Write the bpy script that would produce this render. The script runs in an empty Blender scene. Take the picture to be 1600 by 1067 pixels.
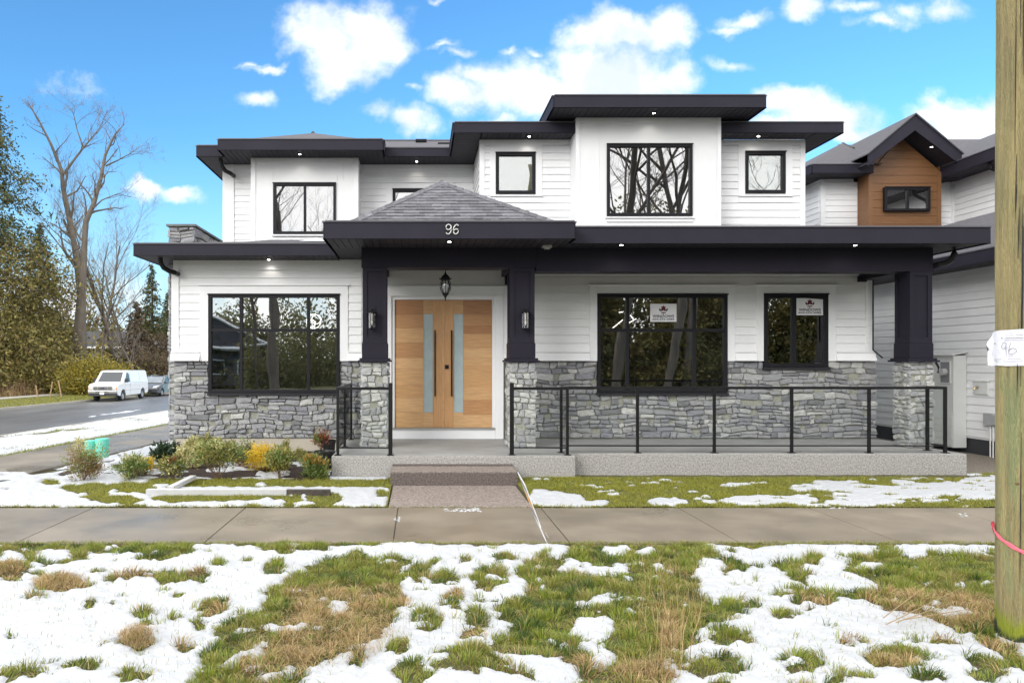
import bpy, bmesh, math, random
import numpy as np
from mathutils import Vector, Matrix
R = math.radians
rng = random.Random(7)
nr = np.random.RandomState(11)

# ------------------------------------------------------------------ camera
F = 1150.0; VX = 655.0; VY = 565.0; EH = 1.81      # focal length and vanishing point of the 1600 px picture, eye height
scene = bpy.context.scene
C = scene.collection
cam_d = bpy.data.cameras.new('camera'); cam = bpy.data.objects.new('camera', cam_d); C.objects.link(cam)
cam.location = (0, 0, EH); cam.rotation_euler = (R(90), 0, 0)
cam_d.sensor_width = 36; cam_d.lens = 36 * F / 1600
cam_d.shift_x = (800 - VX) / 1600; cam_d.shift_y = (VY - 533.5) / 1600
cam_d.clip_end = 3000; cam_d.clip_start = 0.05
scene.camera = cam

# ------------------------------------------------------------------ world: sky and clouds
SUN_EL, SUN_AZ = 25.0, 218.0           # azimuth clockwise from +Y
world = bpy.data.worlds.new('World'); scene.world = world; world.use_nodes = True
wn, wl = world.node_tree.nodes, world.node_tree.links
wn.clear()
def W(t, **kw):
    n = wn.new(t)
    for k, v in kw.items(): setattr(n, k, v)
    return n
def wmath(op, a, b=None, clamp=False):
    n = W('ShaderNodeMath', operation=op); n.use_clamp = clamp
    for i, v in enumerate((a, b)):
        if v is None: continue
        if isinstance(v, (int, float)): n.inputs[i].default_value = v
        else: wl.new(v, n.inputs[i])
    return n.outputs[0]
def wramp(v, a, b):
    n = W('ShaderNodeMapRange', interpolation_type='SMOOTHSTEP')
    wl.new(v, n.inputs[0]); n.inputs[1].default_value = a; n.inputs[2].default_value = b
    return n.outputs[0]
def wmix(f, a, b, blend='MIX'):
    n = W('ShaderNodeMix', data_type='RGBA', blend_type=blend)
    for i, v in ((0, f), (6, a), (7, b)):
        if isinstance(v, (int, float)): n.inputs[i].default_value = v
        elif isinstance(v, tuple): n.inputs[i].default_value = (*v, 1)
        else: wl.new(v, n.inputs[i])
    return n.outputs[2]
sky = W('ShaderNodeTexSky', sky_type='NISHITA'); sky.sun_disc = False
sky.sun_elevation = R(SUN_EL); sky.sun_rotation = R(SUN_AZ)
sky.air_density = 1.0; sky.dust_density = 0.4; sky.ozone_density = 2.0
bgv = W('ShaderNodeBackground'); bgv.inputs['Strength'].default_value = 0.12
out = W('ShaderNodeOutputWorld'); wl.new(bgv.outputs[0], out.inputs[0])
tc = W('ShaderNodeTexCoord'); sep = W('ShaderNodeSeparateXYZ'); wl.new(tc.outputs['Generated'], sep.inputs[0])
yc = wmath('MAXIMUM', sep.outputs[1], 0.08)
u = wmath('DIVIDE', sep.outputs[0], yc); v = wmath('DIVIDE', sep.outputs[2], yc)
comb = W('ShaderNodeCombineXYZ'); wl.new(u, comb.inputs[0]); wl.new(v, comb.inputs[1])
def wnoise(vec, scale, detail=6, rough=0.6, dist=0.0):
    n = W('ShaderNodeTexNoise'); wl.new(vec, n.inputs['Vector'])
    n.inputs['Scale'].default_value = scale; n.inputs['Detail'].default_value = detail
    n.inputs['Roughness'].default_value = rough; n.inputs['Distortion'].default_value = dist
    return n
wob = wnoise(comb.outputs[0], 7, 5)
sub = W('ShaderNodeVectorMath', operation='SUBTRACT'); wl.new(wob.outputs['Color'], sub.inputs[0]); sub.inputs[1].default_value = (0.5, 0.5, 0.5)
scl = W('ShaderNodeVectorMath', operation='SCALE'); wl.new(sub.outputs[0], scl.inputs[0]); scl.inputs['Scale'].default_value = 0.11
add = W('ShaderNodeVectorMath', operation='ADD'); wl.new(comb.outputs[0], add.inputs[0]); wl.new(scl.outputs[0], add.inputs[1])
# each puff of cloud stands at its own bearing: (bearing, height, half width, half height, weight) as read from the photograph
CL = [(500,45,52,48,1),(585,50,50,48,1),(545,85,62,48,1),(530,120,35,25,.9),(540,20,80,20,.7),
      (960,50,70,32,1),(1025,45,45,38,1),(915,95,60,38,1),(720,140,55,28,1),(760,110,40,20,.8),(830,130,110,45,1.1),(950,125,110,50,1.1),(1040,130,50,28,.9),(700,125,35,22,.7),
      (405,154,34,12,.5),(395,98,30,6,.42),(425,104,34,6,.42),(245,308,36,18,.95),(290,316,34,14,.9),(235,300,20,12,.8),
      (640,195,42,20,.7),(760,186,50,10,.6),(1225,165,45,22,1),(1280,178,70,32,1.1),(1215,215,45,28,1),(1330,200,50,22,.8),(1490,185,70,30,1.1),(1430,200,50,22,.95),(1540,175,50,30,1),(1470,215,120,20,.9),
      (1165,28,42,12,.6),(1135,38,30,7,.5),(1262,15,30,16,.75),(1330,12,30,9,.45),(1385,38,50,10,.5),(1420,20,30,16,.5),(1470,28,26,14,.55),(700,62,22,6,.5),(722,72,20,6,.45),(684,8,12,6,.5),(645,142,18,8,.5),(785,70,14,6,.45),(838,70,14,7,.5),(1135,103,30,9,.35),(110,133,30,9,.22),(590,190,0.1+24,14,.5),
      (960,225,160,40,.8),(60,470,200,60,.6),(1250,330,260,50,.5)]
acc = None
for (px, py, rx, ry, wt) in CL:
    s = W('ShaderNodeVectorMath', operation='SUBTRACT'); wl.new(add.outputs[0], s.inputs[0]); s.inputs[1].default_value = ((px - VX) / F, (VY - py) / F, 0)
    m = W('ShaderNodeVectorMath', operation='MULTIPLY'); wl.new(s.outputs[0], m.inputs[0]); m.inputs[1].default_value = (F / (rx * 1.25), F / (ry * 1.25), 0)
    l = W('ShaderNodeVectorMath', operation='LENGTH'); wl.new(m.outputs[0], l.inputs[0])
    d = wmath('MULTIPLY', wmath('SUBTRACT', 1.0, l.outputs['Value']), wt)
    acc = d if acc is None else wmath('SMOOTH_MAX', acc, d)
    if acc is not d: acc.node.inputs[2].default_value = 0.12
fine = wnoise(comb.outputs[0], 22, 8, 0.62)
dens = wmath('ADD', acc, wmath('MULTIPLY', wmath('SUBTRACT', fine.outputs[0], 0.5), 1.05))
front = wramp(dens, -0.12, 0.72)
# the rest of the sky: thin broken overcast, as the window reflections show it
cov = wnoise(tc.outputs['Generated'], 2.6, 7, 0.6)
rest = wramp(cov.outputs[0], 0.26, 0.48)
isfront = wramp(sep.outputs[1], 0.30, 0.52)
hi = wramp(v, 0.50, 0.85)
infr = wmath('MULTIPLY', isfront, wmath('SUBTRACT', 1.0, hi))
fm = W('ShaderNodeMix', data_type='FLOAT'); wl.new(infr, fm.inputs[0]); wl.new(rest, fm.inputs[2]); wl.new(front, fm.inputs[3])
shade = wnoise(comb.outputs[0], 9, 6, 0.6)
ccol = wmix(wramp(shade.outputs[0], 0.35, 0.6), (3.5, 3.9, 4.5), (5.3, 5.4, 5.5))
tint = wmix(1.0, sky.outputs[0], (0.45, 0.82, 1.03), 'MULTIPLY')
# thin veil towards the horizon
veil = wramp(sep.outputs[2], 0.30, -0.02)
blue = wmix(wmath('MULTIPLY', veil, 0.8), tint, (2.5, 3.75, 4.5))
ccol2 = wmix(infr, (10.0, 9.95, 9.85), ccol)
wl.new(wmix(fm.outputs[0], blue, ccol2), bgv.inputs['Color'])

sun_d = bpy.data.lights.new('sun', 'SUN'); sun = bpy.data.objects.new('sun', sun_d); C.objects.link(sun)
sun_d.energy = 0.95; sun_d.angle = R(26); sun_d.color = (1.0, 0.975, 0.935)
sd = Vector((math.sin(R(SUN_AZ)) * math.cos(R(SUN_EL)), math.cos(R(SUN_AZ)) * math.cos(R(SUN_EL)), math.sin(R(SUN_EL))))
sun.rotation_euler = sd.to_track_quat('Z', 'Y').to_euler()
scene.view_settings.view_transform = 'Standard'; scene.view_settings.look = 'None'
scene.view_settings.exposure = 1.08; scene.view_settings.gamma = 1; scene.view_settings.use_curve_mapping = False
scene.render.engine = 'CYCLES'
scene.cycles.max_bounces = 6; scene.cycles.transparent_max_bounces = 12; scene.cycles.use_denoising = True
scene.cycles.caustics_reflective = False; scene.cycles.caustics_refractive = False

# ------------------------------------------------------------------ helpers
def X(px, Y): return (px - VX) * Y / F
def Z(py, Y): return EH - (py - VY) * Y / F

def tag(o, label=None, cat=None, group=None, kind=None):
    if label: o['label'] = label
    if cat: o['category'] = cat
    if group: o['group'] = group
    if kind: o['kind'] = kind
    return o
def thing(name, label, cat, loc=(0, 0, 0), group=None, rotz=0):
    o = bpy.data.objects.new(name, None); C.objects.link(o); o.location = loc; o.rotation_euler = (0, 0, rotz)
    return tag(o, label, cat, group)
def base_of(p):
    v = Vector((0, 0, 0))
    while p is not None: v += p.location; p = p.parent
    return v
class MB:
    def __init__(s): s.v = []; s.f = []; s.m = []; s.cur = 0
    def add(s, vs, fs):
        n = len(s.v); s.v.extend([tuple(p) for p in vs])
        for f in fs: s.f.append(tuple(i + n for i in f)); s.m.append(s.cur)
        return s
    def box(s, x0, x1, y0, y1, z0, z1):
        x0, x1 = sorted((x0, x1)); y0, y1 = sorted((y0, y1)); z0, z1 = sorted((z0, z1))
        return s.add([(x0,y0,z0),(x1,y0,z0),(x1,y1,z0),(x0,y1,z0),(x0,y0,z1),(x1,y0,z1),(x1,y1,z1),(x0,y1,z1)],
                     [(0,3,2,1),(4,5,6,7),(0,1,5,4),(1,2,6,5),(2,3,7,6),(3,0,4,7)])
    def quad(s, a, b, c, d): return s.add([a, b, c, d], [(0, 1, 2, 3)])
    def poly(s, pts): return s.add(pts, [tuple(range(len(pts)))])
    def prism(s, pts, off):
        n = len(pts); off = Vector(off); q = [tuple(Vector(p) + off) for p in pts]
        fs = [tuple(reversed(range(n))), tuple(range(n, 2 * n))] + [(i, (i + 1) % n, n + (i + 1) % n, n + i) for i in range(n)]
        return s.add(list(pts) + q, fs)
    def tube(s, pts, rad, n=8, cap=True):
        pts = [Vector(p) for p in pts]; rads = rad if isinstance(rad, (list, tuple)) else [rad] * len(pts)
        vs = []; fs = []
        up = Vector((0.013, 0.02, 1))
        for i, p in enumerate(pts):
            d = (pts[min(i + 1, len(pts) - 1)] - pts[max(i - 1, 0)])
            d = d.normalized() if d.length > 1e-9 else Vector((0, 0, 1))
            a = d.cross(up)
            if a.length < 0.05: a = d.cross(Vector((1, 0, 0)))
            a.normalize(); b = d.cross(a)
            for k in range(n):
                t = 2 * math.pi * k / n; vs.append(p + (a * math.cos(t) + b * math.sin(t)) * rads[i])
        for i in range(len(pts) - 1):
            for k in range(n): fs.append((i*n+k, i*n+(k+1)%n, (i+1)*n+(k+1)%n, (i+1)*n+k))
        if cap: fs.append(tuple(range(n))); fs.append(tuple(reversed(range((len(pts)-1)*n, len(pts)*n))))
        return s.add(vs, fs)
    def lathe(s, cx, cy, prof, n=20, cap=True):
        vs = []; fs = []
        for (r, z) in prof:
            for k in range(n):
                t = 2 * math.pi * k / n; vs.append((cx + r * math.cos(t), cy + r * math.sin(t), z))
        for i in range(len(prof) - 1):
            for k in range(n): fs.append((i*n+k, i*n+(k+1)%n, (i+1)*n+(k+1)%n, (i+1)*n+k))
        if cap: fs.append(tuple(reversed(range(n)))); fs.append(tuple(range((len(prof)-1)*n, len(prof)*n)))
        return s.add(vs, fs)
    def build(s, name, mat, parent=None, local=False, origin=None, smooth=False, bevel=0, kind=None, fix=True):
        me = bpy.data.meshes.new(name)
        off = Vector((0, 0, 0)) if (local or parent is None) else base_of(parent)
        if origin is not None: off = Vector(origin)
        me.from_pydata([(x - off.x, y - off.y, z - off.z) for (x, y, z) in s.v], [], s.f)
        mats = mat if isinstance(mat, (list, tuple)) else [mat]
        for m in mats: me.materials.append(m)
        if len(mats) > 1: me.polygons.foreach_set('material_index', s.m)
        if fix:
            bm = bmesh.new(); bm.from_mesh(me); bmesh.ops.recalc_face_normals(bm, faces=bm.faces); bm.to_mesh(me); bm.free()
        if smooth: me.polygons.foreach_set('use_smooth', [True] * len(me.polygons))
        me.update()
        o = bpy.data.objects.new(name, me); C.objects.link(o)
        if parent is not None: o.parent = parent
        elif origin is not None: o.location = origin
        if bevel:
            b = o.modifiers.new('bevel', 'BEVEL'); b.width = bevel; b.segments = 2; b.limit_method = 'ANGLE'
        if kind: o['kind'] = kind
        return o
def np_mesh(name, V, T, mat, parent=None, mi=None, smooth=False, origin=None):
    V = np.asarray(V, dtype=np.float32).reshape(-1, 3); T = np.asarray(T, dtype=np.int32).reshape(-1, 3)
    off = np.array(base_of(parent)) if parent is not None else np.zeros(3)
    if origin is not None: off = np.array(origin)
    V = V - off.astype(np.float32)
    me = bpy.data.meshes.new(name)
    me.vertices.add(len(V)); me.vertices.foreach_set('co', V.ravel())
    me.loops.add(len(T) * 3); me.loops.foreach_set('vertex_index', T.ravel())
    me.polygons.add(len(T)); me.polygons.foreach_set('loop_start', np.arange(0, len(T) * 3, 3, dtype=np.int32))
    for m in (mat if isinstance(mat, (list, tuple)) else [mat]): me.materials.append(m)
    if mi is not None: me.polygons.foreach_set('material_index', mi.astype(np.int32))
    if smooth: me.polygons.foreach_set('use_smooth', np.ones(len(T), dtype=bool))
    me.update(calc_edges=True); me.validate()
    o = bpy.data.objects.new(name, me); C.objects.link(o)
    if parent is not None: o.parent = parent
    elif origin is not None: o.location = origin
    return o
def link_copy(o, parent=None):
    c = o.copy(); C.objects.link(c)
    if parent is not None: c.parent = parent
    return c
def copy_tree(o, parent=None):
    c = link_copy(o, parent)
    for ch in list(o.children): copy_tree(ch, c)
    return c

# numpy value noise
def vnoise(x, y, seed=0):
    xi = np.floor(x).astype(np.int64); yi = np.floor(y).astype(np.int64); fx = x - xi; fy = y - yi
    fx = fx * fx * (3 - 2 * fx); fy = fy * fy * (3 - 2 * fy)
    def h(a, b):
        n = (a * 374761393 + b * 668265263 + seed * 974711) & 0xffffffff
        n = ((n ^ (n >> 13)) * 1274126177) & 0xffffffff
        return ((n ^ (n >> 16)) & 0xffff) / 65535.0
    return (h(xi, yi) * (1 - fx) + h(xi + 1, yi) * fx) * (1 - fy) + (h(xi, yi + 1) * (1 - fx) + h(xi + 1, yi + 1) * fx) * fy
def fbm(x, y, octv=4, seed=0):
    a = 0.5; s = 0; t = 0
    for k in range(octv): s = s + a * vnoise(x * 2 ** k, y * 2 ** k, seed + k); t += a; a *= 0.5
    return s / t
def sstep(a, b, x):
    t = np.clip((x - a) / (b - a), 0, 1); return t * t * (3 - 2 * t)

# ------------------------------------------------------------------ materials
MATS = {}
def M(name, c, rough=0.6, var=0.12, scale=6, bump=0.0, bscale=60, metal=0.0, c2=None, island=None, stretch=(1, 1, 1), spec=0.5, coat=0, detail=5, emit=None, trans=0.0, sss=0):
    if name in MATS: return MATS[name]
    m = bpy.data.materials.new(name); m.use_nodes = True; MATS[name] = m
    n, l = m.node_tree.nodes, m.node_tree.links
    p = n['Principled BSDF']
    p.inputs['Roughness'].default_value = rough; p.inputs['Metallic'].default_value = metal
    p.inputs['Specular IOR Level'].default_value = spec
    if coat: p.inputs['Coat Weight'].default_value = coat; p.inputs['Coat Roughness'].default_value = 0.08
    t = n.new('ShaderNodeTexCoord'); mp = n.new('ShaderNodeMapping'); l.new(t.outputs['Object'], mp.inputs[0]); mp.inputs['Scale'].default_value = stretch
    no = n.new('ShaderNodeTexNoise'); no.inputs['Scale'].default_value = scale; no.inputs['Detail'].default_value = detail; no.inputs['Roughness'].default_value = 0.62
    l.new(mp.outputs[0], no.inputs['Vector'])
    mr = n.new('ShaderNodeMapRange'); mr.inputs[1].default_value = 0.32; mr.inputs[2].default_value = 0.68; l.new(no.outputs[0], mr.inputs[0])
    mx = n.new('ShaderNodeMix'); mx.data_type = 'RGBA'
    l.new(mr.outputs[0], mx.inputs[0])
    a = c2 if c2 else tuple(k * (1 - var) for k in c); b = c if c2 else tuple(min(1, k * (1 + var)) for k in c)
    mx.inputs[6].default_value = (*a, 1); mx.inputs[7].default_value = (*b, 1)
    col = mx.outputs[2]
    if island:      # a list of colours, one picked per loose piece
        g = n.new('ShaderNodeNewGeometry'); cr = n.new('ShaderNodeValToRGB'); cr.color_ramp.interpolation = 'LINEAR'
        l.new(g.outputs['Random Per Island'], cr.inputs[0])
        e = cr.color_ramp.elements
        while len(e) < len(island): e.new(0.5)
        for i, k in enumerate(island): e[i].position = i / (len(island) - 1); e[i].color = (*k, 1)
        m2 = n.new('ShaderNodeMix'); m2.data_type = 'RGBA'; m2.blend_type = 'MULTIPLY'; m2.inputs[0].default_value = 1
        l.new(cr.outputs[0], m2.inputs[6])
        g2 = n.new('ShaderNodeMix'); g2.data_type = 'RGBA'; l.new(mr.outputs[0], g2.inputs[0]); g2.inputs[6].default_value = (1 - var,) * 3 + (1,); g2.inputs[7].default_value = (1 + var,) * 3 + (1,)
        l.new(g2.outputs[2], m2.inputs[7]); col = m2.outputs[2]
    l.new(col, p.inputs['Base Color'])
    if bump:
        nb = n.new('ShaderNodeTexNoise'); nb.inputs['Scale'].default_value = bscale; nb.inputs['Detail'].default_value = 4; l.new(mp.outputs[0], nb.inputs['Vector'])
        bp = n.new('ShaderNodeBump'); bp.inputs['Strength'].default_value = bump; bp.inputs['Distance'].default_value = 0.02
        l.new(nb.outputs[0], bp.inputs['Height']); l.new(bp.outputs[0], p.inputs['Normal'])
    if emit: p.inputs['Emission Color'].default_value = (*emit[:3], 1); p.inputs['Emission Strength'].default_value = emit[3]
    if trans:       # thin leaves let some light through
        td = n.new('ShaderNodeBsdfTranslucent'); l.new(col, td.inputs[0]); ms = n.new('ShaderNodeMixShader'); ms.inputs[0].default_value = trans
        l.new(p.outputs[0], ms.inputs[1]); l.new(td.outputs[0], ms.inputs[2]); l.new(ms.outputs[0], n['Material Output'].inputs[0])
    if sss: p.inputs['Subsurface Weight'].default_value = sss; p.inputs['Subsurface Radius'].default_value = (.3, .35, .4); p.inputs['Subsurface Scale'].default_value = 0.03
    return m
def glass_mat(name, refl, tint, wav=0.004, wscale=1.3, rough=0.0, gcol=(1, 1, 1), ior=1.5):
    m = bpy.data.materials.new(name); m.use_nodes = True; MATS[name] = m
    n, l = m.node_tree.nodes, m.node_tree.links; n.remove(n['Principled BSDF'])
    g = n.new('ShaderNodeBsdfGlossy'); g.inputs['Roughness'].default_value = rough; g.inputs[0].default_value = (*gcol, 1)
    t = n.new('ShaderNodeBsdfTransparent'); t.inputs[0].default_value = (*tint, 1)
    fr = n.new('ShaderNodeFresnel'); fr.inputs[0].default_value = ior
    ad = n.new('ShaderNodeMath'); ad.operation = 'MULTIPLY_ADD'; ad.inputs[1].default_value = 1.0; ad.inputs[2].default_value = refl; ad.use_clamp = True; l.new(fr.outputs[0], ad.inputs[0])
    ms = n.new('ShaderNodeMixShader'); l.new(ad.outputs[0], ms.inputs[0]); l.new(t.outputs[0], ms.inputs[1]); l.new(g.outputs[0], ms.inputs[2])
    if wav:
        tcn = n.new('ShaderNodeTexCoord'); no = n.new('ShaderNodeTexNoise'); no.inputs['Scale'].default_value = wscale; no.inputs['Detail'].default_value = 1; l.new(tcn.outputs['Object'], no.inputs['Vector'])
        bp = n.new('ShaderNodeBump'); bp.inputs['Strength'].default_value = 1; bp.inputs['Distance'].default_value = wav; l.new(no.outputs[0], bp.inputs['Height']); l.new(bp.outputs[0], g.inputs['Normal'])
    l.new(ms.outputs[0], n['Material Output'].inputs[0])
    return m
white = M('white_paint', (0.745, 0.75, 0.76), 0.5, 0.04, 1.3, bump=0.05, bscale=40)
def per_object(m, amt):       # boards come out of the paint shop very slightly different
    n, l = m.node_tree.nodes, m.node_tree.links; p = n['Principled BSDF']; src = p.inputs['Base Color'].links[0].from_socket
    oi = n.new('ShaderNodeObjectInfo'); mr = n.new('ShaderNodeMapRange'); mr.inputs[3].default_value = 1 - amt; mr.inputs[4].default_value = 1 + amt * .4; l.new(oi.outputs['Random'], mr.inputs[0])
    mx = n.new('ShaderNodeVectorMath'); mx.operation = 'SCALE'; l.new(src, mx.inputs[0]); l.new(mr.outputs[0], mx.inputs['Scale']); l.new(mx.outputs[0], p.inputs['Base Color'])
per_object(white, .05)
trimw = M('trim_paint', (0.75, 0.755, 0.77), 0.45, 0.02, 3)
greyw = M('pale_grey_paint', (0.60, 0.61, 0.60), 0.5, 0.03, 3)
dark = M('charcoal_metal', (0.020, 0.018, 0.028), 0.6, 0.10, 2, spec=0.18)
darkcol = M('charcoal_paint', (0.015, 0.013, 0.022), 0.6, 0.10, 3, spec=0.18)
soff = M('charcoal_soffit', (0.036, 0.033, 0.042), 0.6, 0.08, 3, spec=0.2)
groove = M('groove_black', (0.012, 0.012, 0.014), 0.8, 0.05)
drip = M('drip_metal', (0.09, 0.087, 0.10), 0.35, 0.05, 3)
blackf = M('black_frame', (0.011, 0.011, 0.014), 0.5, 0.05, 3, spec=0.2)
railm = M('black_rail', (0.007, 0.007, 0.008), 0.4, 0.05, 3, spec=0.3)
mortar = M('mortar', (0.29, 0.29, 0.245), 0.95, 0.2, 25, bump=0.5, bscale=90)
conc = M('concrete', (0.40, 0.36, 0.30), 0.85, 0.10, 2.2, bump=0.12, bscale=120)
room_m = M('room_paint', (0.40, 0.39, 0.375), 0.9, 0.05)
glass_low = glass_mat('pane_glass_lower', 0.30, (0.72, 0.73, 0.72), wav=0.0022, wscale=1.1)
glass_up = glass_mat('pane_glass_upper', 0.28, (0.6, 0.6, 0.62), wav=0.0015, wscale=1.0)
glass_rail = glass_mat('rail_glass', -0.005, (0.985, 0.995, 0.99), wav=0, ior=1.15)
glass_lamp = glass_mat('lamp_glass', 0.08, (0.8, 0.82, 0.85), wav=0)
frost = M('frosted_glass', (0.40, 0.43, 0.42), 0.32, 0.10, 3, bump=0.1, bscale=5)
frost2 = M('frosted_door_glass', (0.36, 0.44, 0.46), 0.28, 0.08, 4, bump=0.15, bscale=30)
SCOL = [(0.365,0.37,0.38),(0.30,0.305,0.335),(0.46,0.465,0.465),(0.60,0.60,0.575),(0.22,0.225,0.235),(0.41,0.412,0.415),(0.36,0.365,0.38)]
stones_m = []
for i, c in enumerate(SCOL):
    stones_m.append(M('stone_%d' % i, c, 0.85, 0.3, 9, bump=1.0, bscale=34, c2=tuple(k * (0.60 if i % 2 else 0.70) for k in c), stretch=(1, 1, 3.2), detail=8))
# ------------------------------------------------------------------ lie of the land
SL = 0.104                                # the side street runs at this slant
def gz(x, y):                             # height of the ground
    s = x - SL * y
    pts = [(-400, -0.6), (-60, -0.70), (-36, -0.80), (-34.3, -0.80), (-28.15, -0.82), (-17.55, -0.82), (-10.4, -0.22), (-8.2, -0.20), (-7.0, -0.02), (400, -0.02)]
    return float(np.interp(s, [p[0] for p in pts], [p[1] for p in pts]))
grassy = M('grassy_soil', (0.085, 0.095, 0.03), 0.95, 0.3, 3, bump=0.6, bscale=30, c2=(0.075, 0.06, 0.03))
brush_soil = M('leafy_soil', (0.10, 0.065, 0.04), 0.95, 0.3, 2, bump=0.5, bscale=20, c2=(0.05, 0.035, 0.022))
asphalt = M('wet_asphalt', (0.060, 0.060, 0.063), 0.38, 0.3, 0.35, bump=0.15, bscale=90, c2=(0.16, 0.16, 0.165), stretch=(1, .25, 1))
walk_m = M('damp_concrete', (0.235, 0.198, 0.150), 0.40, 0.10, 1.1, bump=0.08, bscale=150, c2=(0.145, 0.121, 0.092), detail=10)
# dampness: some of the walk is glossier
_n, _l = walk_m.node_tree.nodes, walk_m.node_tree.links
_t = _n.new('ShaderNodeTexCoord'); _w = _n.new('ShaderNodeTexNoise'); _w.inputs['Scale'].default_value = 0.55; _w.inputs['Detail'].default_value = 6; _l.new(_t.outputs['Object'], _w.inputs['Vector'])
_m = _n.new('ShaderNodeMapRange'); _m.inputs[1].default_value = 0.35; _m.inputs[2].default_value = 0.65; _m.inputs[3].default_value = 0.24; _m.inputs[4].default_value = 0.6
_l.new(_w.outputs[0], _m.inputs[0]); _l.new(_m.outputs[0], _n['Principled BSDF'].inputs['Roughness'])
kerb_m = M('kerb_concrete', (0.34, 0.32, 0.28), 0.8, 0.12, 3)
def strip(name, prof, y0, y1, mat, step=8.0, slant=True, dz=0):
    ys = np.arange(y0, y1 + 0.01, (y1 - y0) / max(1, round((y1 - y0) / step))); b = MB(); n = len(prof)
    vs = [((s + (SL * y if slant else 0)), y, z + dz) for y in ys for (s, z) in prof]
    fs = [(j*n+i, j*n+i+1, (j+1)*n+i+1, (j+1)*n+i) for j in range(len(ys) - 1) for i in range(n - 1)]
    b.add(vs, fs); o = b.build(name, mat); o['kind'] = 'structure'; return o
strip('ground', [(-400, -0.6), (-60, -0.70), (-36, -0.80), (-34.3, -0.80), (-28.15, -0.83), (-28.0, -1.1), (-17.7, -1.1), (-17.55, -0.82), (-10.4, -0.22), (-8.2, -0.20), (-7.0, -0.02), (-2, -0.02), (5, -0.02), (500, -0.02)], -300, 900, grassy, 20, dz=-0.02)
strip('road', [(-28.0, -0.94), (-25, -0.90), (-20.5, -0.90), (-17.7, -0.94)], 1.6, 600, asphalt, 20)
strip('kerb', [(-28.0, -0.945), (-28.0, -0.81), (-28.18, -0.81), (-28.18, -0.9)], 1.6, 600, kerb_m, 20)
strip('kerb', [(-17.7, -0.945), (-17.7, -0.81), (-17.52, -0.81), (-17.52, -0.9)], 1.6, 600, kerb_m, 20)
strip('pavement', [(-35.9, -0.9), (-35.9, -0.775), (-34.3, -0.775), (-34.3, -0.9)], 1.6, 600, kerb_m, 20)
strip('pavement', [(-10.4, -0.3), (-10.4, -0.185), (-8.3, -0.165), (-8.3, -0.3)], 9.1, 400, walk_m, 10)
# the street behind the camera
strip('road', [(-60, -0.02), (400, -0.02)], -7.0, 1.4, asphalt, 8, slant=False, dz=0.0)
strip('kerb', [(-7.5, -0.06), (60, -0.06)], 1.4, 1.55, kerb_m, 1, slant=False, dz=0.075)
# front pavement: one slab after another with tooled joints
SW0, SW1 = 7.35, 9.13
joints = [X(130, 8.857) - 3.5, X(130, 8.857) - 1.78, X(130, 8.857), X(375, 8.857), X(621, 8.857), X(851, 8.857), X(1072, 8.857), X(1282, 8.857), X(1500, 8.857), 8.3, 10.05, 11.8, 13.6, 15.4]
pav = thing('pavement', None, None); pav['kind'] = 'structure'
for a, b2 in zip(joints[:-1], joints[1:]):
    b = MB(); b.box(a + 0.006, b2 - 0.006, SW0, SW1, -0.10, 0.0); b.build('slab', walk_m, pav, bevel=0.006)
b = MB(); b.box(joints[0], joints[-1], SW0 + 0.01, SW1 - 0.01, -0.09, -0.012); b.build('joint_fill', M('joint_dirt', (0.07, 0.06, 0.045), 0.9, 0.2), pav)
# the curved piece that ties it to the side pavement
b = MB(); b.prism([(-7.55, 9.14, -0.12), (-5.35, 9.14, -0.12), (-5.75, 10.4, -0.12), (-6.4, 11.6, -0.12), (-7.1, 12.6, -0.12), (-9.2, 13.6, -0.3), (-9.3, 10.2, -0.3)], (0, 0, 0.105)); b.build('pavement', walk_m)['kind'] = 'structure'

# ------------------------------------------------------------------ stones
STONES = []
def pack(W_, H_, wmax, r):
    """wavy courses: mostly one long stone per step, some steps split in two, a few stones two courses tall"""
    outl = []; v = 0.0; taken = []
    while v < H_ - .02:
        h = r.choice([.065, .08, .09, .10, .11, .12, .13]); h = h if H_ - v - h > .06 else H_ - v; u = 0.0
        while u < W_ - .01:
            w = h * r.choice([1.1, 1.5, 1.9, 2.2, 2.6, 3.0, 3.4]) if wmax > 8 else r.uniform(.08, .19)
            if W_ - u - w < .06: w = W_ - u
            a = u; u += w
            hit = [t for t in taken if t[0] < a + w - .001 and t[1] > a + .001 and t[2] < v + .001 < t[3]]
            if hit: 
                t = hit[0]
                if t[0] - a > .05: outl.append((a, t[0], v, v + h))
                elif t[0] > a: pass
                u = max(u if False else t[1], t[1]); 
                if t[0] - a <= .05 and t[0] > a: outl.append((a, t[0], v, v + h))
                continue
            q = r.random()
            if q < .13 and v + 1.9 * h < H_ - .05 and w < .30:
                w2 = max(.09, min(w, h * 1.6)); 
                if W_ - a - w2 < .06: outl.append((a, a + w, v, v + h)); continue
                taken.append((a, a + w2, v + .002, v + h * 1.0 + .02)); outl.append((a, a + w2, v, v + h * 1.0)); u = a + w2
            elif q < .38 and h > .10 and w > .15:
                f = r.uniform(.38, .62); outl.append((a, a + w, v, v + h * f))
                if r.random() < .5 and w > .24: g = r.uniform(.35, .65); outl.append((a, a + w * g, v + h * f, v + h)); outl.append((a + w * g, a + w, v + h * f, v + h))
                else: outl.append((a, a + w, v + h * f, v + h))
            else: outl.append((a, a + w, v, v + h))
        v += h
    return outl
def warp_uv(u, v, H_, sd):
    e = min(1.0, 4 * min(v, H_ - v) / .35) if H_ > 0 else 0
    return u + .012 * math.sin(v * 23 + sd) , v + e * (.022 * math.sin(u * 3.3 + sd + v * 2.5) + .013 * math.sin(u * 9.1 + sd * 2 + v * 6) + .006 * math.sin(u * 31 + v * 17))
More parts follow.
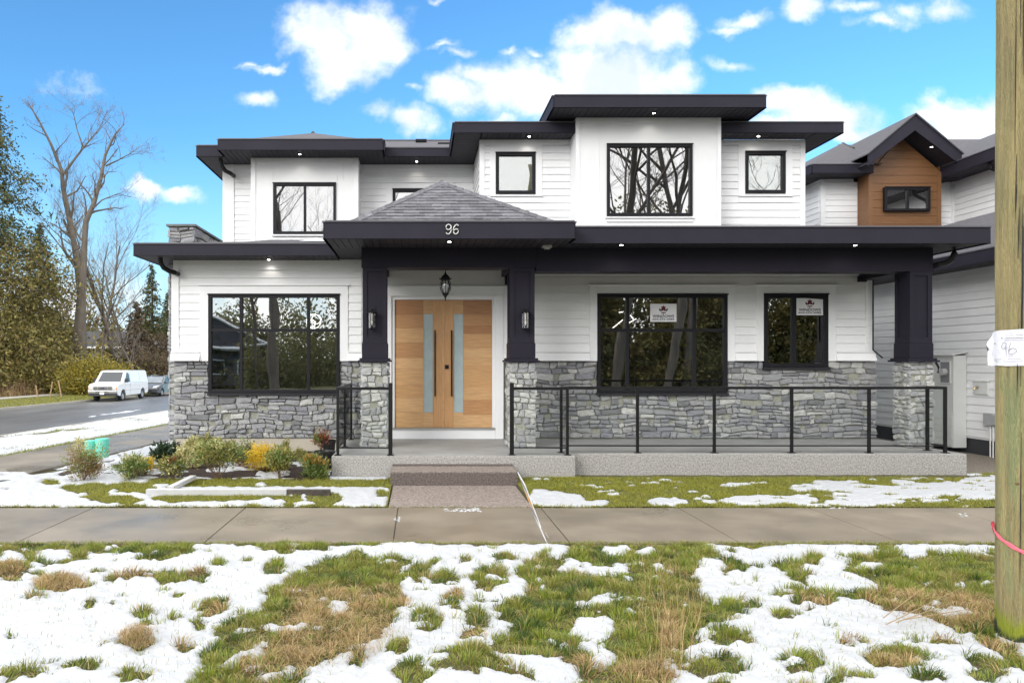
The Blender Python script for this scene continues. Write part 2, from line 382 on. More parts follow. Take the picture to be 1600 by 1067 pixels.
def stone_wall(parent, fn, W_, H_, holes, seed, view_scale=1.0, wmax=14, bright=0):
    r = random.Random(seed); raw = []
    for (a, b2, c, d) in pack(W_, H_, wmax, r):
        cm = (c + d) / 2; cuts = [(h[0], h[1]) for h in holes if h[2] < cm < h[3]]
        raw += [(s0, s1, c, d) for (s0, s1) in sub_iv(a, b2, cuts) if s1 - s0 > .03]
    for (a, b2, c, d) in raw:
        g = 0.0025; u0, u1, v0, v1 = a + g, b2 - g, c + g, d - g; w, h = u1 - u0, v1 - v0
        def q(lim): return r.uniform(0.10, 0.5) * min(lim, 0.03) if r.random() < .7 else r.uniform(.5, 1.0) * min(lim, 0.055)
        ch = [(q(w * .25), q(h * .32)) for _ in range(4)]
        pts = [(u0 + ch[0][0], v0), (u1 - ch[1][0], v0), (u1, v0 + ch[1][1]), (u1, v1 - ch[2][1]), (u1 - ch[2][0], v1), (u0 + ch[3][0], v1), (u0, v1 - ch[3][1]), (u0, v0 + ch[0][1])]
        jt = min(.010, h * .10); pts = [(pu + r.uniform(-jt, jt), pv + r.uniform(-jt, jt) * .9) for pu, pv in pts]
        pts = [warp_uv(pu, pv, H_, seed) for pu, pv in pts]; pts = [(min(max(pu, 0), W_), min(max(pv, .0), H_)) for pu, pv in pts]
        for h_ in holes:
            if h_[0] < (u0 + u1) / 2 < h_[1] and (v0 + v1) / 2 < h_[2]: pts = [(pu, min(pv, h_[2] - .003)) for pu, pv in pts]
        dep = r.uniform(0.018, 0.050); cx, cy = sum(p_[0] for p_ in pts) / 8, sum(p_[1] for p_ in pts) / 8
        inn = min(0.010, h * .11)
        ring = []
        for (pu, pv) in pts:
            ru = pu + (inn if pu < cx else -inn) * r.uniform(.5, 1.3); rv = pv + (inn if pv < cy else -inn) * r.uniform(.5, 1.3)
            ring.append((ru, rv, dep * r.uniform(.72, 1.05)))
        vs = [fn(pu, pv, -0.004) for pu, pv in pts] + [fn(*p) for p in ring] + [fn(cx + w * r.uniform(-.2, .2), cy + h * r.uniform(-.15, .15), dep * r.uniform(.95, 1.25))]
        fs = [(i, (i + 1) % 8, 8 + (i + 1) % 8, 8 + i) for i in range(8)] + [(8 + i, 8 + (i + 1) % 8, 16) for i in range(8)]
        mi = r.choice([0, 0, 1, 1, 2, 2, 4, 5, 5, 6, 6]) if not bright else r.choice([0, 2, 2, 3, 3, 3, 5, 5, 6])
        if not bright and r.random() < .05: mi = 3
        STONES.append((w * h * view_scale, vs, fs, mi, parent))
def flush_stones(house, limit=300):
    STONES.sort(key=lambda s: -s[0])
    for (_, vs, fs, mi, par) in STONES[:limit]:
        MB().add(vs, fs).build('stone', stones_m[mi], par)
    rest = MB()
    for (_, vs, fs, mi, par) in STONES[limit:]:
        rest.cur = mi; rest.add(vs, fs)
    if rest.v: rest.build('stone', stones_m, house, kind='stuff')

# ------------------------------------------------------------------ house helpers
EXPO = 0.153
def sub_iv(a, b2, cuts):
    segs = [(a, b2)]
    for (c, d) in cuts:
        ns = []
        for (s, e) in segs:
            if d <= s or c >= e: ns.append((s, e)); continue
            if c > s: ns.append((s, c))
            if d < e: ns.append((d, e))
        segs = ns
    return [s for s in segs if s[1] - s[0] > 0.02]
def siding(parent, fn, u0, u1, z0, z1, holes=(), name='board', mat=None, expo=EXPO, joined=False):
    mat = mat or white; z = z0; jb = MB()
    while z < z1 - 0.02:
        zt = min(z + expo - 0.006, z1)
        segs = sub_iv(u0, u1, [(h[0], h[1]) for h in holes if h[2] < (z + zt) / 2 < h[3]])
        if not joined: segs = [q for (a, b2) in segs for q in ([(a, b2)] if b2 - a < 2.0 or rng.random() < .3 else (lambda c: [(a, c - .0012), (c + .0012, b2)])(a + (b2 - a) * rng.uniform(.2, .8)))]
        for (a, b2) in segs:
            b = jb if joined else MB()
            vs = [fn(a, z, -.002), fn(b2, z, -.002), fn(b2, zt, -.002), fn(a, zt, -.002), fn(a, z, .018), fn(b2, z, .018), fn(b2, zt, .003), fn(a, zt, .003)]
            b.add(vs, [(0,1,2,3), (4,7,6,5), (0,4,5,1), (1,5,6,2), (2,6,7,3), (3,7,4,0)])
            if not joined: b.build(name, mat, parent)
        z += expo
    if joined: jb.build(name, mat, parent)
def holed(b, u0, u1, v0, v1, holes, fn):
    us = sorted({u0, u1, *[min(max(h[i], u0), u1) for h in holes for i in (0, 1)]}); vs = sorted({v0, v1, *[min(max(h[i], v0), v1) for h in holes for i in (2, 3)]})
    for a, c in zip(us[:-1], us[1:]):
        for d, e in zip(vs[:-1], vs[1:]):
            if any(h[0] < (a + c) / 2 < h[1] and h[2] < (d + e) / 2 < h[3] for h in holes): continue
            b.quad(fn(a, d), fn(c, d), fn(c, e), fn(a, e))
def front(Yp): return lambda a, z, d: (a, Yp - d, z)
def trim(parent, x0, x1, z0, z1, Yp, d=0.025, name='trim_board', mat=None, bevel=0.002):
    b = MB(); b.box(x0, x1, Yp - d, Yp + .002, z0, z1); return b.build(name, mat or trimw, parent, bevel=bevel)
def window(parent, x0, x1, z0, z1, Yp, mulls=(), trans=(), fw=0.062, bw=0.055, glass=None, room=2.6, frost_m=None, proud=0.035, sill=True, roomcol=None):
    """frame ring, mullions and one pane per opening; a room behind it"""
    b = MB(); y0, y1 = Yp - proud, Yp + 0.07
    b.box(x0, x1, y0, y1, z1 - fw, z1); b.box(x0, x1, y0, y1, z0, z0 + fw); b.box(x0, x0 + fw, y0, y1, z0 + fw, z1 - fw); b.box(x1 - fw, x1, y0, y1, z0 + fw, z1 - fw)
    b.box(x0 - .012, x1 + .012, y0 - .02, y0, z1 - .012, z1 + .012)
    w = b.build('window', blackf, parent, bevel=0.004)
    xs = [x0 + fw] + [m for mm in mulls for m in (mm - bw / 2, mm + bw / 2)] + [x1 - fw]
    zs = [z0 + fw] + [m for mm in trans for m in (mm - bw / 2, mm + bw / 2)] + [z1 - fw]
    for mm in mulls:
        k = MB(); k.box(mm - bw / 2, mm + bw / 2, y0 + .012, y1 - .01, z0 + fw - .002, z1 - fw + .002); k.build('mullion', blackf, w)
    for mm in trans:
        for i in range(0, len(xs), 2):
            k = MB(); k.box(xs[i] - .001, xs[i + 1] + .001, y0 + .010, y1 - .012, mm - bw / 2, mm + bw / 2); k.build('transom', blackf, w)
    for i in range(0, len(xs), 2):
        for j in range(0, len(zs), 2):
            k = MB(); yy = Yp + 0.012 + rng.uniform(0, .006); tx, tz = rng.uniform(-.0016, .0016), rng.uniform(-.0016, .0016)
            k.box(xs[i] - .003, xs[i + 1] + .003, yy, yy + .006, zs[j] - .003, zs[j + 1] + .003)
            k.v = [(a, bb + tx * (a - xs[i]) / .5 + tz * (c - zs[j]) / .5, c) for (a, bb, c) in k.v]
            k.build('pane', frost_m or glass or glass_low, w)
    if room:
        k = MB(); a, c, d, e, f, g = x0 + .003, x1 - .003, Yp + .075, Yp + room, z0 + .003, z1 - .003
        o = .5
        k.quad((a - o, e, f - .6), (c + o, e, f - .6), (c + o, e, g + .4), (a - o, e, g + .4)); k.quad((a - o, d + .05, f - .6), (c + o, d + .05, f - .6), (c + o, e, f - .6), (a - o, e, f - .6)); k.quad((a - o, d + .05, g + .4), (a - o, e, g + .4), (c + o, e, g + .4), (c + o, d + .05, g + .4))
        k.quad((a - o, d + .05, f - .6), (a - o, e, f - .6), (a - o, e, g + .4), (a - o, d + .05, g + .4)); k.quad((c + o, d + .05, f - .6), (c + o, d + .05, g + .4), (c + o, e, g + .4), (c + o, e, f - .6))
        k.build('room', roomcol or room_m, w)
    return w
def soffit(parent, x0, x1, y0, y1, z, along='y', pitch=0.118, gap=0.012, mat=None, name='soffit'):
    b = MB(); b.box(x0, x1, y0, y1, z + .011, z + .02); b.cur = 1
    if along == 'y':
        a = x0
        while a < x1 - .01: b.box(a, min(a + pitch - gap, x1), y0, y1, z, z + .0105); a += pitch
    else:
        a = y0
        while a < y1 - .01: b.box(x0, x1, a, min(a + pitch - gap, y1), z, z + .0105); a += pitch
    return b.build(name, [groove, mat or soff], parent)
def fascia(parent, p0, p1, z0, z1, t=0.03, drip_h=0.022):
    """upright board between two points, with a metal drip edge on top as its sub-part"""
    (xa, ya), (xb, yb) = p0, p1; d = Vector((xb - xa, yb - ya, 0)).normalized(); nrm = Vector((d.y, -d.x, 0))
    def bar(t0, t1, za, zb):
        b = MB(); A = Vector((xa, ya, 0)); B = Vector((xb, yb, 0))
        P = [A + nrm * t0, B + nrm * t0, B + nrm * t1, A + nrm * t1]
        return b.prism([(p.x, p.y, za) for p in P], (0, 0, zb - za))
    f = bar(0, t, z0, z1).build('fascia', dark, parent)
    bar(0, t + .006, z0 + .0, z0 + .012).build('trim_strip', dark, f)
    bar(-.04, t + .018, z1 + .001, z1 + .001 + drip_h).build('drip_edge', drip, f)
    return f
shing = M('asphalt_shingle', (0.115, 0.112, 0.125), 0.9, 0.3, 14, bump=0.7, bscale=120, island=[(0.10, 0.10, 0.112), (0.145, 0.142, 0.16), (0.085, 0.083, 0.095), (0.165, 0.163, 0.18), (0.115, 0.112, 0.125)])
def roof_plane(b, quad_pts, expo=0.145):
    """rows of overlapping tabs on a planar polygon: quad_pts = eave left, eave right, top right, top left"""
    A, B, Cc, D = [Vector(p) for p in quad_pts]; n = (B - A).cross(D - A).normalized()
    if n.z < 0: n = -n
    eu = (B - A).normalized(); ev = n.cross(eu).normalized()
    if ev.z < 0: ev = -ev
    H = (D - A).dot(ev); L = lambda t: (A + (D - A) * t, B + (Cc - B) * t)
    rows = max(1, int(H / expo)); r = random.Random(int(H * 1000))
    for k in range(rows + 1):
        t0 = k / rows; t1 = min(1.0, (k + 1.12) / rows)
        if k == rows: continue
        l0, r0 = L(t0); l1, r1 = L(t1)
        s = 0.0; W_ = (r0 - l0).length
        if W_ < .05: continue
        while s < W_:
            w = r.choice([.11, .16, .16, .21, .27]); e = min(W_, s + w)
            hgt = 0.004 + (0.006 if r.random() < .45 else 0)
            def pt(base, q, top): 
                p = base + eu * q
                return p
            # clip the upper edge to the hips
            lo = (l1 - l0).dot(eu); hi = W_ + (r1 - r0).dot(eu)
            a1 = min(max(s, lo), hi); b1 = min(max(e, lo), hi)
            if b1 - a1 < 0.004 and not (lo > s and hi < e): s = e; 
            p0, p1 = l0 + eu * s, l0 + eu * e
            up = ev * ((l1 - l0).dot(ev))
            q0, q1 = l0 + eu * a1 + up, l0 + eu * b1 + up
            vs = [p0 + n * .0, p1 + n * .0, p1 + n * (.008 + hgt), p0 + n * (.008 + hgt), q1 + n * .002, q0 + n * .002]
            b.add(vs, [(0, 1, 2, 3), (3, 2, 4, 5), (0, 3, 5), (1, 4, 2)])
            s = e if s != e else s
            if e >= W_: break
def hip(x0, x1, y0, y1, z0, pitch, ridge_y=None):
    """four planes of a hip roof over a rectangle"""
    w, d = x1 - x0, y1 - y0; h = min(w, d) / 2
    if w <= d: P = ((x0 + x1) / 2, y0 + h, z0 + h * pitch); Q = ((x0 + x1) / 2, y1 - h, z0 + h * pitch)
    else: P = (x0 + h, (y0 + y1) / 2, z0 + h * pitch); Q = (x1 - h, (y0 + y1) / 2, z0 + h * pitch)
    a, b2, c, d2 = (x0, y0, z0), (x1, y0, z0), (x1, y1, z0), (x0, y1, z0)
    if w <= d: return [(a, b2, P, P), (c, d2, Q, Q), (b2, c, Q, P), (d2, a, P, Q)], P, Q
    return [(a, b2, Q, P), (c, d2, P, Q), (b2, c, Q, Q), (d2, a, P, P)], P, Q
shing_flat = M('shingle_far', (0.10, 0.097, 0.108), 0.9, 0.3, 20, bump=0.7, bscale=60, c2=(0.07, 0.067, 0.078))
# ================================================================== THE HOUSE
house = thing('two_storey_house', 'white two storey house with charcoal eaves, stone skirting and number 96 over the porch', 'house', (2.0, 13.8, 0))
YW = 13.8; S0, ST = 0.375, 3.72
def xw(p): return X(p, YW)
def zw(p): return Z(p, YW)
LW, RW = xw(271), xw(1362)
w1 = (xw(326), xw(531), zw(613.6), zw(460)); w2 = (xw(933), xw(1136), zw(613.6), zw(460)); w3 = (xw(1192.7), xw(1293), zw(573.8), zw(459.7)); dr = (xw(611.6), xw(773.6), 0.36, zw(461.6))
b = MB(); holed(b, LW, RW, 0.0, ST, [w1, w2, w3, dr], lambda a, z: (a, YW + .045, z)); wall_m = b.build('wall', mortar, house)
# concrete foundation and drainage membrane on the left
b = MB(); b.box(LW + .05, X(525, YW), YW + .01, YW + .04, 0.13, S0 - .01); b.build('foundation', conc, house)
b = MB(); b.box(LW + .05, X(525, YW) + .3, YW - .02, YW + .01, -0.05, 0.135); b.build('drainage_membrane', M('black_membrane', (0.03, 0.032, 0.036), 0.4, 0.2, 20), house)
# --- stone skirting, front
ZT = 1.815
def st_hole(w): return (w[0] - LWs, w[1] - LWs, w[2] - S0, w[3] - S0)
LWs = LW
stone_wall(wall_m, lambda uu, vv, d: (LW + uu, YW + .035 - d, S0 + vv), xw(606) - LW, ZT - S0, [st_hole(w1)], 21, 1.0)
LWs = xw(796)
stone_wall(wall_m, lambda uu, vv, d: (xw(796) + uu, YW + .035 - d, S0 + vv), xw(1371) - xw(796), ZT - S0, [st_hole(w2), st_hole(w3)], 5, 1.0)
# --- lap siding and trim, lower storey
sid = MB(); holed(sid, LW, RW, 1.99, ST, [w1, w2, w3, dr], lambda a, z: (a, YW + .002, z)); sidw = sid.build('wall', white, house)
ZB = zw(549)
tr1 = (xw(313), xw(544)); tr2 = (xw(921), xw(1148)); tr3 = (xw(1181), xw(1305)); zh = zw(446.5)
siding(sidw, front(YW), xw(280), xw(565), ZB, zw(424), [(tr1[0], tr1[1], 0, zh)])
siding(sidw, front(YW), xw(795), xw(1352), ZB, zw(431), [(tr2[0], tr2[1], 0, zh), (tr3[0], tr3[1], 0, zh)])
siding(sidw, front(YW), xw(600), xw(795), zw(447), zw(418), [], expo=.27)
trim(sidw, LW, xw(600), zw(422), ST - .003, YW, .022, 'frieze_board'); trim(sidw, xw(795), RW, zw(430), ST - .003, YW, .022, 'frieze_board'); trim(sidw, xw(600), xw(795), zw(416), ST - .003, YW, .022, 'frieze_board')
trim(sidw, LW - .03, xw(280), ZB, zw(422), YW, .03, 'corner_board'); trim(sidw, xw(1352), RW + .02, ZB, zw(430), YW, .03, 'corner_board')
for (a, c, w) in ((tr1[0], tr1[1], w1), (tr2[0], tr2[1], w2), (tr3[0], tr3[1], w3)):
    zb = 1.82
    trim(sidw, a, w[0] - .003, zb, zh, YW, .026, 'jamb_board'); trim(sidw, w[1] + .003, c, zb, zh, YW, .026, 'jamb_board'); trim(sidw, w[0] - .003, w[1] + .003, w[3] + .003, zh, YW, .026, 'head_board')
    trim(sidw, a - .03, c + .03, zh, zh + .022, YW, .055, 'drip_cap')
# belly band over the stone, with its little ledge and a sloped skirt
for (a, c) in ((LW - .04, tr1[0]), (tr1[1], xw(600)), (xw(786.5), tr2[0]), (tr2[1], tr3[0]), (tr3[1], RW + .05)):
    b = MB(); b.prism([(a, YW + .0, 1.825), (a, YW - .085, 1.825), (a, YW - .085, 1.84), (a, YW - .03, ZB - .03), (a, YW + .0, ZB - .03)], (c - a, 0, 0)); b.build('belly_band', trimw, sidw)
    b = MB(); b.box(a, c, YW - .05, YW, ZB - .028, ZB - .004); b.build('ledge', trimw, sidw)
for (a, c) in ((w1[0] , w1[1]), (w2[0], w2[1])): pass
win1 = window(house, *w1, YW, [xw(377), xw(482)], [zw(515.8)], room=3.8)
win2 = window(house, *w2, YW, [xw(980.3), xw(1084.8)], [zw(516)], room=3.4)
win3 = window(house, *w3, YW, [xw(1240.3)], [], fw=.075, bw=.075, room=3.0)
for w in (w1, w2, w3):
    trim(sidw, w[0] - .02, w[1] + .02, w[2] - .045, w[2] - .004, YW + .02, .07, 'window_sill', M('dark_sill', (0.025, 0.025, 0.03), 0.6, 0.1, spec=.2), 0)
# lit lamps one sees through the panes
lit = M('led_white', (1, 1, 1), 0.5, 0, emit=(1, .97, .92, 4.5))
rl = thing('ring_pendant_light', 'glowing ring pendant seen behind the upper right pane of the left front window', 'light', (X(492, 16), 16, 2.7))
for (cx, cz, r_, ty) in ((490, 502, .155, 0), (494, 499, .10, .5), (487, 505, .075, -.6)):
    b = MB(); P = [Vector((X(cx, 16) + r_ * math.cos(t), 16 + r_ * math.sin(t) * ty, Z(cz, 16) + r_ * math.sin(t))) for t in np.linspace(0, 2 * math.pi, 33)]
    b.tube(P, .006, 5, False); b.build('ring', lit, rl)
b = MB(); b.tube([(X(492, 16), 16, 2.85), (X(492, 16), 16, 3.45)], .004, 5); b.build('wire', blackf, rl)
zl = thing('bar_pendant_light', 'glowing zigzag bar pendant seen behind the upper left panes of the middle window', 'light', (X(975, 15.5), 15.5, 2.7))
for (a, c) in (((958, 512), (977, 499)), ((967, 488), (978, 486)), ((985, 492.5), (994, 498)), ((994, 498), (985, 504.5))):
    b = MB(); b.tube([(X(a[0], 15.5), 15.5, Z(a[1], 15.5)), (X(c[0], 15.5), 15.7, Z(c[1], 15.5))], .008, 5); b.build('light_bar', lit, zl)
b = MB(); b.tube([(X(975, 15.5), 15.6, 2.85), (X(975, 15.5), 15.6, 3.4)], .004, 5); b.build('wire', blackf, zl)

# --- the double door
d_l, d_r, d_m = xw(616.5), xw(769), xw(693.2); dz0, dz1 = zw(668), zw(468.5)
trim(house, xw(605), xw(611.6), .365, zw(461.6), YW, .035, 'door_casing'); trim(house, xw(773.6), xw(786.4), .365, zw(461.6), YW, .035, 'door_casing')
trim(house, xw(786.6), xw(795), 1.80, zw(447), YW, .02, 'door_casing')
trim(house, xw(605), xw(786.4), zw(461.4), zw(448.5), YW, .035, 'door_head'); trim(house, xw(610), xw(775), zw(462.8), zw(461.2), YW, .06, 'drip_cap'); trim(house, xw(603), xw(789), zw(448.4), zw(446.8), YW, .06, 'drip_cap')
fr = MB(); fr.box(xw(611.7), d_l, YW + .0, YW + .10, dz0, dz1 + .08); fr.box(d_r, xw(773.5), YW + .0, YW + .10, dz0, dz1 + .08); fr.box(d_l, d_r, YW + .0, YW + .10, dz1 + .003, dz1 + .08)
frame = fr.build('door_frame', trimw, house)
b = MB(); b.box(xw(611.8), xw(773.4), YW - .025, YW + .10, .365, dz0 - .035); b.build('kick_board', trimw, frame)
b = MB(); b.box(xw(611.8), xw(773.4), YW - .045, YW + .09, dz0 - .034, dz0 - .004); b.build('threshold', M('aluminium', (0.45, 0.44, 0.42), 0.35, 0.06, metal=.6), frame)
woods = [M('cedar_%d' % i, c, 0.42, 0.15, 3.0, bump=0.08, bscale=30, c2=tuple(k * .70 for k in c), stretch=(1.2, 1, 16), detail=9) for i, c in enumerate([(0.57, 0.325, 0.145), (0.49, 0.255, 0.11), (0.64, 0.39, 0.19), (0.41, 0.195, 0.08), (0.60, 0.355, 0.165)])]
woodv = M('cedar_stile', (0.57, 0.32, 0.145), 0.42, 0.15, 3.0, bump=0.08, bscale=30, c2=(0.46, 0.245, 0.10), stretch=(13, 1, 1.0), detail=9)
slit = {0: (xw(661.5), xw(676.8)), 1: (xw(708.6), xw(724.2))}; sz0, sz1 = zw(644.5), zw(490.5)
for side in (0, 1):
    a, c = (d_l + .003, d_m - .002) if side == 0 else (d_m + .002, d_r - .003)
    yb = YW + .03
    core = MB(); core.box(a + .004, c - .004, yb + .012, yb + .05, dz0 + .004, dz1 - .004); door = core.build('door', woods[3], house)
    s0, s1 = slit[side]
    st = (s1, c) if side == 0 else (a, s0); bd = (a, s0) if side == 0 else (s1, c)
    b = MB(); b.box(st[0], st[1], yb, yb + .014, dz0 + .002, dz1 - .002); b.build('stile', woodv, door, bevel=.0015)
    cuts = ([0, .123, .232, .335, .46, .545, .665, .78, .885, 1], [0, .10, .215, .32, .48, .545, .62, .735, .80, .89, 1])[side]
    tones = ([4, 2, 0, 4, 2, 1, 4, 1, 3, 0], [2, 1, 4, 0, 4, 2, 0, 3, 1, 3])[side]
    for i in range(len(cuts) - 1):
        za, zb = dz0 + (dz1 - dz0) * cuts[i], dz0 + (dz1 - dz0) * cuts[i + 1]
        b = MB(); b.box(bd[0] + (0 if side else 0), bd[1], yb, yb + .014, za + .0012, zb - .0012); b.build('plank', woods[tones[i]], door, bevel=.001)
    for (za, zb) in ((dz0 + .002, sz0), (sz1, dz1 - .002)):
        b = MB(); b.box(s0 + .001, s1 - .001, yb, yb + .014, za, zb); b.build('rail', woods[0 if za > 1 else 2], door)
    b = MB(); b.box(s0, s1, yb + .006, yb + .012, sz0, sz1); b.build('glass', frost2, door)
    b = MB(); e = .006
    b.box(s0, s0 + e, yb - .006, yb + .006, sz0, sz1); b.box(s1 - e, s1, yb - .006, yb + .006, sz0, sz1); b.box(s0, s1, yb - .006, yb + .006, sz0 - e, sz0); b.box(s0, s1, yb - .006, yb + .006, sz1, sz1 + e); b.build('glass_bead', woods[2], door)
    hx = xw(679.8) if side == 0 else xw(706.0)
    if side == 1: hx = xw(705.6)
    b = MB(); b.box(hx - .014, hx + .014, yb - .062, yb - .040, zw(619), zw(516)); b.box(hx - .01, hx + .01, yb - .045, yb + .001, zw(612), zw(609)); b.box(hx - .01, hx + .01, yb - .045, yb + .001, zw(526), zw(523)); b.build('handle', blackf, door, bevel=.002)
    if side == 0:
        b = MB(); b.box(c - .014, c + .010, yb - .012, yb, dz0 + .002, dz1 - .004); b.build('astragal', woods[2], door, bevel=.002)
    else:
        b = MB(); b.box(xw(695.3), xw(701.2), yb - .018, yb, zw(576.2), zw(570)); b.build('deadbolt', blackf, door, bevel=.003)

# --- side walls, rear, and the body of the lower storey
b = MB(); b.quad((LW, YW + .05, 0), (LW, 25.5, 0), (LW, 25.5, ST), (LW, YW + .05, ST)); b.quad((RW, YW + .05, 0), (RW, 25.5, 0), (RW, 25.5, ST), (RW, YW + .05, ST)); b.quad((LW, 25.5, 0), (RW, 25.5, 0), (RW, 25.5, 6.5), (LW, 25.5, 6.5)); sb = b.build('wall', white, house)
siding(sb, lambda a, z, d: (RW + d, a, z), YW + .15, 25.4, 1.99, 3.7, joined=True, name='side_siding')
siding(sb, lambda a, z, d: (LW - d, a, z), 16.3, 25.4, .4, 3.7, joined=True, name='side_siding')
# chimney stack on the left side
chx0, chx1, chy0, chy1, chz = X(262.7, 14.4), X(303.7, 14.4), 14.4, 16.35, Z(351.5, 14.4)
b = MB(); b.box(chx0 + .03, chx1 - .03, chy0 + .03, chy1, -.3, chz - .03); chim = b.build('chimney', mortar, house)
stone_wall(chim, lambda uu, vv, d: (chx0 + uu, chy0 + .03 - d, 0.16 + vv), chx1 - chx0, chz - .2, [(.2, 3, -1, 3.3)], 33, .5)
stone_wall(chim, lambda uu, vv, d: (chx1 - .03 + d, chy0 + uu, 3.7 + vv), chy1 - chy0, chz - 3.74, [], 34, .4)
stone_wall(chim, lambda uu, vv, d: (chx0 + .03 - d, chy1 - uu, 0.0 + vv), chy1 - chy0, chz - .04, [], 35, .01)
b = MB(); b.box(chx0 - .03, chx1 + .03, chy0 - .03, chy1 + .03, chz - .03, chz + .012); b.build('chimney_cap', M('cap_stone', (0.13, 0.14, 0.14), 0.8, 0.2), chim)

# --- porch posts on stone piers
YC = 12.35; PF = 0.36
def porch_post(xl, xr, ztop, seed):
    p = MB(); p.box(xl + .02, xr - .02, YC + .02, YC + .41, PF, 1.80); pier = p.build('pier', mortar, house)
    w = xr - xl
    stone_wall(pier, lambda uu, vv, d: (xl + uu, YC + .025 - d, PF + .005 + vv), w, 1.44, [], seed, 1.6, wmax=7, bright=1)
    stone_wall(pier, lambda uu, vv, d: (xl + .025 - d, YC + .43 - uu, PF + .005 + vv), .43, 1.44, [], seed + 1, (1.0 if xl > 5 else .02), wmax=7, bright=1)
    stone_wall(pier, lambda uu, vv, d: (xr - .025 + d, YC + uu, PF + .005 + vv), .43, 1.44, [], seed + 2, (.5 if xl < 0 else .02), wmax=7, bright=1)
    c = MB(); c.prism([(xl - .055, YC - .06, 1.805), (xr + .055, YC - .06, 1.805), (xr + .055, YC + .49, 1.805), (xl - .055, YC + .49, 1.805)], (0, 0, .03)); c.box(xl - .03, xr + .03, YC - .03, YC + .46, 1.835, 1.87); c.build('pier_cap', darkcol, pier)
    # shaft with a recessed panel on each face
    x0, x1, y0, y1 = xl + .02, xr - .02, YC + .015, YC + .415
    s = MB(); s.box(x0 + .018, x1 - .018, y0 + .018, y1 - .018, 1.87, ztop); shaft = s.build('post', darkcol, house)
    f = MB(); bw = .075
    for (xa, xb) in ((x0, x0 + bw), (x1 - bw, x1)): f.box(xa, xb, y0, y0 + .02, 2.14, ztop); f.box(xa, xb, y1 - .02, y1, 2.14, ztop)
    for (ya, yb2) in ((y0 + .02, y0 + bw), (y1 - bw, y1 - .02)): f.box(x0, x0 + .02, ya, yb2, 2.14, ztop); f.box(x1 - .02, x1, ya, yb2, 2.14, ztop)
    for (za, zb) in ((2.14, 2.22), (ztop - .07, ztop)): f.box(x0 + bw, x1 - bw, y0, y0 + .02, za, zb); f.box(x0, x0 + .02, y0 + bw, y1 - bw, za, zb); f.box(x1 - .02, x1, y0 + bw, y1 - bw, za, zb)
    f.build('panel_moulding', darkcol, shaft)
    k = MB(); k.box(x0 - .012, x1 + .012, y0 - .012, y1 + .012, 1.87, 2.12); k.box(x0 - .004, x1 + .004, y0 - .004, y1 + .004, 2.12, 2.14); k.build('post_base', darkcol, shaft, bevel=.004)
    return shaft
CLx = (X(564.6, YC), X(605.8, YC)); CRx = (X(795.3, YC), X(837.5, YC)); CPx = (X(1421, YC), X(1459.6, YC))
p1 = porch_post(*CLx, 3.39, 41); p2 = porch_post(*CRx, 3.39, 51); p3 = porch_post(*CPx, 3.324, 61)
b = MB(); b.box(CLx[0], CRx[1], YC, YC + .40, 3.391, 3.738); b.build('beam', darkcol, house, bevel=.004)
b = MB(); b.box(CRx[1] + .002, CPx[1], YC + .02, YC + .40, 3.325, 3.739); b.build('beam', darkcol, house, bevel=.004)
for (a, c, z) in ((CLx[0] + .03, CLx[1] - .03, 3.393), (CRx[0] + .03, CRx[1] - .03, 3.393), (CPx[0] + .01, CPx[1] - .02, 3.33)):
    b = MB(); b.box(a, c, YC + .402, YW - .03, z, 3.717); b.build('beam', darkcol, house)
b = MB(); b.box(xw(788), xw(797.5), YW - .20, YW - .032, zw(446), 3.391); b.build('bracket', darkcol, house)
b = MB(); b.box(xw(1338), xw(1350), YW - .10, YW - .032, zw(441), 3.40); b.build('bracket', darkcol, house)

# --- eaves, lower storey
EZ0, EZ1 = 3.72, 3.965
ENx0, ENx1, ENy = X(508, 11.4), X(897, 11.4), 11.4
RPx1, RPy = X(1545, 11.85), 11.85
fascia(house, (ENx0, ENy), (ENx1, ENy), EZ0 - .012, EZ1)
fascia(house, (ENx1, ENy + .031), (ENx1, RPy), EZ0 - .012, EZ1); fascia(house, (ENx0, 13.19), (ENx0, ENy + .0), EZ0 - .012, EZ1)
fascia(house, (ENx1 + .032, RPy), (RPx1, RPy), EZ0 - .012, EZ1); fascia(house, (RPx1, RPy), (RPx1, 16.2), EZ0 - .012, EZ1)
LEy, LEx = 13.15, X(211, 13.15)
fascia(house, (LEx, LEy), (ENx0 - .034, LEy), 3.70, 3.905); fascia(house, (LEx, 25), (LEx, LEy), 3.70, 3.905)
soffit(house, ENx0, ENx1, ENy + .03, YC - .002, EZ0, 'y'); soffit(house, ENx0, CLx[0] - .002, YC, YW - .02, EZ0, 'x'); soffit(house, CLx[0] + .01, 8.62, YC + .42, YW - .03, EZ0 + .002, 'y')
soffit(house, ENx1 + .002, RPx1 - .03, RPy + .03, YC + .018, EZ0, 'y'); soffit(house, CPx[1] + .002, RPx1 - .03, YC + .02, 16.2, EZ0, 'x')
soffit(house, LW - .02, ENx0 - .04, LEy + .03, YW - .024, 3.705, 'y'); soffit(house, LEx, LW - .022, LEy + .03, 25, 3.705, 'x')
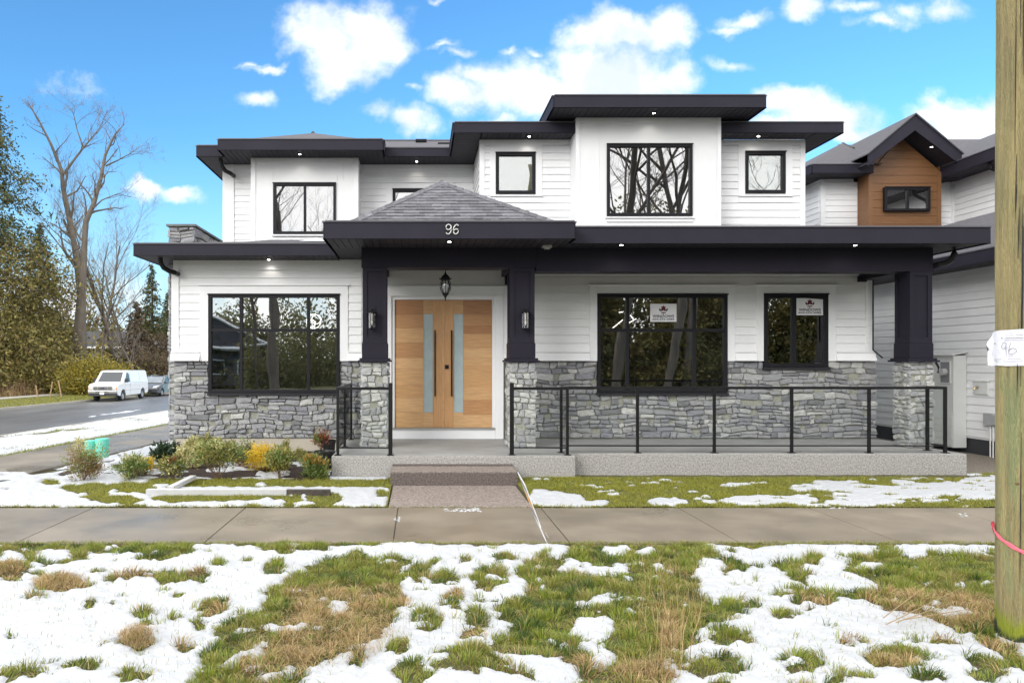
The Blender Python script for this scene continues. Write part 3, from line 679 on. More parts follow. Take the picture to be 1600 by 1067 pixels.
# roofs, lower storey
def sheet(parent, polys, mat=None, name='roof', t=.03):
    b = MB()
    for p in polys:
        pts = []
        for q in p:
            if not pts or (Vector(q) - Vector(pts[-1])).length > 1e-5: pts.append(q)
        if (Vector(pts[0]) - Vector(pts[-1])).length < 1e-5: pts.pop()
        b.poly(pts)
    return b.build(name, mat or shing_flat, parent)
pt = .18
lr = sheet(house, [((LEx, LEy, 3.925), (ENx0 + .3, LEy, 3.925), (ENx0 + .3, 17.79, 3.925 + pt * 4.64), (LEx + 1.6, 17.79, 3.925 + pt * 4.64), (LEx + 1.6, LEy + 1.6, 3.925 + pt * 1.6)),
                   ((LEx, LEy, 3.925), (LEx + 1.6, LEy + 1.6, 3.925 + pt * 1.6), (LEx + 1.6, 25, 3.925 + pt * 1.6), (LEx, 25, 3.925))], name='lower_roof')
pr = sheet(house, [((ENx1 - .4, RPy, EZ1 + .02), (RPx1, RPy, EZ1 + .02), (RPx1 - 1.2, RPy + 1.2, EZ1 + .02 + .165 * 1.2), (RPx1 - 1.2, 15.8, EZ1 + .02 + .165 * 3.95), (1.3, 15.8, EZ1 + .02 + .165 * 3.95), (1.3, RPy + .5, EZ1 + .1)),
                   ((RPx1, RPy, EZ1 + .02), (RPx1, 16.4, EZ1 + .02), (RPx1 - 1.2, 16.4, EZ1 + .02 + .165 * 1.2), (RPx1 - 1.2, RPy + 1.2, EZ1 + .02 + .165 * 1.2))], name='lower_roof')
# entry hip roof with real shingle tabs
hx0, hx1, hy0 = X(546, 12.0), X(868, 12.0), 12.0; hzb = Z(345.5, 12.0) - .03; AP = (X(690, 13.75), 13.75, Z(285.5, 13.75)); AB = (AP[0], 17.75, AP[2])
deck = MB()
faces = [((hx0, hy0, hzb), (hx1, hy0, hzb), AP, AP), ((hx1, hy0, hzb), (hx1, 15.7, hzb), (AP[0], 15.7, AP[2]), AP), ((hx0, 17.7, hzb), (hx0, hy0, hzb), AP, (AP[0], 17.7, AP[2]))]
er = sheet(house, faces, name='entry_roof')
sh = MB()
for f in faces: roof_plane(sh, f)
sh.build('shingle', shing, er, fix=False, kind='stuff')
rc = MB()
for a in ((hx0, hy0, hzb), (hx1, hy0, hzb)):
    A, B = Vector(a), Vector(AP); n = 14; dr_ = (B - A); sgn = 1 if a[0] > AP[0] else -1
    for i in range(n):
        p, q = A + dr_ * (i / n), A + dr_ * ((i + 1.1) / n)
        e = Vector((sgn * .10, 0.02, -.055)); g = Vector((-sgn * .04, -.10, -.052)); upv = Vector((0, 0, .028))
        rc.add([p + upv + Vector((0, 0, .012)), p + e + upv * .4, p + g + upv * .4, q + upv, q + e + upv * .2, q + g + upv * .2], [(0, 1, 4, 3), (2, 0, 3, 5), (0, 2, 1)])
for i in range(16):
    y = AP[1] + i * .25; rc.add([(AP[0], y, AP[2] + .05), (AP[0] - .14, y, AP[2] - .05), (AP[0] + .14, y, AP[2] - .05), (AP[0], y + .27, AP[2] + .035), (AP[0] - .14, y + .27, AP[2] - .06), (AP[0] + .14, y + .27, AP[2] - .06)], [(0, 1, 4, 3), (2, 0, 3, 5), (0, 2, 1)])
rc.build('ridge_cap', shing, er, fix=False)
# flat curb the hip stands on
b = MB(); b.box(hx0 - .25, hx1 + .12, ENy + .12, 13.6, EZ1 + .0, EZ1 + .035); b.build('roof_edge', shing_flat, er)
b = MB(); b.add([(X(468, 14.4), 14.3, 4.15), (X(515, 14.4), 14.2, 4.13), (X(518, 14.8), 14.9, 4.27), (X(480, 14.8), 15.0, 4.29), (X(495, 14.6), 14.6, 4.27)], [(0, 1, 4), (1, 2, 4), (2, 3, 4), (3, 0, 4)])
snow_m = M('snow', (0.44, 0.452, 0.47), 0.65, 0.07, 18, bump=0.5, bscale=50, detail=8)
rs = b.build('roof_snow', snow_m, lr)

# --- house number and soffit lights
steel = M('brushed_steel', (0.62, 0.62, 0.60), 0.35, 0.05, metal=.55)
def digit(P, r0, parent, Yp):
    b = MB(); b.tube([(x, Yp, z) for x, z in P], r0, 6); return b.build('digit', steel, parent)
def numpx(px, py): return (X(px, ENy), Z(py, ENy))
nb = MB(); nb.box(numpx(695, 360)[0], numpx(717, 360)[0], ENy - .036, ENy - .033, Z(356, ENy), Z(355.6, ENy)); hn = nb.build('house_number', dark, house)
k = 50 / 1404.0
def zz(lst): return [numpx(680 + a * k, 340 + c * k) for a, c in lst]
digit(zz([(470,690),(500,730),(550,755),(610,740),(665,680),(695,590),(700,480),(680,390),(630,345),(570,330),(505,365),(470,440),(485,510),(540,560),(600,560),(660,520),(690,470)]), .0085, hn, ENy - .05)
digit(zz([(1005,390),(985,355),(930,340),(870,375),(815,460),(785,570),(800,680),(850,745),(910,750),(975,710),(1010,630),(990,560),(930,530),(860,545),(810,600)]), .0085, hn, ENy - .05)
lamp_on = M('soffit_lamp_glow', (1, 1, 1), 0.5, 0, emit=(1, .96, .9, 14))
def soffit_light(px, py, z, parent=None, watt=1.1, yback=0):
    Y = F * (z - EH) / (VY - py); x = X(px, Y)
    b = MB(); b.lathe(x, Y, [(.052, z - .001), (.052, z - .014), (.036, z - .016)], 16); s = b.build('soffit_light', dark, parent or house)
    b = MB(); b.lathe(x, Y, [(.025, z - .0165), (.025, z - .021)], 16); b.build('lens', lamp_on, s)
    if watt:
        ld = bpy.data.lights.new('soffit_lamp', 'SPOT'); ld.energy = watt; ld.spot_size = R(110); ld.spot_blend = 0.8; ld.color = (1, .93, .84); ld.shadow_soft_size = .03
        lo = bpy.data.objects.new('soffit_lamp', ld); C.objects.link(lo); lo.location = (x, Y + .06, z - .05); lo.rotation_euler = (R(18), 0, 0)
soffit_light(702, 376.3, EZ0); soffit_light(971, 381.6, EZ0); soffit_light(1336, 381.8, EZ0); soffit_light(420, 404.5, 3.705)
soffit_light(269, 415, 3.705, watt=.4)
b = MB(); b.box(X(848, 12.1), X(862, 12.1), 12.05, 12.2, EZ0 - .035, EZ0 - .002); b.box(X(851, 12.1), X(859, 12.1), 12.09, 12.16, EZ0 - .06, EZ0 - .035); b.build('motion_sensor', M('sensor_plastic', (0.42, 0.42, 0.42), 0.5), house)

# ------------------------------------------------------------------ upper storey
UZ0, UZ1 = 6.565, 6.765
YM, YLB, YMR, YBB = 17.8, 17.2, 15.8, 15.2
def up_wall(x0, x1, z0, z1, Yp, holes): 
    b = MB(); holed(b, x0, x1, z0, z1, holes, lambda a, z: (a, Yp + .003, z)); return b.build('wall', white, house)
def wpx(a, c, t, bt, Y): return (X(a, Y), X(c, Y), Z(bt, Y), Z(t, Y))
uw_m = wpx(613.5, 700, 295.8, 356, YM); uw_l = wpx(427, 525, 286.5, 366, YLB); uw_s1 = wpx(774.5, 836.5, 239, 303.4, YMR); uw_b = wpx(948, 1081.5, 225.8, 338, YBB); uw_s2 = wpx(1163.8, 1226.8, 237.4, 302.4, YMR)
# main wall
mL = X(348, YM); mR = X(751, YMR)
a = up_wall(mL, mR + .0, 4.2, UZ0, YM, [uw_m])
siding(a, front(YM), X(366, YM), X(393, YM), 4.6, UZ0 - .16); siding(a, front(YM), X(559, YM), mR - .002, 4.6, UZ0 - .16, [(X(604, YM), X(709, YM), 0, Z(286, YM))])
trim(a, mL, X(358.5, YM), 4.4, UZ0, YM, .02, 'corner_board'); trim(a, X(358.7, YM), X(366, YM), 4.4, UZ0, YM, .035, 'corner_board'); trim(a, X(366, YM), X(392, YM), UZ0 - .158, UZ0, YM, .02, 'frieze_board'); trim(a, X(560, YM), mR - .002, UZ0 - .158, UZ0, YM, .02, 'frieze_board')
trim(a, X(604, YM), uw_m[0] - .002, 4.5, Z(286, YM), YM, .024, 'jamb_board'); trim(a, uw_m[1] + .002, X(709, YM), 4.5, Z(286, YM), YM, .024, 'jamb_board'); trim(a, uw_m[0] - .002, uw_m[1] + .002, uw_m[3] + .002, Z(286, YM), YM, .024, 'head_board'); trim(a, X(602, YM), X(711, YM), Z(286, YM), Z(284.6, YM), YM, .05, 'drip_cap')
window(house, *uw_m, YM, [X(657, YM)], [], glass=glass_up, fw=.07, room=1.5)
# left bay
bl, br = X(392, YLB), X(560, YLB)
a = up_wall(bl, br, 4.3, UZ0, YLB, [uw_l])
b = MB(); b.quad((bl, YLB, 4.3), (bl, YM, 4.3), (bl, YM, UZ0), (bl, YLB, UZ0)); b.build('wall', white, house); b = MB(); b.quad((br, YLB, 4.3), (br, YM, 4.3), (br, YM, UZ0), (br, YLB, UZ0)); b.build('wall', white, house)
for (p, q) in ((392, 399.5), (553, 560)): trim(a, X(p, YLB), X(q, YLB), 4.4, UZ0, YLB, .014, 'corner_board')
trim(a, X(400, YLB), X(552.5, YLB), Z(257, YLB), UZ0, YLB, .007, 'frieze_board')
for p in (425.5, 526.5, 536): trim(a, X(p, YLB), X(p + .7, YLB), Z(258, YLB) - (0 if p != 536 else .0) - .35, Z(257.5, YLB), YLB, .008, 'batten')
trim(a, X(425, YLB), X(527, YLB), Z(369.2, YLB), Z(367, YLB), YLB, .05, 'window_sill')
window(house, *uw_l, YLB, [X(476.4, YLB)], [], glass=glass_up, room=1.5)
# mid right wall
a = up_wall(mR, X(1256, YMR), 4.3, UZ0, YMR, [uw_s1, uw_s2, (3.3, 6.2, 0, 9)])
b = MB(); b.quad((mR, YMR, 4.3), (mR, YM, 4.3), (mR, YM, UZ0), (mR, YMR, UZ0)); sw_ = b.build('wall', white, house)
siding(sw_, lambda uu, z, d: (mR - d, uu, z), YMR + .12, YM - .03, 4.6, UZ0 - .16)
b = MB(); b.box(mR - .022, mR, YMR - .0, YMR + .115, 4.4, UZ0); b.build('corner_board', trimw, sw_)
T1 = (X(765.5, YMR), X(847, YMR)); T2 = (X(1153, YMR), X(1238, YMR)); xr = X(1256, YMR)
siding(a, front(YMR), X(757, YMR), 3.236, 4.6, UZ0 - .1, [(T1[0], T1[1], Z(317, YMR), 9)]); siding(a, front(YMR), 6.232, X(1250, YMR), 4.6, UZ0 - .1, [(T2[0], T2[1], Z(317, YMR), 9)])
trim(a, mR - .02, X(757, YMR), 4.4, UZ0, YMR, .024, 'corner_board'); trim(a, X(1250, YMR), xr + .02, 4.4, UZ0, YMR, .024, 'corner_board'); trim(a, X(757, YMR), T1[0], UZ0 - .1, UZ0, YMR, .02, 'frieze_board'); trim(a, T1[1], 3.236, UZ0 - .1, UZ0, YMR, .02, 'frieze_board'); trim(a, 6.232, T2[0], UZ0 - .1, UZ0, YMR, .02, 'frieze_board'); trim(a, T2[1], X(1250, YMR), UZ0 - .1, UZ0, YMR, .02, 'frieze_board')
for (T, w) in ((T1, uw_s1), (T2, uw_s2)):
    zb = Z(307, YMR)
    trim(a, T[0], w[0] - .002, zb, UZ0, YMR, .022, 'jamb_board'); trim(a, w[1] + .002, T[1], zb, UZ0, YMR, .022, 'jamb_board'); trim(a, w[0] - .002, w[1] + .002, w[3] + .002, UZ0, YMR, .022, 'head_board')
    trim(a, T[0], T[1], Z(307.6, YMR), Z(305.4, YMR), YMR, .055, 'window_sill'); trim(a, T[0], T[1], Z(317, YMR), Z(307.8, YMR), YMR, .022, 'apron_board')
glass_fr = glass_mat('pane_glass_frosted', 0.16, (0.9, 0.93, 0.92), wav=.004)
for (w, fm_) in ((uw_s1, M('frost_grey', (0.20, 0.21, 0.215), 0.35, 0.10, 4, bump=.1, bscale=8)), (uw_s2, M('frost_green', (0.19, 0.235, 0.23), 0.35, 0.08, 2, bump=.1, bscale=8))):
    ww = window(house, *w, YMR, [], [], glass=glass_fr, room=0, fw=.07)
    b = MB(); b.box(w[0] + .05, w[1] - .05, YMR + .04, YMR + .055, w[2] + .05, w[3] - .05); b.build('frosted_sheet', fm_, ww)
# big bay
bbl, bbr, UB0, UB1 = X(900, YBB), X(1126.4, YBB), 6.842, 7.065
a = up_wall(bbl, bbr, 4.3, UB0, YBB, [uw_b])
b = MB(); b.quad((bbl, YBB, 4.3), (bbl, YMR + .3, 4.3), (bbl, YMR + .3, UB0), (bbl, YBB, UB0)); b.build('wall', white, house); b = MB(); b.quad((bbr, YBB, 4.3), (bbr, YMR + .3, 4.3), (bbr, YMR + .3, UB0), (bbr, YBB, UB0)); b.build('wall', white, house)
for (p, q) in ((900, 905.5), (1120.5, 1126.4)): trim(a, X(p, YBB), X(q, YBB), 4.4, UB0, YBB, .014, 'corner_board')
trim(a, X(906, YBB), X(1120, YBB), Z(193.5, YBB), UB0, YBB, .007, 'frieze_board')
for (p, t, bt) in ((935.3, 194, 356), (1081.4, 194, 217), (1119, 194, 356)): trim(a, X(p, YBB), X(p + .7, YBB), Z(bt, YBB), Z(t, YBB), YBB, .008, 'batten')
trim(a, X(946, YBB), X(1084, YBB), Z(341.5, YBB), Z(339.4, YBB), YBB, .05, 'window_sill'); trim(a, X(948, YBB), X(1083, YBB), Z(347, YBB), Z(341.6, YBB), YBB, .02, 'apron_board')
window(house, *uw_b, YBB, [X(1013.5, YBB)], [], glass=glass_up, room=1.8)
# outer side and rear walls
b = MB(); b.quad((mL, YM, 4.2), (mL, 24.5, 4.2), (mL, 24.5, UZ0), (mL, YM, UZ0)); b.build('wall', white, house); b = MB(); b.quad((xr, YMR, 4.2), (xr, 24.5, 4.2), (xr, 24.5, UZ0), (xr, YMR, UZ0)); sb = b.build('wall', white, house)
siding(sb, lambda uu, z, d: (mL - d, uu, z), YM + .1, 24.5, 4.3, UZ0, joined=True, name='side_siding'); siding(sb, lambda uu, z, d: (xr + d, uu, z), YMR + .1, 24.5, 4.3, UZ0, joined=True, name='side_siding')
# eaves
ml0, mf = X(308.5, 17.05), 17.05; lb0, lb1, lbf = X(342, 16.54), X(598, 16.54), 16.54; mr0, mr1, mrf = X(710.5, 15.3), X(1316, 15.3), 15.3; bb0, bb1, bbf = X(866, 14.58), X(1195, 14.58), 14.58
zf = UZ0 - .012
fascia(house, (ml0, mf), (lb0 - .03, mf), zf, UZ1 + .03); fascia(house, (ml0, 25), (ml0, mf), zf, UZ1 + .03)
fascia(house, (lb0, lbf), (lb1, lbf), zf, UZ1 + .025); fascia(house, (lb1, lbf + .031), (lb1, mf), zf, UZ1 + .025); fascia(house, (lb0, mf), (lb0, lbf), zf, UZ1 + .025)
fascia(house, (lb1 + .032, mf), (mr0 - .032, mf), zf, UZ1 - .02)
fascia(house, (mr0, mf), (mr0, mrf), zf, UZ1); fascia(house, (mr0 + .0, mrf), (bbl - .0, mrf), zf, UZ1); fascia(house, (bbr, mrf), (mr1, mrf), zf, UZ1); fascia(house, (mr1, mrf), (mr1, 25), zf, UZ1)
zf2 = UB0 - .012
fascia(house, (bb0, bbf), (bb1, bbf), zf2, UB1); fascia(house, (bb0, 17.2), (bb0, bbf), zf2, UB1); fascia(house, (bb1, bbf), (bb1, 17.2), zf2, UB1)
soffit(house, ml0, mL - .001, mf + .03, 25, UZ0, 'x'); soffit(house, mL, bl - .001, mf + .03, YM - .02, UZ0, 'y') if False else None
soffit(house, mL, lb0, mf + .03, YM - .036, UZ0, 'y'); soffit(house, lb0, bl - .002, lbf + .03, YM - .036, UZ0, 'y'); soffit(house, bl, br, lbf + .03, YLB - .016, UZ0, 'y'); soffit(house, br + .002, lb1, lbf + .03, YM - .022, UZ0, 'y'); soffit(house, lb1 + .001, mr0, mf + .03, YM - .022, UZ0, 'y')
soffit(house, mr0 + .001, mR - .024, mrf + .03, YM - .022, UZ0, 'x'); soffit(house, mR, bbl - .002, mrf + .03, YMR - .026, UZ0, 'y'); soffit(house, bbr + .002, xr, mrf + .03, YMR - .026, UZ0, 'y'); soffit(house, xr + .022, mr1 - .03, mrf + .03, 25, UZ0, 'x')
soffit(house, bb0, bb1, bbf + .03, YBB - .016, UB0, 'y'); soffit(house, bb0, bbl - .002, YBB - .015, 17.2, UB0, 'x'); soffit(house, bbr + .002, bb1, YBB - .015, 17.2, UB0, 'x')
# roofs
def hip_roof(x0, x1, y0, y1, z, pitch, cap=True, vent=None):
    fs, P, Q = hip(x0, x1, y0, y1, z, pitch); r = sheet(house, fs, name='roof')
    if cap:
        b = MB(); b.tube([P, Q], .05, 6) if (Vector(P) - Vector(Q)).length > .05 else b.lathe(P[0], P[1], [(.12, P[2] - .06), (.05, P[2] + .03)], 8); b.build('ridge_cap', shing_flat, r)
    return r
hip_roof(lb0 + .05, lb1 - .05, lbf + .1, lbf + 5.2, UZ1 + .03, .41)
hip_roof(ml0, mr1 - .1, mf, 25.1, UZ1 + .0, .335)
hip_roof(bb0 + .05, bb1 - .05, bbf + .1, bbf + 4.4, UB1 + .02, .365)
sheet(house, [((mr0, mrf, UZ1 + .02), (mr1, mrf, UZ1 + .02), (mr1 - 2, mrf + 2, UZ1 + .4), (mr0 + 2, mrf + 2, UZ1 + .4)), ((mr0, mrf, UZ1 + .02), (mr0 + 2, mrf + 2, UZ1 + .4), (mr0 + 2, mrf + 3.8, UZ1 + .4), (mr0, mrf + 3.8, UZ1 + .02))], name='roof')
for (px, py, Y, w) in ((658, 219, 20.0, .13), (697.5, 224.5, 19.0, .2)):
    z = Z(py, Y); b = MB(); b.box(X(px, Y) - w, X(px, Y) + w, Y, Y + .3, z - .10, z - .03); b.box(X(px, Y) - w - .02, X(px, Y) + w + .02, Y - .03, Y + .33, z - .03, z + .02); b.build('roof_vent', blackf, house)
soffit_light(468.5, 240.3, UZ0); soffit_light(353.5, 267, UZ0, watt=.4); soffit_light(651, 251.6, UZ0); soffit_light(827, 212.5, UZ0); soffit_light(1021.5, 176, UB0); soffit_light(1185, 212, UZ0)
# gutter elbows and spouts
def spout(P, r=.035, m=None):
    b = MB(); b.tube(P, r, 8); return b.build('downspout', m or railm, house)
ex, ey = X(348.5, 17.4), 17.35
spout([(ex - .02, ey - .1, 6.56), (ex - .01, ey - .06, 6.42), (ex + .06, ey, 6.31), (ex + .16, ey + .1, 6.27), (ex + .18, ey + .35, 6.27)], .05)
ex = X(252, 13.5)
spout([(ex, 13.45, 3.705), (ex, 13.46, 3.62), (ex + .04, 13.5, 3.53), (ex + .13, 13.56, 3.475), (ex + .21, 13.62, 3.455), (ex + .21, 13.80, 3.45)], .045)
ex = X(1478, 12.5)
spout([(ex, 12.3, 3.73), (ex, 12.3, 3.62), (ex - .04, 12.3, 3.52), (ex - .12, 12.32, 3.46), (ex - .24, 12.34, 3.44), (8.67, 12.45, 3.42)], .05)
spout([(xw(1361), YW - .06, 3.35), (xw(1361), YW - .06, 2.03), (xw(1374), YW - .10, 1.88)], .014)
spout([(8.66, 12.34, 1.80), (8.70, 12.33, 1.72), (8.69, 12.33, 1.62)], .02)
# ------------------------------------------------------------------ porch slab, step and entry walk
agg = M('exposed_aggregate', (0.47, 0.455, 0.43), 0.8, 0.2, 42, bump=0.8, bscale=80, c2=(0.20, 0.19, 0.185), detail=3)
aggd = M('brown_aggregate', (0.40, 0.34, 0.30), 0.6, 0.2, 40, bump=0.9, bscale=80, c2=(0.10, 0.075, 0.065), detail=3)
porch_top = M('porch_surface', (0.36, 0.36, 0.35), 0.55, 0.1, 1.6, bump=0.3, bscale=150, c2=(0.25, 0.25, 0.245), detail=9)
porch = thing('porch_slab', None, None, (2, 11.34, 0)); porch['kind'] = 'structure'
SX0, SXm, SX1 = X(518, 11.34), X(899, 11.34), X(1511, 11.6)
b = MB(); b.box(SX0, SXm, 11.34, YW + .04, -.2, PF - .006); b.build('slab', agg, porch, bevel=.012)
b = MB(); b.box(SXm + .002, SX1, 11.6, YW + .04, -.2, PF - .006); b.build('slab', agg, porch, bevel=.012)
b = MB(); b.box(SX0 + .03, SXm, 11.38, YW + .03, PF - .005, PF); b.box(SXm + .002, SX1 - .03, 11.64, YW + .03, PF - .005, PF); b.build('porch_surface', porch_top, porch)
b = MB(); b.box(X(610, 10.7), X(810, 10.7), 10.7, 11.338, -.1, 0.20); es = b.build('entry_step', M('wet_aggregate', (0.17, 0.135, 0.12), 0.45, 0.3, 40, bump=0.9, bscale=80, c2=(0.05, 0.038, 0.034), detail=3), None, bevel=.014); es['kind'] = 'structure'
b = MB(); b.box(X(611, 10.7), X(809, 10.7), 10.712, 11.336, .2005, .207); b.build('tread', aggd, es)
b = MB(); b.box(X(611, 10.7), X(809, 10.7), 11.30, 11.338, .207, .235); b.build('back_strip', MATS['wet_aggregate'], es)  # darker strip along the back of the tread, where it meets the slab
b = MB(); b.box(-.38, 1.40, SW1 + .012, 10.699, -.1, 0.012); b.build('entry_walk', aggd, None, bevel=.008)['kind'] = 'structure'

# ------------------------------------------------------------------ railings
def railing(name, label, runs, tall, origin):
    """runs: list of point lists; every run gets posts, rails and glass panes"""
    t = thing(name, label, 'railing', origin, 'glass railings round the porch')
    def post(p, h=1.05, w=.021):
        b = MB(); b.box(p[0] - w, p[0] + w, p[1] - w, p[1] + w, PF + .006, PF + h); b.build('post', railm, t, bevel=.002)
        b = MB(); b.box(p[0] - .05, p[0] + .05, p[1] - .05, p[1] + .05, PF + .001, PF + .010); b.build('foot_plate', railm, t)
    done = set()
    for run in runs:
        for p in run:
            kx = (round(p[0], 2), round(p[1], 2))
            if kx in done: continue
            done.add(kx); post(p, 1.12 if p in tall else 1.05, .031 if p in tall else .021)
        for a, c in zip(run[:-1], run[1:]):
            d = Vector((c[0] - a[0], c[1] - a[1], 0)); L = d.length; d.normalize(); n_ = Vector((-d.y, d.x, 0))
            def bar(z0, z1, th, e0=.0, e1=.0):
                A = Vector((a[0], a[1], 0)) + d * e0; B = Vector((c[0], c[1], 0)) - d * e1
                P = [A - n_ * th, B - n_ * th, B + n_ * th, A + n_ * th]; b = MB(); b.prism([(q.x, q.y, z0) for q in P], (0, 0, z1 - z0)); return b
            bar(PF + 1.012, PF + 1.055, .026).build('top_rail', railm, t, bevel=.003)
            bar(PF + .105, PF + .125, .012, .02, .02).build('bottom_rail', railm, t)
            bar(PF + .14, PF + 1.0, .003, .028, .028).build('glass_pane', glass_rail, t)
    return t
yl = 11.42
railing('porch_railing', 'short black glass railing with a return, left of the entry step', [[(-.446, yl), (-1.262, yl), (-1.265, 12.5), (-1.265, 13.68)]], [(-.446, yl)], (-.85, yl, PF))
railing('porch_railing', 'long black glass railing running right from the entry step to the end post', [[(1.44, yl + .03), (2.30, yl + .01)], [(2.26, 11.72), (3.47, 11.70), (4.69, 11.70), (5.92, 11.70), (7.15, 11.70), (8.36, 11.70), (8.32, 12.05)]], [(1.44, yl + .03)], (4.9, yl, PF))

# ------------------------------------------------------------------ lanterns
bulbm = M('lamp_bulb', (.8, .8, .75), 0.2, 0, emit=(1, .85, .62, 0.35))
def wall_lantern(px0, px1, label):
    Y = YC + .033; xc = X((px0 + px1) / 2, Y); t = thing('wall_lantern', label, 'lantern', (xc, Y, Z(500, Y)), 'wall lanterns on the porch posts')
    zt, zb = Z(488.5, Y - .1), Z(513.5, Y - .1); r_ = .062; yc = Y - .11
    b = MB(); b.box(xc - .055, xc + .055, Y - .02, Y, Z(505, Y), Z(480, Y)); b.build('back_plate', blackf, t, bevel=.004)
    b = MB(); b.tube([(xc, Y - .02, zt + .05), (xc, Y - .06, zt + .065), (xc, yc, zt + .045)], .008, 6); b.build('arm', blackf, t)
    b = MB(); b.lathe(xc, yc, [(.095, zt - .002), (.098, zt + .006), (.05, zt + .022), (.015, zt + .05)], 14); b.build('cap', blackf, t)
    b = MB(); b.lathe(xc, yc, [(r_, zb + .01), (r_, zt - .003)], 14, cap=False); b.build('glass', glass_mat('smoked_lamp_glass', .05, (.55, .56, .6), wav=0) if 'smoked_lamp_glass' not in MATS else MATS['smoked_lamp_glass'], t)
    b = MB(); b.lathe(xc, yc, [(r_ + .006, zb), (r_ + .006, zb + .01), (.02, zb - .012)], 14)
    for kk in range(4):
        an = kk * math.pi / 2 + .78; b.tube([(xc + r_ * 1.05 * math.cos(an), yc + r_ * 1.05 * math.sin(an), zb), (xc + r_ * 1.05 * math.cos(an), yc + r_ * 1.05 * math.sin(an), zt)], .0045, 5)
    b.build('cage', blackf, t)
    b = MB(); b.lathe(xc, yc, [(.004, zb + .05), (.012, zb + .09), (.014, zb + .11), (.007, zb + .145), (.010, zt - .01)], 10); b.build('bulb', bulbm, t, smooth=True)
wall_lantern(571, 592.5, 'black glass wall lantern on the porch post left of the wooden doors')
wall_lantern(808.5, 831, 'black glass wall lantern on the porch post right of the wooden doors')
YH = 12.9; hxc = X(696, YH); t = thing('hanging_lantern', 'black caged pendant lantern hanging in front of the wooden double door', 'lantern', (hxc, YH, 3.7))
def zh_(p): return Z(p, YH)
b = MB(); b.tube([(hxc, YH, 3.715), (hxc, YH, zh_(424))], .006, 6); b.lathe(hxc, YH, [(.05, 3.70), (.05, 3.716)], 12); b.build('chain', blackf, t)
b = MB(); b.lathe(hxc, YH, [(.004, zh_(421)), (.012, zh_(426)), (.02, zh_(428)), (.055, zh_(431)), (.09, zh_(435)), (.098, zh_(437)), (.06, zh_(438))], 16); b.build('crown', blackf, t)
b = MB(); b.lathe(hxc, YH, [(.058, zh_(438)), (.085, zh_(444)), (.082, zh_(451)), (.050, zh_(458))], 16, cap=False); b.build('glass', glass_lamp, t, smooth=True)
b = MB()
for kk in range(8):
    an = kk * math.pi / 4; P = [(.062, 437.5), (.092, 442), (.094, 448), (.08, 454), (.052, 459)]
    b.tube([(hxc + r_ * math.cos(an), YH + r_ * math.sin(an), zh_(q)) for r_, q in P], .0055, 4)
    b.tube([(hxc + .092 * math.cos(an), YH + .092 * math.sin(an), zh_(437)), (hxc + .108 * math.cos(an), YH + .108 * math.sin(an), zh_(434.5))], .006, 4)
b.build('cage', blackf, t)
b = MB(); b.lathe(hxc, YH, [(.06, zh_(458)), (.055, zh_(460)), (.025, zh_(463)), (.012, zh_(466)), (.006, zh_(469.5)), (.002, zh_(471))], 12); b.build('finial', blackf, t)
b = MB()
for (dx, dy) in ((.02, 0), (-.02, .01), (0, -.02)): b.lathe(hxc + dx, YH + dy, [(.008, zh_(456)), (.009, zh_(448)), (.003, zh_(443))], 6)
b.build('candle', M('candle_sleeve', (.7, .7, .66), .5), t)

# ------------------------------------------------------------------ text and window signs
def text_mesh(name, txt, size, loc, mat, parent, width=None, ext=0.0, rot=(R(90), 0, 0)):
    cu = bpy.data.curves.new(name, 'FONT'); cu.body = txt; cu.size = size; cu.offset = size * .022; cu.extrude = ext; cu.align_x = 'CENTER'; cu.resolution_u = 3
    tmp = bpy.data.objects.new('tmp_text', cu); C.objects.link(tmp); bpy.context.view_layer.update()
    me = bpy.data.meshes.new_from_object(tmp.evaluated_get(bpy.context.evaluated_depsgraph_get())); w = tmp.dimensions.x
    bpy.data.objects.remove(tmp); me.materials.clear(); me.materials.append(mat)
    o = bpy.data.objects.new(name, me); C.objects.link(o); o.rotation_euler = rot; o.location = Vector(loc) - base_of(parent); o.parent = parent
    if width: o.scale = (width / w, 1, 1)
    return o
ink = M('dark_ink', (0.012, 0.012, 0.03), .6); red = M('red_ink', (0.10, 0.006, 0.012), .6); paper = M('sign_paper', (0.74, 0.74, 0.76), .55, .03, 4); inkg = M('grey_ink', (0.05, 0.05, 0.075), .6)
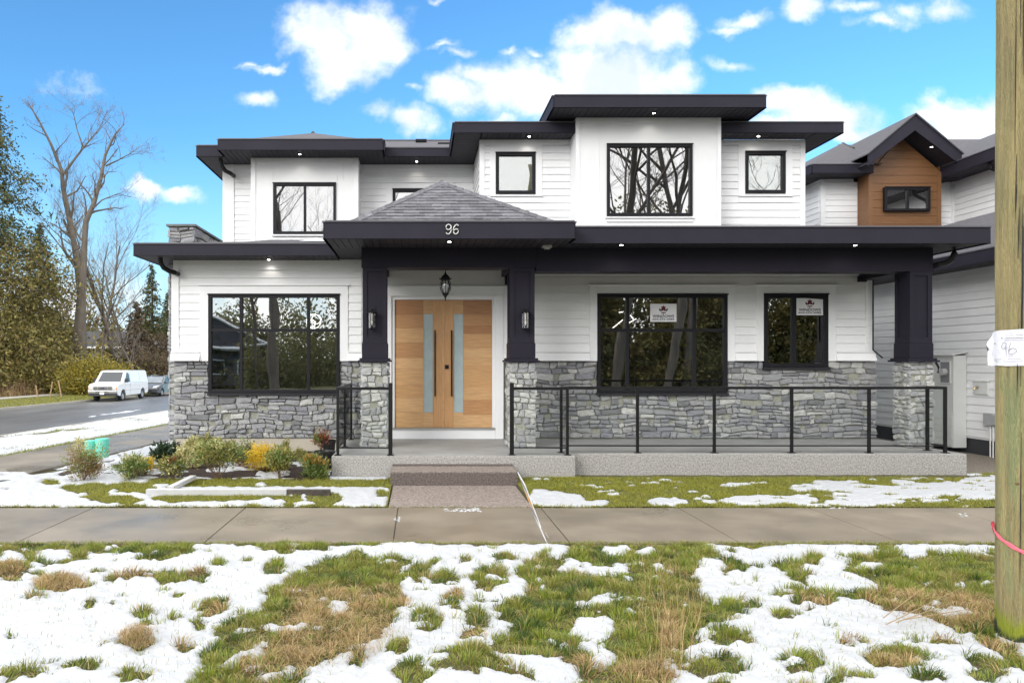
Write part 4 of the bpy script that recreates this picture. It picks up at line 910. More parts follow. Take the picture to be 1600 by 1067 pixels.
def win_sign(px0, px1, py0, py1, label, tilt=0.0):
    Y = YW - .005; x0, x1, z0, z1 = X(px0, Y), X(px1, Y), Z(py1, Y), Z(py0, Y); cx = (x0 + x1) / 2
    t = thing('window_sign', label, 'sign', (cx, Y, z0), 'paper signs on the windows')
    n_ = 10; b = MB(); P = [(x0 + (x1 - x0) * i / n_) for i in range(n_ + 1)]
    tp = [z1 - tilt * max(0, (i - 1) / n_) for i in range(n_ + 1)]; yy = [Y - .001 - .006 * math.sin(i / n_ * 3.1) for i in range(n_ + 1)] if tilt else [Y] * (n_ + 1)
    vs = [(P[i], yy[i], z0) for i in range(n_ + 1)] + [(P[i], yy[i], tp[i]) for i in range(n_ + 1)]
    b.add(vs + [(a, c + .003, d) for a, c, d in vs], [(i, i + 1, n_ + 2 + i, n_ + 1 + i) for i in range(n_)] + [(2*n_+2+i, 3*n_+3+i, 3*n_+4+i, 2*n_+3+i) for i in range(n_)]); b.build('sheet', paper, t)
    H = z1 - z0; W_ = x1 - x0; yq = Y - .010 if tilt else Y - .003
    leaf = [(0, .33), (.012, .285), (.05, .30), (.042, .22), (.055, .12), (.06, .04), (.02, .06), (-.02, .06), (-.06, .04), (-.055, .12), (-.042, .22), (-.05, .30), (-.012, .285)]
    mz = z0 + H * .50
    b = MB(); b.poly([(cx + a * W_ * 2.0, yq, mz + c * H * 1.0) for a, c in [(0, .42), (.018, .34), (.045, .36), (.036, .26), (.05, .10), (.022, .10), (0, .14), (-.022, .10), (-.05, .10), (-.036, .26), (-.045, .36), (-.018, .34)]])
    b.poly([(cx + a * W_, yq, mz + c * H) for a, c in [(-.10, .04), (.10, .04), (.085, -.02), (-.085, -.02)]]); b.poly([(cx + a * W_, yq, mz + c * H) for a, c in [(-.012, -.03), (.012, -.03), (.012, -.12), (-.012, -.12)]]); b.build('leaf_emblem', red, t)
    b = MB()
    for s in (-1, 1): b.poly([(cx + s * a * W_, yq - .001, mz + c * H) for a, c in [(.075, .20), (.10, .17), (.14, .26), (.17, .24), (.155, .12), (.12, .08), (.10, .11)]])
    b.build('emblem_wing', ink, t)
    text_mesh('lettering', 'WINDOWS', H * .215, (cx, yq, z0 + H * .235), ink, t, width=W_ * .82)
    text_mesh('lettering', '604-593-2086', H * .13, (cx, yq, z0 + H * .10), inkg, t, width=W_ * .84)
win_sign(1016, 1057, 474.7, 502.8, 'white paper sign reading WINDOWS, taped to the wide six pane window')
win_sign(1243.8, 1286, 465.3, 492.5, 'white paper sign reading WINDOWS on the narrow right window, top edge curling', tilt=.035)

# ------------------------------------------------------------------ utility pole
PX, PY, PR = 4.035, 4.86, .185
polem = M('treated_pole', (0.46, 0.37, 0.165), 0.85, 0.2, 4.2, bump=1.0, bscale=40, c2=(0.24, 0.205, 0.10), stretch=(7, 7, .35), detail=10)
pole = thing('utility_pole', 'thick greenish wooden utility pole at the right edge of the verge', 'pole', (PX, PY, 0))
n = 40; m = 60; vs = []; fs = []; r_ = random.Random(3); cr = [r_.uniform(-1, 1) for _ in range(n)]
for j in range(m + 1):
    z = -.3 + 9.3 * j / m; rad = PR * (1 - .006 * z)
    for i in range(n):
        a = 2 * math.pi * i / n; w = .0035 * cr[i] + .002 * math.sin(z * 2.1 + i * 1.7) + (-.010 if (i * 7 + int(z * .9)) % 17 == 0 else 0)
        vs.append((PX + (rad + w) * math.cos(a), PY + (rad + w) * math.sin(a), z))
for j in range(m):
    for i in range(n): fs.append((j*n+i, j*n+(i+1)%n, (j+1)*n+(i+1)%n, (j+1)*n+i))
MB().add(vs, fs + [tuple(range(m*n, m*n+n))]).build('shaft', polem, pole, smooth=True)
# moss and staining belong to the wood
_nt = polem.node_tree; _n, _l = _nt.nodes, _nt.links; pb = _n['Principled BSDF']; src = pb.inputs['Base Color'].links[0].from_socket
_t = _n.new('ShaderNodeTexCoord'); _s = _n.new('ShaderNodeSeparateXYZ'); _l.new(_t.outputs['Object'], _s.inputs[0])
def mr_(inp, a, c, d=0., e=1.):
    q = _n.new('ShaderNodeMapRange'); q.interpolation_type = 'SMOOTHSTEP'; _l.new(inp, q.inputs[0]); q.inputs[1].default_value = a; q.inputs[2].default_value = c; q.inputs[3].default_value = d; q.inputs[4].default_value = e; return q.outputs[0]
def mm_(op, a, c):
    q = _n.new('ShaderNodeMath'); q.operation = op
    for i, v_ in enumerate((a, c)):
        if isinstance(v_, (int, float)): q.inputs[i].default_value = v_
        else: _l.new(v_, q.inputs[i])
    return q.outputs[0]
_no = _n.new('ShaderNodeTexNoise'); _mp = _n.new('ShaderNodeMapping'); _mp.inputs['Scale'].default_value = (3.5, 3.5, .9); _l.new(_t.outputs['Object'], _mp.inputs[0]); _l.new(_mp.outputs[0], _no.inputs['Vector']); _no.inputs['Scale'].default_value = 2.4; _no.inputs['Detail'].default_value = 7
g1 = mm_('MULTIPLY', mr_(_no.outputs[0], .44, .62), mr_(_s.outputs[2], 1.85, 1.55, .06, .45))
x1 = _n.new('ShaderNodeMix'); x1.data_type = 'RGBA'; _l.new(g1, x1.inputs[0]); _l.new(src, x1.inputs[6]); x1.inputs[7].default_value = (.20, .30, .14, 1)
ms_ = mm_('ADD', _s.outputs[2], mm_('MULTIPLY', _no.outputs[0], -.35))
x2 = _n.new('ShaderNodeMix'); x2.data_type = 'RGBA'; _l.new(mr_(ms_, .05, -.06), x2.inputs[0]); _l.new(x1.outputs[2], x2.inputs[6]); x2.inputs[7].default_value = (.27, .31, .02, 1)
x3 = _n.new('ShaderNodeMix'); x3.data_type = 'RGBA'; _l.new(mr_(ms_, -.09, -.15), x3.inputs[0]); _l.new(x2.outputs[2], x3.inputs[6]); x3.inputs[7].default_value = (.03, .045, .018, 1)
_l.new(x3.outputs[2], pb.inputs['Base Color'])
# drying cracks and staples
b = MB()
for i in range(60):
    a = R(200 + r_.uniform(0, 90)); z0 = r_.uniform(.2, 4.5); L = r_.uniform(.15, 1.1); rr = PR * (1 - .006 * z0) + .0015
    b.tube([(PX + rr * math.cos(a + q * .01), PY + rr * math.sin(a + q * .01), z0 + L * q / 4) for q in range(5)], [.001, .003, .0042, .003, .001], 4)
b.build('crack', groove, pole, kind='stuff')
b = MB()
for i in range(9):
    a = R(205 + r_.uniform(0, 80)); z0 = r_.uniform(.5, 4.6); rr = PR * (1 - .006 * z0); c_ = Vector((PX + rr * math.cos(a), PY + rr * math.sin(a), z0)); t_ = Vector((-math.sin(a), math.cos(a), 0)); q = r_.uniform(.012, .026)
    P = [c_ + t_ * q * math.cos(k_ * .785) + Vector((0, 0, 1)) * q * .7 * math.sin(k_ * .785) for k_ in range(8)]; o_ = Vector((math.cos(a), math.sin(a), 0)) * .005
    b.add([p + o_ * .3 for p in P] + [c_ + o_], [(k_, (k_ + 1) % 8, 8) for k_ in range(8)])
b.build('knot', M('knot_wood', (.13, .075, .03), .8, .3, 40), pole, kind='stuff')
# paper notice stapled round the pole; its left corner lifts off
pn = thing('paper_notice', 'crumpled white paper notice with handwritten 96 stapled round the pole', 'notice', (PX, PY - PR, Z(545, PY)))
pr_ = PR + .006
KP = .80; A0 = math.atan2(KP, -1)     # where the pole's outline turns away, seen from the pavement
def onpole(s, z, lift=0):     # s = distance round the pole from that edge
    r0 = pr_ + lift
    a = A0 + max(s, 0) / pr_; r1 = r0 + max(0, -s)
    return (PX + r1 * math.cos(a), PY + r1 * math.sin(a), z)
zt, zb = Z(516.5, PY), Z(571.5, PY); zm = Z(549, PY); zq = Z(538, PY)
cols = [(-.034, 538, 540), (-.024, 532, 571), (-.012, 526, 571.5), (0, 520, 572), (.03, 517, 571.5), (.07, 516.5, 571), (.12, 516, 571.3), (.17, 516, 571.8), (.24, 515.5, 571.2), (.30, 515, 571)]
vs = []; rows = 7
for i, (s, t0, t1) in enumerate(cols):
    for j in range(rows):
        f = j / (rows - 1); py_ = t0 + (t1 - t0) * f
        s2 = s if i > 3 else s + (.018 if (546 < py_ < 556 and i < 3) else 0) 
        vs.append(onpole(s2, Z(py_, PY), .003 * math.sin(i * 2.3 + j * 1.9) + (.004 if i < 4 else 0)))
fs = [(i*rows+j, (i+1)*rows+j, (i+1)*rows+j+1, i*rows+j+1) for i in range(len(cols) - 1) for j in range(rows - 1)]
n0 = len(vs); vs2 = [(a, c + .0015, d) for a, c, d in vs]
MB().add(vs, fs).build('sheet', M('notice_paper', (.70, .70, .76), .6, .05, 14, bump=.4, bscale=25), pn, smooth=True)
def penline(P, w, mat, name):
    b = MB(); b.tube([onpole(s, Z(py_, PY), .009) for s, py_ in P], w, 4); b.build(name, mat, pn)
k = 60 / 711.0
def pp(lst):   # picture spot on the notice -> distance round the pole
    o = []
    for a, c in lst:
        kx = (1540 + a * k - VX) / F; dd = (PX - kx * PY) / math.sqrt(1 + kx * kx); o.append((math.acos(max(-1, min(1, dd / pr_))) * pr_ if dd < pr_ else pr_ - dd, 500 + c * k))
    return o
penline(pp([(395,430),(370,415),(335,440),(322,490),(330,530),(355,540),(385,520),(400,470),(400,430),(398,500),(400,580),(402,670)]), .0014, inkg, 'handwriting')
penline(pp([(480,430),(455,500),(445,570),(445,620),(480,635),(540,620),(582,580),(570,540),(520,525),(470,540),(448,570)]), .0014, inkg, 'handwriting')
for (a, c, y) in ((440,500,250),(400,520,290),(560,700,288),(380,700,338),(360,700,380),(180,320,725),(180,240,752),(430,700,715),(340,700,765),(440,520,660)):
    penline(pp([(a, y), ((a + c) / 2, y + 2), (c, y - 2)]), .0009 if y != 338 else .0013, inkg, 'print_line')
for (a, c) in ((200, 430), (320, 338)):
    q = pp([(a, c)])[0]; b = MB(); o = onpole(q[0], Z(q[1], PY), .008); b.box(o[0] - .004, o[0] + .004, o[1] - .002, o[1] + .003, o[2] - .002, o[2] + .002); b.build('staple', blackf, pn)
# pink ribbon
pk = thing('flagging_ribbon', 'bright pink flagging ribbon tied round the wooden utility pole', 'ribbon', (PX, PY - PR, Z(835, PY)))
pinkm = M('pink_ribbon', (.80, .14, .20), .45, .15, 12)
vs = []; N = 26
for i in range(N):
    s = -.005 + .36 * i / (N - 1); zc = Z(822 + 26 * (max(0, i) / (N - 1)) ** .8 * 1.6, PY)
    for w_ in (-.013, .0, .013): vs.append(onpole(s, zc + w_ * (1 + .2 * math.sin(i)), .004 + (.003 if w_ == 0 else 0)))
MB().add(vs, [(i*3+j, i*3+3+j, i*3+4+j, i*3+1+j) for i in range(N - 1) for j in (0, 1)]).build('band', pinkm, pk, smooth=True)
b = MB(); A = onpole(-.004, Z(823, PY)); b.add([(A[0], A[1] - .01, A[2] + .015), (A[0] - .025, A[1] - .02, A[2] + .012), (A[0] - .03, A[1] - .02, A[2] - .0), (A[0] - .008, A[1] - .02, A[2] - .075), (A[0] + .0, A[1] - .01, A[2] - .08), (A[0] + .004, A[1] - .012, A[2] - .01)], [(0, 1, 2, 5), (2, 3, 4, 5)]); b.build('tail', pinkm, pk)

# ------------------------------------------------------------------ neighbour's house
nh = thing('neighbour_house', 'white lapped neighbour house with brown gabled bay, partly behind the porch', 'house', (14, 17, 0))
NX = 10.9; ny0, ny1 = 11.5, 26
brown = M('brown_cladding', (0.20, 0.095, 0.038), 0.5, 0.15, 3, bump=.1, bscale=30, c2=(0.15, 0.068, 0.026), stretch=(1, 1, 10), detail=8)
b = MB(); b.quad((NX, ny0, .3), (NX, ny1, .3), (NX, ny1, 3.68), (NX, ny0, 3.68)); b.quad((NX, ny0, .3), (NX + 9, ny0, .3), (NX + 9, ny0, 3.68), (NX, ny0, 3.68)); w = b.build('wall', white, nh)
siding(w, lambda uu, z, d: (NX - d, uu, z), ny0 + .03, 18.6, .34, 3.62, expo=.158, name='board'); siding(w, lambda uu, z, d: (NX - d, uu, z), 18.62, ny1, .34, 3.62, expo=.158, joined=True, name='side_siding')
b = MB(); b.box(NX + .03, NX + 9, ny0 + .05, ny1, -.3, .30); b.build('foundation', M('dark_foundation', (0.035, 0.037, 0.042), .7, .1, 4), nh)
fx = 10.32
fascia(nh, (fx, ny1), (fx, ny0 - .6), 3.62, 3.85); soffit(nh, fx + .002, NX - .02, ny0 - .6, ny1, 3.63, 'x')
sheet(nh, [((fx, ny0 - .6, 3.87), (fx, ny1, 3.87), (fx + 1.6, ny1, 4.9), (fx + 1.6, ny0 + 1.0, 4.9)), ((fx, ny0 - .6, 3.87), (20, ny0 - .6, 3.87), (20, ny0 + 1, 4.9), (fx + 1.6, ny0 + 1.0, 4.9)), ((fx + 1.6, ny0 + 1.0, 4.9), (fx + 1.6, ny1, 4.9), (20, ny1, 5.5), (20, ny0 + 1, 5.5))], name='lower_roof')
YN, YB = 19.5, 19.0
nxl = X(1283, YN); b_l, b_r = X(1357.8, YB), X(1468.8, YB); nxr = X(1487, YN)
b = MB(); b.quad((nxl, YN, 3.6), (nxr, YN, 3.6), (nxr, YN, 6.64), (nxl, YN, 6.64)); b.quad((nxl, YN, 3.6), (nxl, ny1, 3.6), (nxl, ny1, 6.64), (nxl, YN, 6.64)); b.quad((nxr, 14.8, 3.6), (nxr, YN, 3.6), (nxr, YN, 6.55), (nxr, 14.8, 6.55)); b.quad((nxr, 14.8, 3.6), (20, 14.8, 3.6), (20, 14.8, 6.55), (nxr, 14.8, 6.55)); w = b.build('wall', white, nh)
siding(w, lambda uu, z, d: (uu, YN - d, z), nxl + .1, b_l - .02, 4.4, 6.6); siding(w, lambda uu, z, d: (uu, YN - d, z), b_r + .02, nxr - .03, 4.4, 6.5); siding(w, lambda uu, z, d: (nxr - d, uu, z), 15.0, YN - .12, 4.4, 6.5); siding(w, lambda uu, z, d: (nxl - d, uu, z), YN + .1, ny1, 4.4, 6.6, joined=True, name='side_siding')
trim(w, nxl - .02, nxl + .1, 4, 6.62, YN, .03, 'corner_board')
b = MB(); b.box(nxr - .03, nxr, YN - .1, YN, 4, 6.55); b.build('corner_board', trimw, w)
pk_ = (X(1429.9, 18.4), Z(178.9, 18.4)); gl = (X(1357, 18.4), Z(240.5, 18.4)); gr = (X(1503, 18.4), Z(240.5, 18.4))
apz = pk_[1] - .38; b = MB()
sl = (pk_[1] - gl[1]) / (pk_[0] - gl[0])
b.poly([(b_l, YB, 4.2), (b_r, YB, 4.2), (b_r, YB, apz - sl * (b_r - pk_[0])), (pk_[0], YB, apz), (b_l, YB, apz - sl * (pk_[0] - b_l))]); b.quad((b_l, YB, 4.2), (b_l, YN, 4.2), (b_l, YN, 7.1), (b_l, YB, 6.9)); b.quad((b_r, YB, 4.2), (b_r, YN, 4.2), (b_r, YN, 7.1), (b_r, YB, 6.9)); bw_ = b.build('wall', brown, nh)
z = 4.3
while z < apz - .1:
    lim = lambda zz_: max(0.03, min(b_r - pk_[0], (apz - zz_) / sl)); z1_ = min(z + .205, apz - .04); ed = lambda q, s_: (max(b_l + .004, pk_[0] - lim(q)) if s_ < 0 else min(b_r - .004, pk_[0] + lim(q)))
    b = MB(); b.prism([(ed(z + .006, -1), YB - .012, z + .006), (ed(z + .006, 1), YB - .012, z + .006), (ed(z1_, 1), YB - .012, z1_), (ed(z1_, -1), YB - .012, z1_)], (0, .013, 0)); b.build('board', brown, bw_); z += .21
b = MB(); b.box(b_l - .02, b_l + .10, YB - .02, YB + .1, 4.2, apz - sl * (pk_[0] - b_l) - .02); b.build('corner_board', brown, bw_); b = MB(); b.box(b_r - .08, b_r + .02, YB - .02, YB + .1, 4.2, apz - sl * (b_r - pk_[0]) - .02); b.build('corner_board', brown, bw_)
gw = window(nh, X(1378.5, YB), X(1449, YB), Z(331, YB), Z(294, YB), YB - .085, [X(1414.5, YB)], [], fw=.06, bw=.05, glass=glass_low, room=0)
b = MB(); b.box(X(1380, YB), X(1447, YB), YB - .03, YB - .025, Z(329, YB), Z(296, YB)); b.build('dark_lining', room_m, gw)
# gable: barge boards, roof planes, soffits
for (e, s) in ((gl, -1), (gr, 1)):
    b = MB(); b.prism([(pk_[0], 18.4, pk_[1]), (e[0], 18.4, e[1]), (e[0], 18.4, e[1] - .30), (pk_[0], 18.4, pk_[1] - .40)], (0, .04, 0)); b.build('barge_board', dark, nh)
    b = MB(); b.prism([(pk_[0], 18.36, pk_[1] + .03), (e[0] + s * .03, 18.36, e[1] + .01), (e[0] + s * .03, 18.36, e[1] - .02), (pk_[0], 18.36, pk_[1] - .005)], (0, 7, 0)); b.build('gable_roof', shing_flat, nh)
    b = MB(); b.quad((pk_[0], 18.44, pk_[1] - .30), (e[0], 18.44, e[1] - .24), (e[0], YB + .5, e[1] - .24), (pk_[0], YB + .5, pk_[1] - .30)); b.build('gable_soffit', soff, nh)
l0 = X(1269, 18.9)
fascia(nh, (l0, 18.9), (X(1364, 18.9), 18.9), 6.64, 6.86); fascia(nh, (l0, ny1), (l0, 18.9), 6.64, 6.86); soffit(nh, l0 + .002, X(1364, 18.9), 18.93, YN - .04, 6.65, 'y'); soffit(nh, l0 + .002, nxl - .02, YN, ny1, 6.65, 'x')
sheet(nh, [((l0, 18.9, 6.88), (b_l + .3, 18.9, 6.88), (b_l + .3, 20.8, 8.0), (l0 + 1.9, 20.8, 8.0)), ((l0, 18.9, 6.88), (l0, ny1, 6.88), (l0 + 1.9, ny1, 8.0), (l0 + 1.9, 20.8, 8.0)), ((l0 + 1.5, 20.4, 7.75), (13, 20.4, 7.75), (13, 23, 8.6), (l0 + 3, 23, 8.6))], name='roof')
sheet(nh, [((b_l + .2, 18.95, 6.9), (pk_[0], 18.95, 7.6), (pk_[0], 21, 7.9), (b_l + .2, 20.8, 7.8)), ((l0 + .2, 19.2, 6.95), (b_l + .4, 19.2, 6.95), (b_l + .4, 20.8, 7.95), (l0 + 1.9, 20.8, 8.0))], name='roof')
b = MB(); b.box(b_l - .1, nxr + 1, YN - .02, YN + .02, 6.56, 7.15); b.build('wall', dark, nh)
b = MB(); b.box(b_r + .02, 13.9, 18.97, YN, 6.54, 6.84); b.build('eave_return', dark, nh)
rx = 13.5
fascia(nh, (rx, 18.95), (rx, 14.2), 6.54, 6.82); soffit(nh, rx + .002, nxr - .02, 14.2, YN - .05, 6.55, 'x'); fascia(nh, (rx, 14.2), (20, 14.2), 6.54, 6.82)
sheet(nh, [((rx, 14.2, 6.85), (rx, 20.5, 6.85), (rx + 2.0, 20.5, 7.95), (rx + 2.0, 16.2, 7.95)), ((rx, 14.2, 6.85), (20, 14.2, 6.85), (20, 16.2, 7.95), (rx + 2, 16.2, 7.95)), ((rx + .9, 20.4, 7.3), (20, 20.4, 7.3), (20, 22.5, 8.6), (rx + 1.6, 22.5, 8.6))], name='roof')
spt = [(rx + .1, 17.55, 6.54), (rx + .12, 17.55, 6.42), (nxr - .1, 17.5, 6.25), (nxr - .06, 17.5, 6.15), (nxr - .06, 17.5, 4.95), (nxr - .2, 17.4, 4.85)]
b = MB(); b.tube(spt, .045, 8); b.build('downspout', railm, nh)
soffit_light(1455.5, 229, 7.05, parent=nh, watt=0)
# service cabinet, tap, meter on the neighbour's wall
cy0, cy1, cx0 = 14.63, 15.75, 10.62
mc = thing('meter_cabinet', 'tall white service cabinet with a round meter behind glass on the neighbour wall', 'cabinet', (10.8, 15.1, 0))
b = MB(); b.box(cx0, NX - .02, cy0, cy1, .10, 1.93); cab = b.build('body', greyw, mc, bevel=.004)
b = MB(); b.prism([(cx0 - .05, cy0 - .03, 1.93), (NX - .02, cy0 - .03, 1.99), (NX - .02, cy1 + .03, 1.99), (cx0 - .05, cy1 + .03, 1.93)], (0, 0, .025)); b.build('lid', greyw, mc)
my0, my1 = 14.72, 14.98
b = MB(); b.box(cx0 - .012, cx0, my0, my1, 1.39, 1.80); b.build('meter_window', M('meter_window', (.20, .20, .21), .3, .05), mc)
b = MB(); P = [(cx0 - .012, (my0 + my1) / 2, 1.6), (cx0 - .10, (my0 + my1) / 2, 1.6)]; b.tube(P, [.075, .07], 14); b.build('meter_dial', M('meter_grey', (.42, .42, .42), .35, .1), mc)
b = MB()
for (ya, yb_, za, zb) in ((my0 - .02, my0, 1.37, 1.82), (my1, my1 + .02, 1.37, 1.82), (my0, my1, 1.37, 1.39), (my0, my1, 1.80, 1.82)): b.box(cx0 - .02, cx0 - .001, ya, yb_, za, zb)
b.build('window_frame', greyw, mc)
for i in range(5):
    b = MB(); b.box(cx0 - .012, cx0 - .001, cy0 + .03, cy1 - .03, .14 + i * .13, .14 + i * .13 + .123); b.build('panel_board', greyw, mc)
t = thing('garden_tap', 'small white tap box with a spout on the neighbour wall', 'tap', (NX, 14.25, 1.3)); b = MB(); b.box(NX - .045, NX - .018, 14.06, 14.42, 1.18, 1.42); b.build('plate', greyw, t); b = MB(); b.box(NX - .055, NX - .018, 14.04, 14.44, 1.42, 1.445); b.build('ledge', greyw, t)
b = MB(); b.tube([(NX - .045, 14.3, 1.30), (NX - .11, 14.3, 1.30), (NX - .12, 14.3, 1.27)], .014, 6); b.tube([(NX - .09, 14.3, 1.33), (NX - .09, 14.22, 1.33)], .008, 5); b.build('spout', M('brass', (.35, .28, .14), .35, .1, metal=.8), t)
t = thing('electrical_box', 'grey electrical box with two conduits low on the neighbour wall', 'box', (NX, 13.9, .7)); b = MB(); b.box(NX - .10, NX - .018, 13.86, 14.10, .60, .83); b.build('box', M('box_grey', (.34, .35, .36), .4, .05), t, bevel=.006)
b = MB(); b.box(NX - .12, NX - .018, 13.70, 13.85, .62, .80); b.build('box', M('box_grey', (.34, .35, .36)), t, bevel=.006)
for y in (13.90, 13.97): b = MB(); b.tube([(NX - .06, y, .60), (NX - .06, y, -.02)], .013, 8); b.build('conduit', M('conduit_white', (.6, .6, .6), .4), t)
b = MB(); b.tube([(NX - .05, 13.86, .33), (NX - .05, 13.4, .30)], .012, 6); b.build('conduit', M('conduit_white', (.6, .6, .6)), t)
b = MB(); b.add([(8.68, 11.9, .0), (NX + .02, 11.4, .0), (NX + .02, 26, .0), (8.68, 26, .0)], [(0, 1, 2, 3)]); b.build('gravel_path', M('gravel', (.30, .26, .21), .9, .2, 30, bump=.8, bscale=90, c2=(.12, .10, .08)))['kind'] = 'structure'

# ------------------------------------------------------------------ yard sign seen edge-on, leaning
t = thing('yard_sign', 'thin white yard sign seen edge-on, leaning on a wire stake by the entry walk', 'sign', (1.19, 7.28, 0))
# corners of the leaning board: in plan it runs almost along the line of sight
A = Vector((1.225, 7.42, .14)); ux = Vector((-.005, .50, .05)); uz = Vector((-.150, .10, .42))
def bd_(a, c): return A + ux * a + uz * c
b = MB(); th = Vector((.006, 0, 0)); q = [bd_(0, 0), bd_(1, 0), bd_(1, 1), bd_(0, 1)]; b.add([p for p in q] + [p + th for p in q], [(0,3,2,1), (4,5,6,7), (0,1,5,4), (1,2,6,5), (2,3,7,6), (3,0,4,7)]); b.build('board', M('corrugated_plastic', (.72, .73, .76), .4, .05), t)
b = MB(); e_ = Vector((-.002, 0, 0)); b.add([bd_(.1, .3) + e_, bd_(.9, .3) + e_, bd_(.9, .62) + e_, bd_(.1, .62) + e_], [(0, 1, 2, 3)]); b.build('orange_band', M('orange_print', (.75, .33, .04), .5, .1), t)
b = MB(); b.add([bd_(.05, .06) + e_, bd_(.95, .06) + e_, bd_(.95, .24) + e_, bd_(.05, .24) + e_], [(0, 1, 2, 3)]); b.add([bd_(.1, .7) + e_, bd_(.9, .7) + e_, bd_(.9, .86) + e_, bd_(.1, .86) + e_], [(0, 1, 2, 3)]); b.build('grey_print', M('grey_print', (.16, .17, .20), .5, .1), t)
wirem = M('galvanised_wire', (.55, .56, .58), .3, .05, metal=.6)
b = MB(); g0 = Vector((1.285, 7.26, -.03)); b.tube([g0, bd_(.3, 0), bd_(.3, .8)], .0035, 5); b.tube([g0 + Vector((-.008, .15, .03)), bd_(.75, 0), bd_(.75, .8)], .0035, 5); b.tube([g0 + Vector((-.006, .02, .10)), g0 + Vector((-.014, .16, .12))], .003, 5); b.build('wire_stake', wirem, t)
# ================================================================== SNOW, GRASS, SOIL
def to_px(x, y, z=0.0): return VX + F * x / y, VY + F * (EH - z) / y
def in_poly(px, py, P):
    ins = np.zeros(px.shape, bool); n = len(P)
    for i in range(n):
        x0, y0 = P[i]; x1, y1 = P[(i + 1) % n]
        if y0 == y1: continue
        c = ((y0 > py) != (y1 > py)) & (px < (x1 - x0) * (py - y0) / (y1 - y0) + x0); ins ^= c
    return ins
def ell(px, py, L):
    m = np.zeros(px.shape, bool)
    for (cx, cy, rx, ry) in L: m |= ((px - cx) / rx) ** 2 + ((py - cy) / ry) ** 2 < 1
    return m
def blur(a, n):
    for _ in range(n):
        p = np.pad(a, 1, mode='edge'); a = (p[:-2, 1:-1] + p[2:, 1:-1] + p[1:-1, :-2] + p[1:-1, 2:] + 2 * p[1:-1, 1:-1]) / 6
    return a
class Patch:
    """a rectangle of ground on a fine grid with a snow field s (0..1) and a height h"""
    def __init__(s, x0, x1, y0, y1, d, mask, seed, warp=6, nblur=3, hump=.03, base=None):
        s.x0, s.y0, s.d = x0, y0, d; nx, ny = int((x1 - x0) / d) + 1, int((y1 - y0) / d) + 1
        s.X, s.Y = np.meshgrid(x0 + np.arange(nx) * d, y0 + np.arange(ny) * d); px, py = to_px(s.X, s.Y); sc = (py - VY) / 435.0
        w1 = (fbm(s.X * 5, s.Y * 5, 6, seed) - .5) + .6 * (fbm(s.X * 17, s.Y * 17, 3, seed + 2) - .5); w2 = (fbm(s.X * 5 + 31, s.Y * 5 + 9, 6, seed + 7) - .5) + .6 * (fbm(s.X * 17 + 3, s.Y * 17, 3, seed + 4) - .5)
        px2 = px + w1 * warp * 5 * sc; py2 = py + w2 * warp * 2.6 * sc
        s.raw = mask(px2, py2, s.X, s.Y).astype(float); s.S = blur(s.raw, nblur); s.edge, s.ef = .9, 16
        s.H = hump * (fbm(s.X * 3.1, s.Y * 3.1, 4, seed + 3) - .5) + (base(s.X, s.Y) if base is not None else 0)
    def at(s, A, x, y):
        i = np.clip(((y - s.y0) / s.d).astype(int), 0, A.shape[0] - 1); j = np.clip(((x - s.x0) / s.d).astype(int), 0, A.shape[1] - 1); return A[i, j]
    def mesh(s, name, Zg, keep, mat, smooth=True):
        ny, nx = Zg.shape; idx = np.arange(ny * nx).reshape(ny, nx); q = keep[:-1, :-1] | keep[1:, :-1] | keep[:-1, 1:] | keep[1:, 1:]
        a, b_, c, d_ = idx[:-1, :-1][q], idx[:-1, 1:][q], idx[1:, 1:][q], idx[1:, :-1][q]
        T = np.concatenate([np.stack([a, b_, c], 1), np.stack([a, c, d_], 1)]); used = np.unique(T); mp = np.full(ny * nx, -1); mp[used] = np.arange(len(used))
        V = np.stack([s.X.ravel(), s.Y.ravel(), Zg.ravel()], 1)[used]; return np_mesh(name, V, mp[T], mat, smooth=smooth)
    def snow(s, thick, seed, lo=.45, hi=.95, name='snow'):
        s.S = np.clip(s.S + s.edge * (fbm(s.X * s.ef, s.Y * s.ef, 4, seed + 9) - .5) * np.where((s.S > .02) & (s.S < .98), 1, .35), 0, 1); t = sstep(lo, hi, s.S); lump = fbm(s.X * 9, s.Y * 9, 4, seed) ; big = fbm(s.X * 2.2, s.Y * 2.2, 3, seed + 5)
        Zs = s.H + t * thick * (.35 + .6 * big + .7 * lump) - .003 + (lump - .5) * .012 * t + (fbm(s.X * 34, s.Y * 34, 2, seed + 8) - .5) * .006 * t
        o = s.mesh(name, Zs, t > .02, snow_m); o['kind'] = 'stuff'; s.Z = np.where(t > .1, Zs, s.H); return o
# --- foreground verge: where the grass shows through
GP = [[(285,1075),(320,1030),(350,1003),(340,985),(372,962),(402,956),(425,935),(412,925),(445,905),(472,885),(512,872),(560,862),(608,876),(632,900),(627,925),(633,948),(603,975),(594,1000),(548,1012),(522,1025),(482,1047),(455,1075)],
      [(795,1030),(782,1000),(800,975),(778,955),(790,940),(826,925),(815,905),(800,890),(838,866),(880,851),(960,847),(1100,849),(1126,868),(1098,895),(1085,925),(1112,945),(1136,965),(1090,985),(1083,1010),(1062,1040),(1040,1075),(905,1075),(912,1050),(880,1035),(842,1025)],
      [(1130,846),(1562,846),(1562,1000),(1605,1012),(1605,1062),(1560,1022),(1500,988),(1432,962),(1370,946),(1328,936),(1285,932),(1322,922),(1385,926),(1358,904),(1322,890),(1330,872),(1255,866),(1180,858)],
      [(-60,845),(300,845),(300,858),(262,878),(215,880),(150,878),(90,880),(30,900),(-60,905)]]
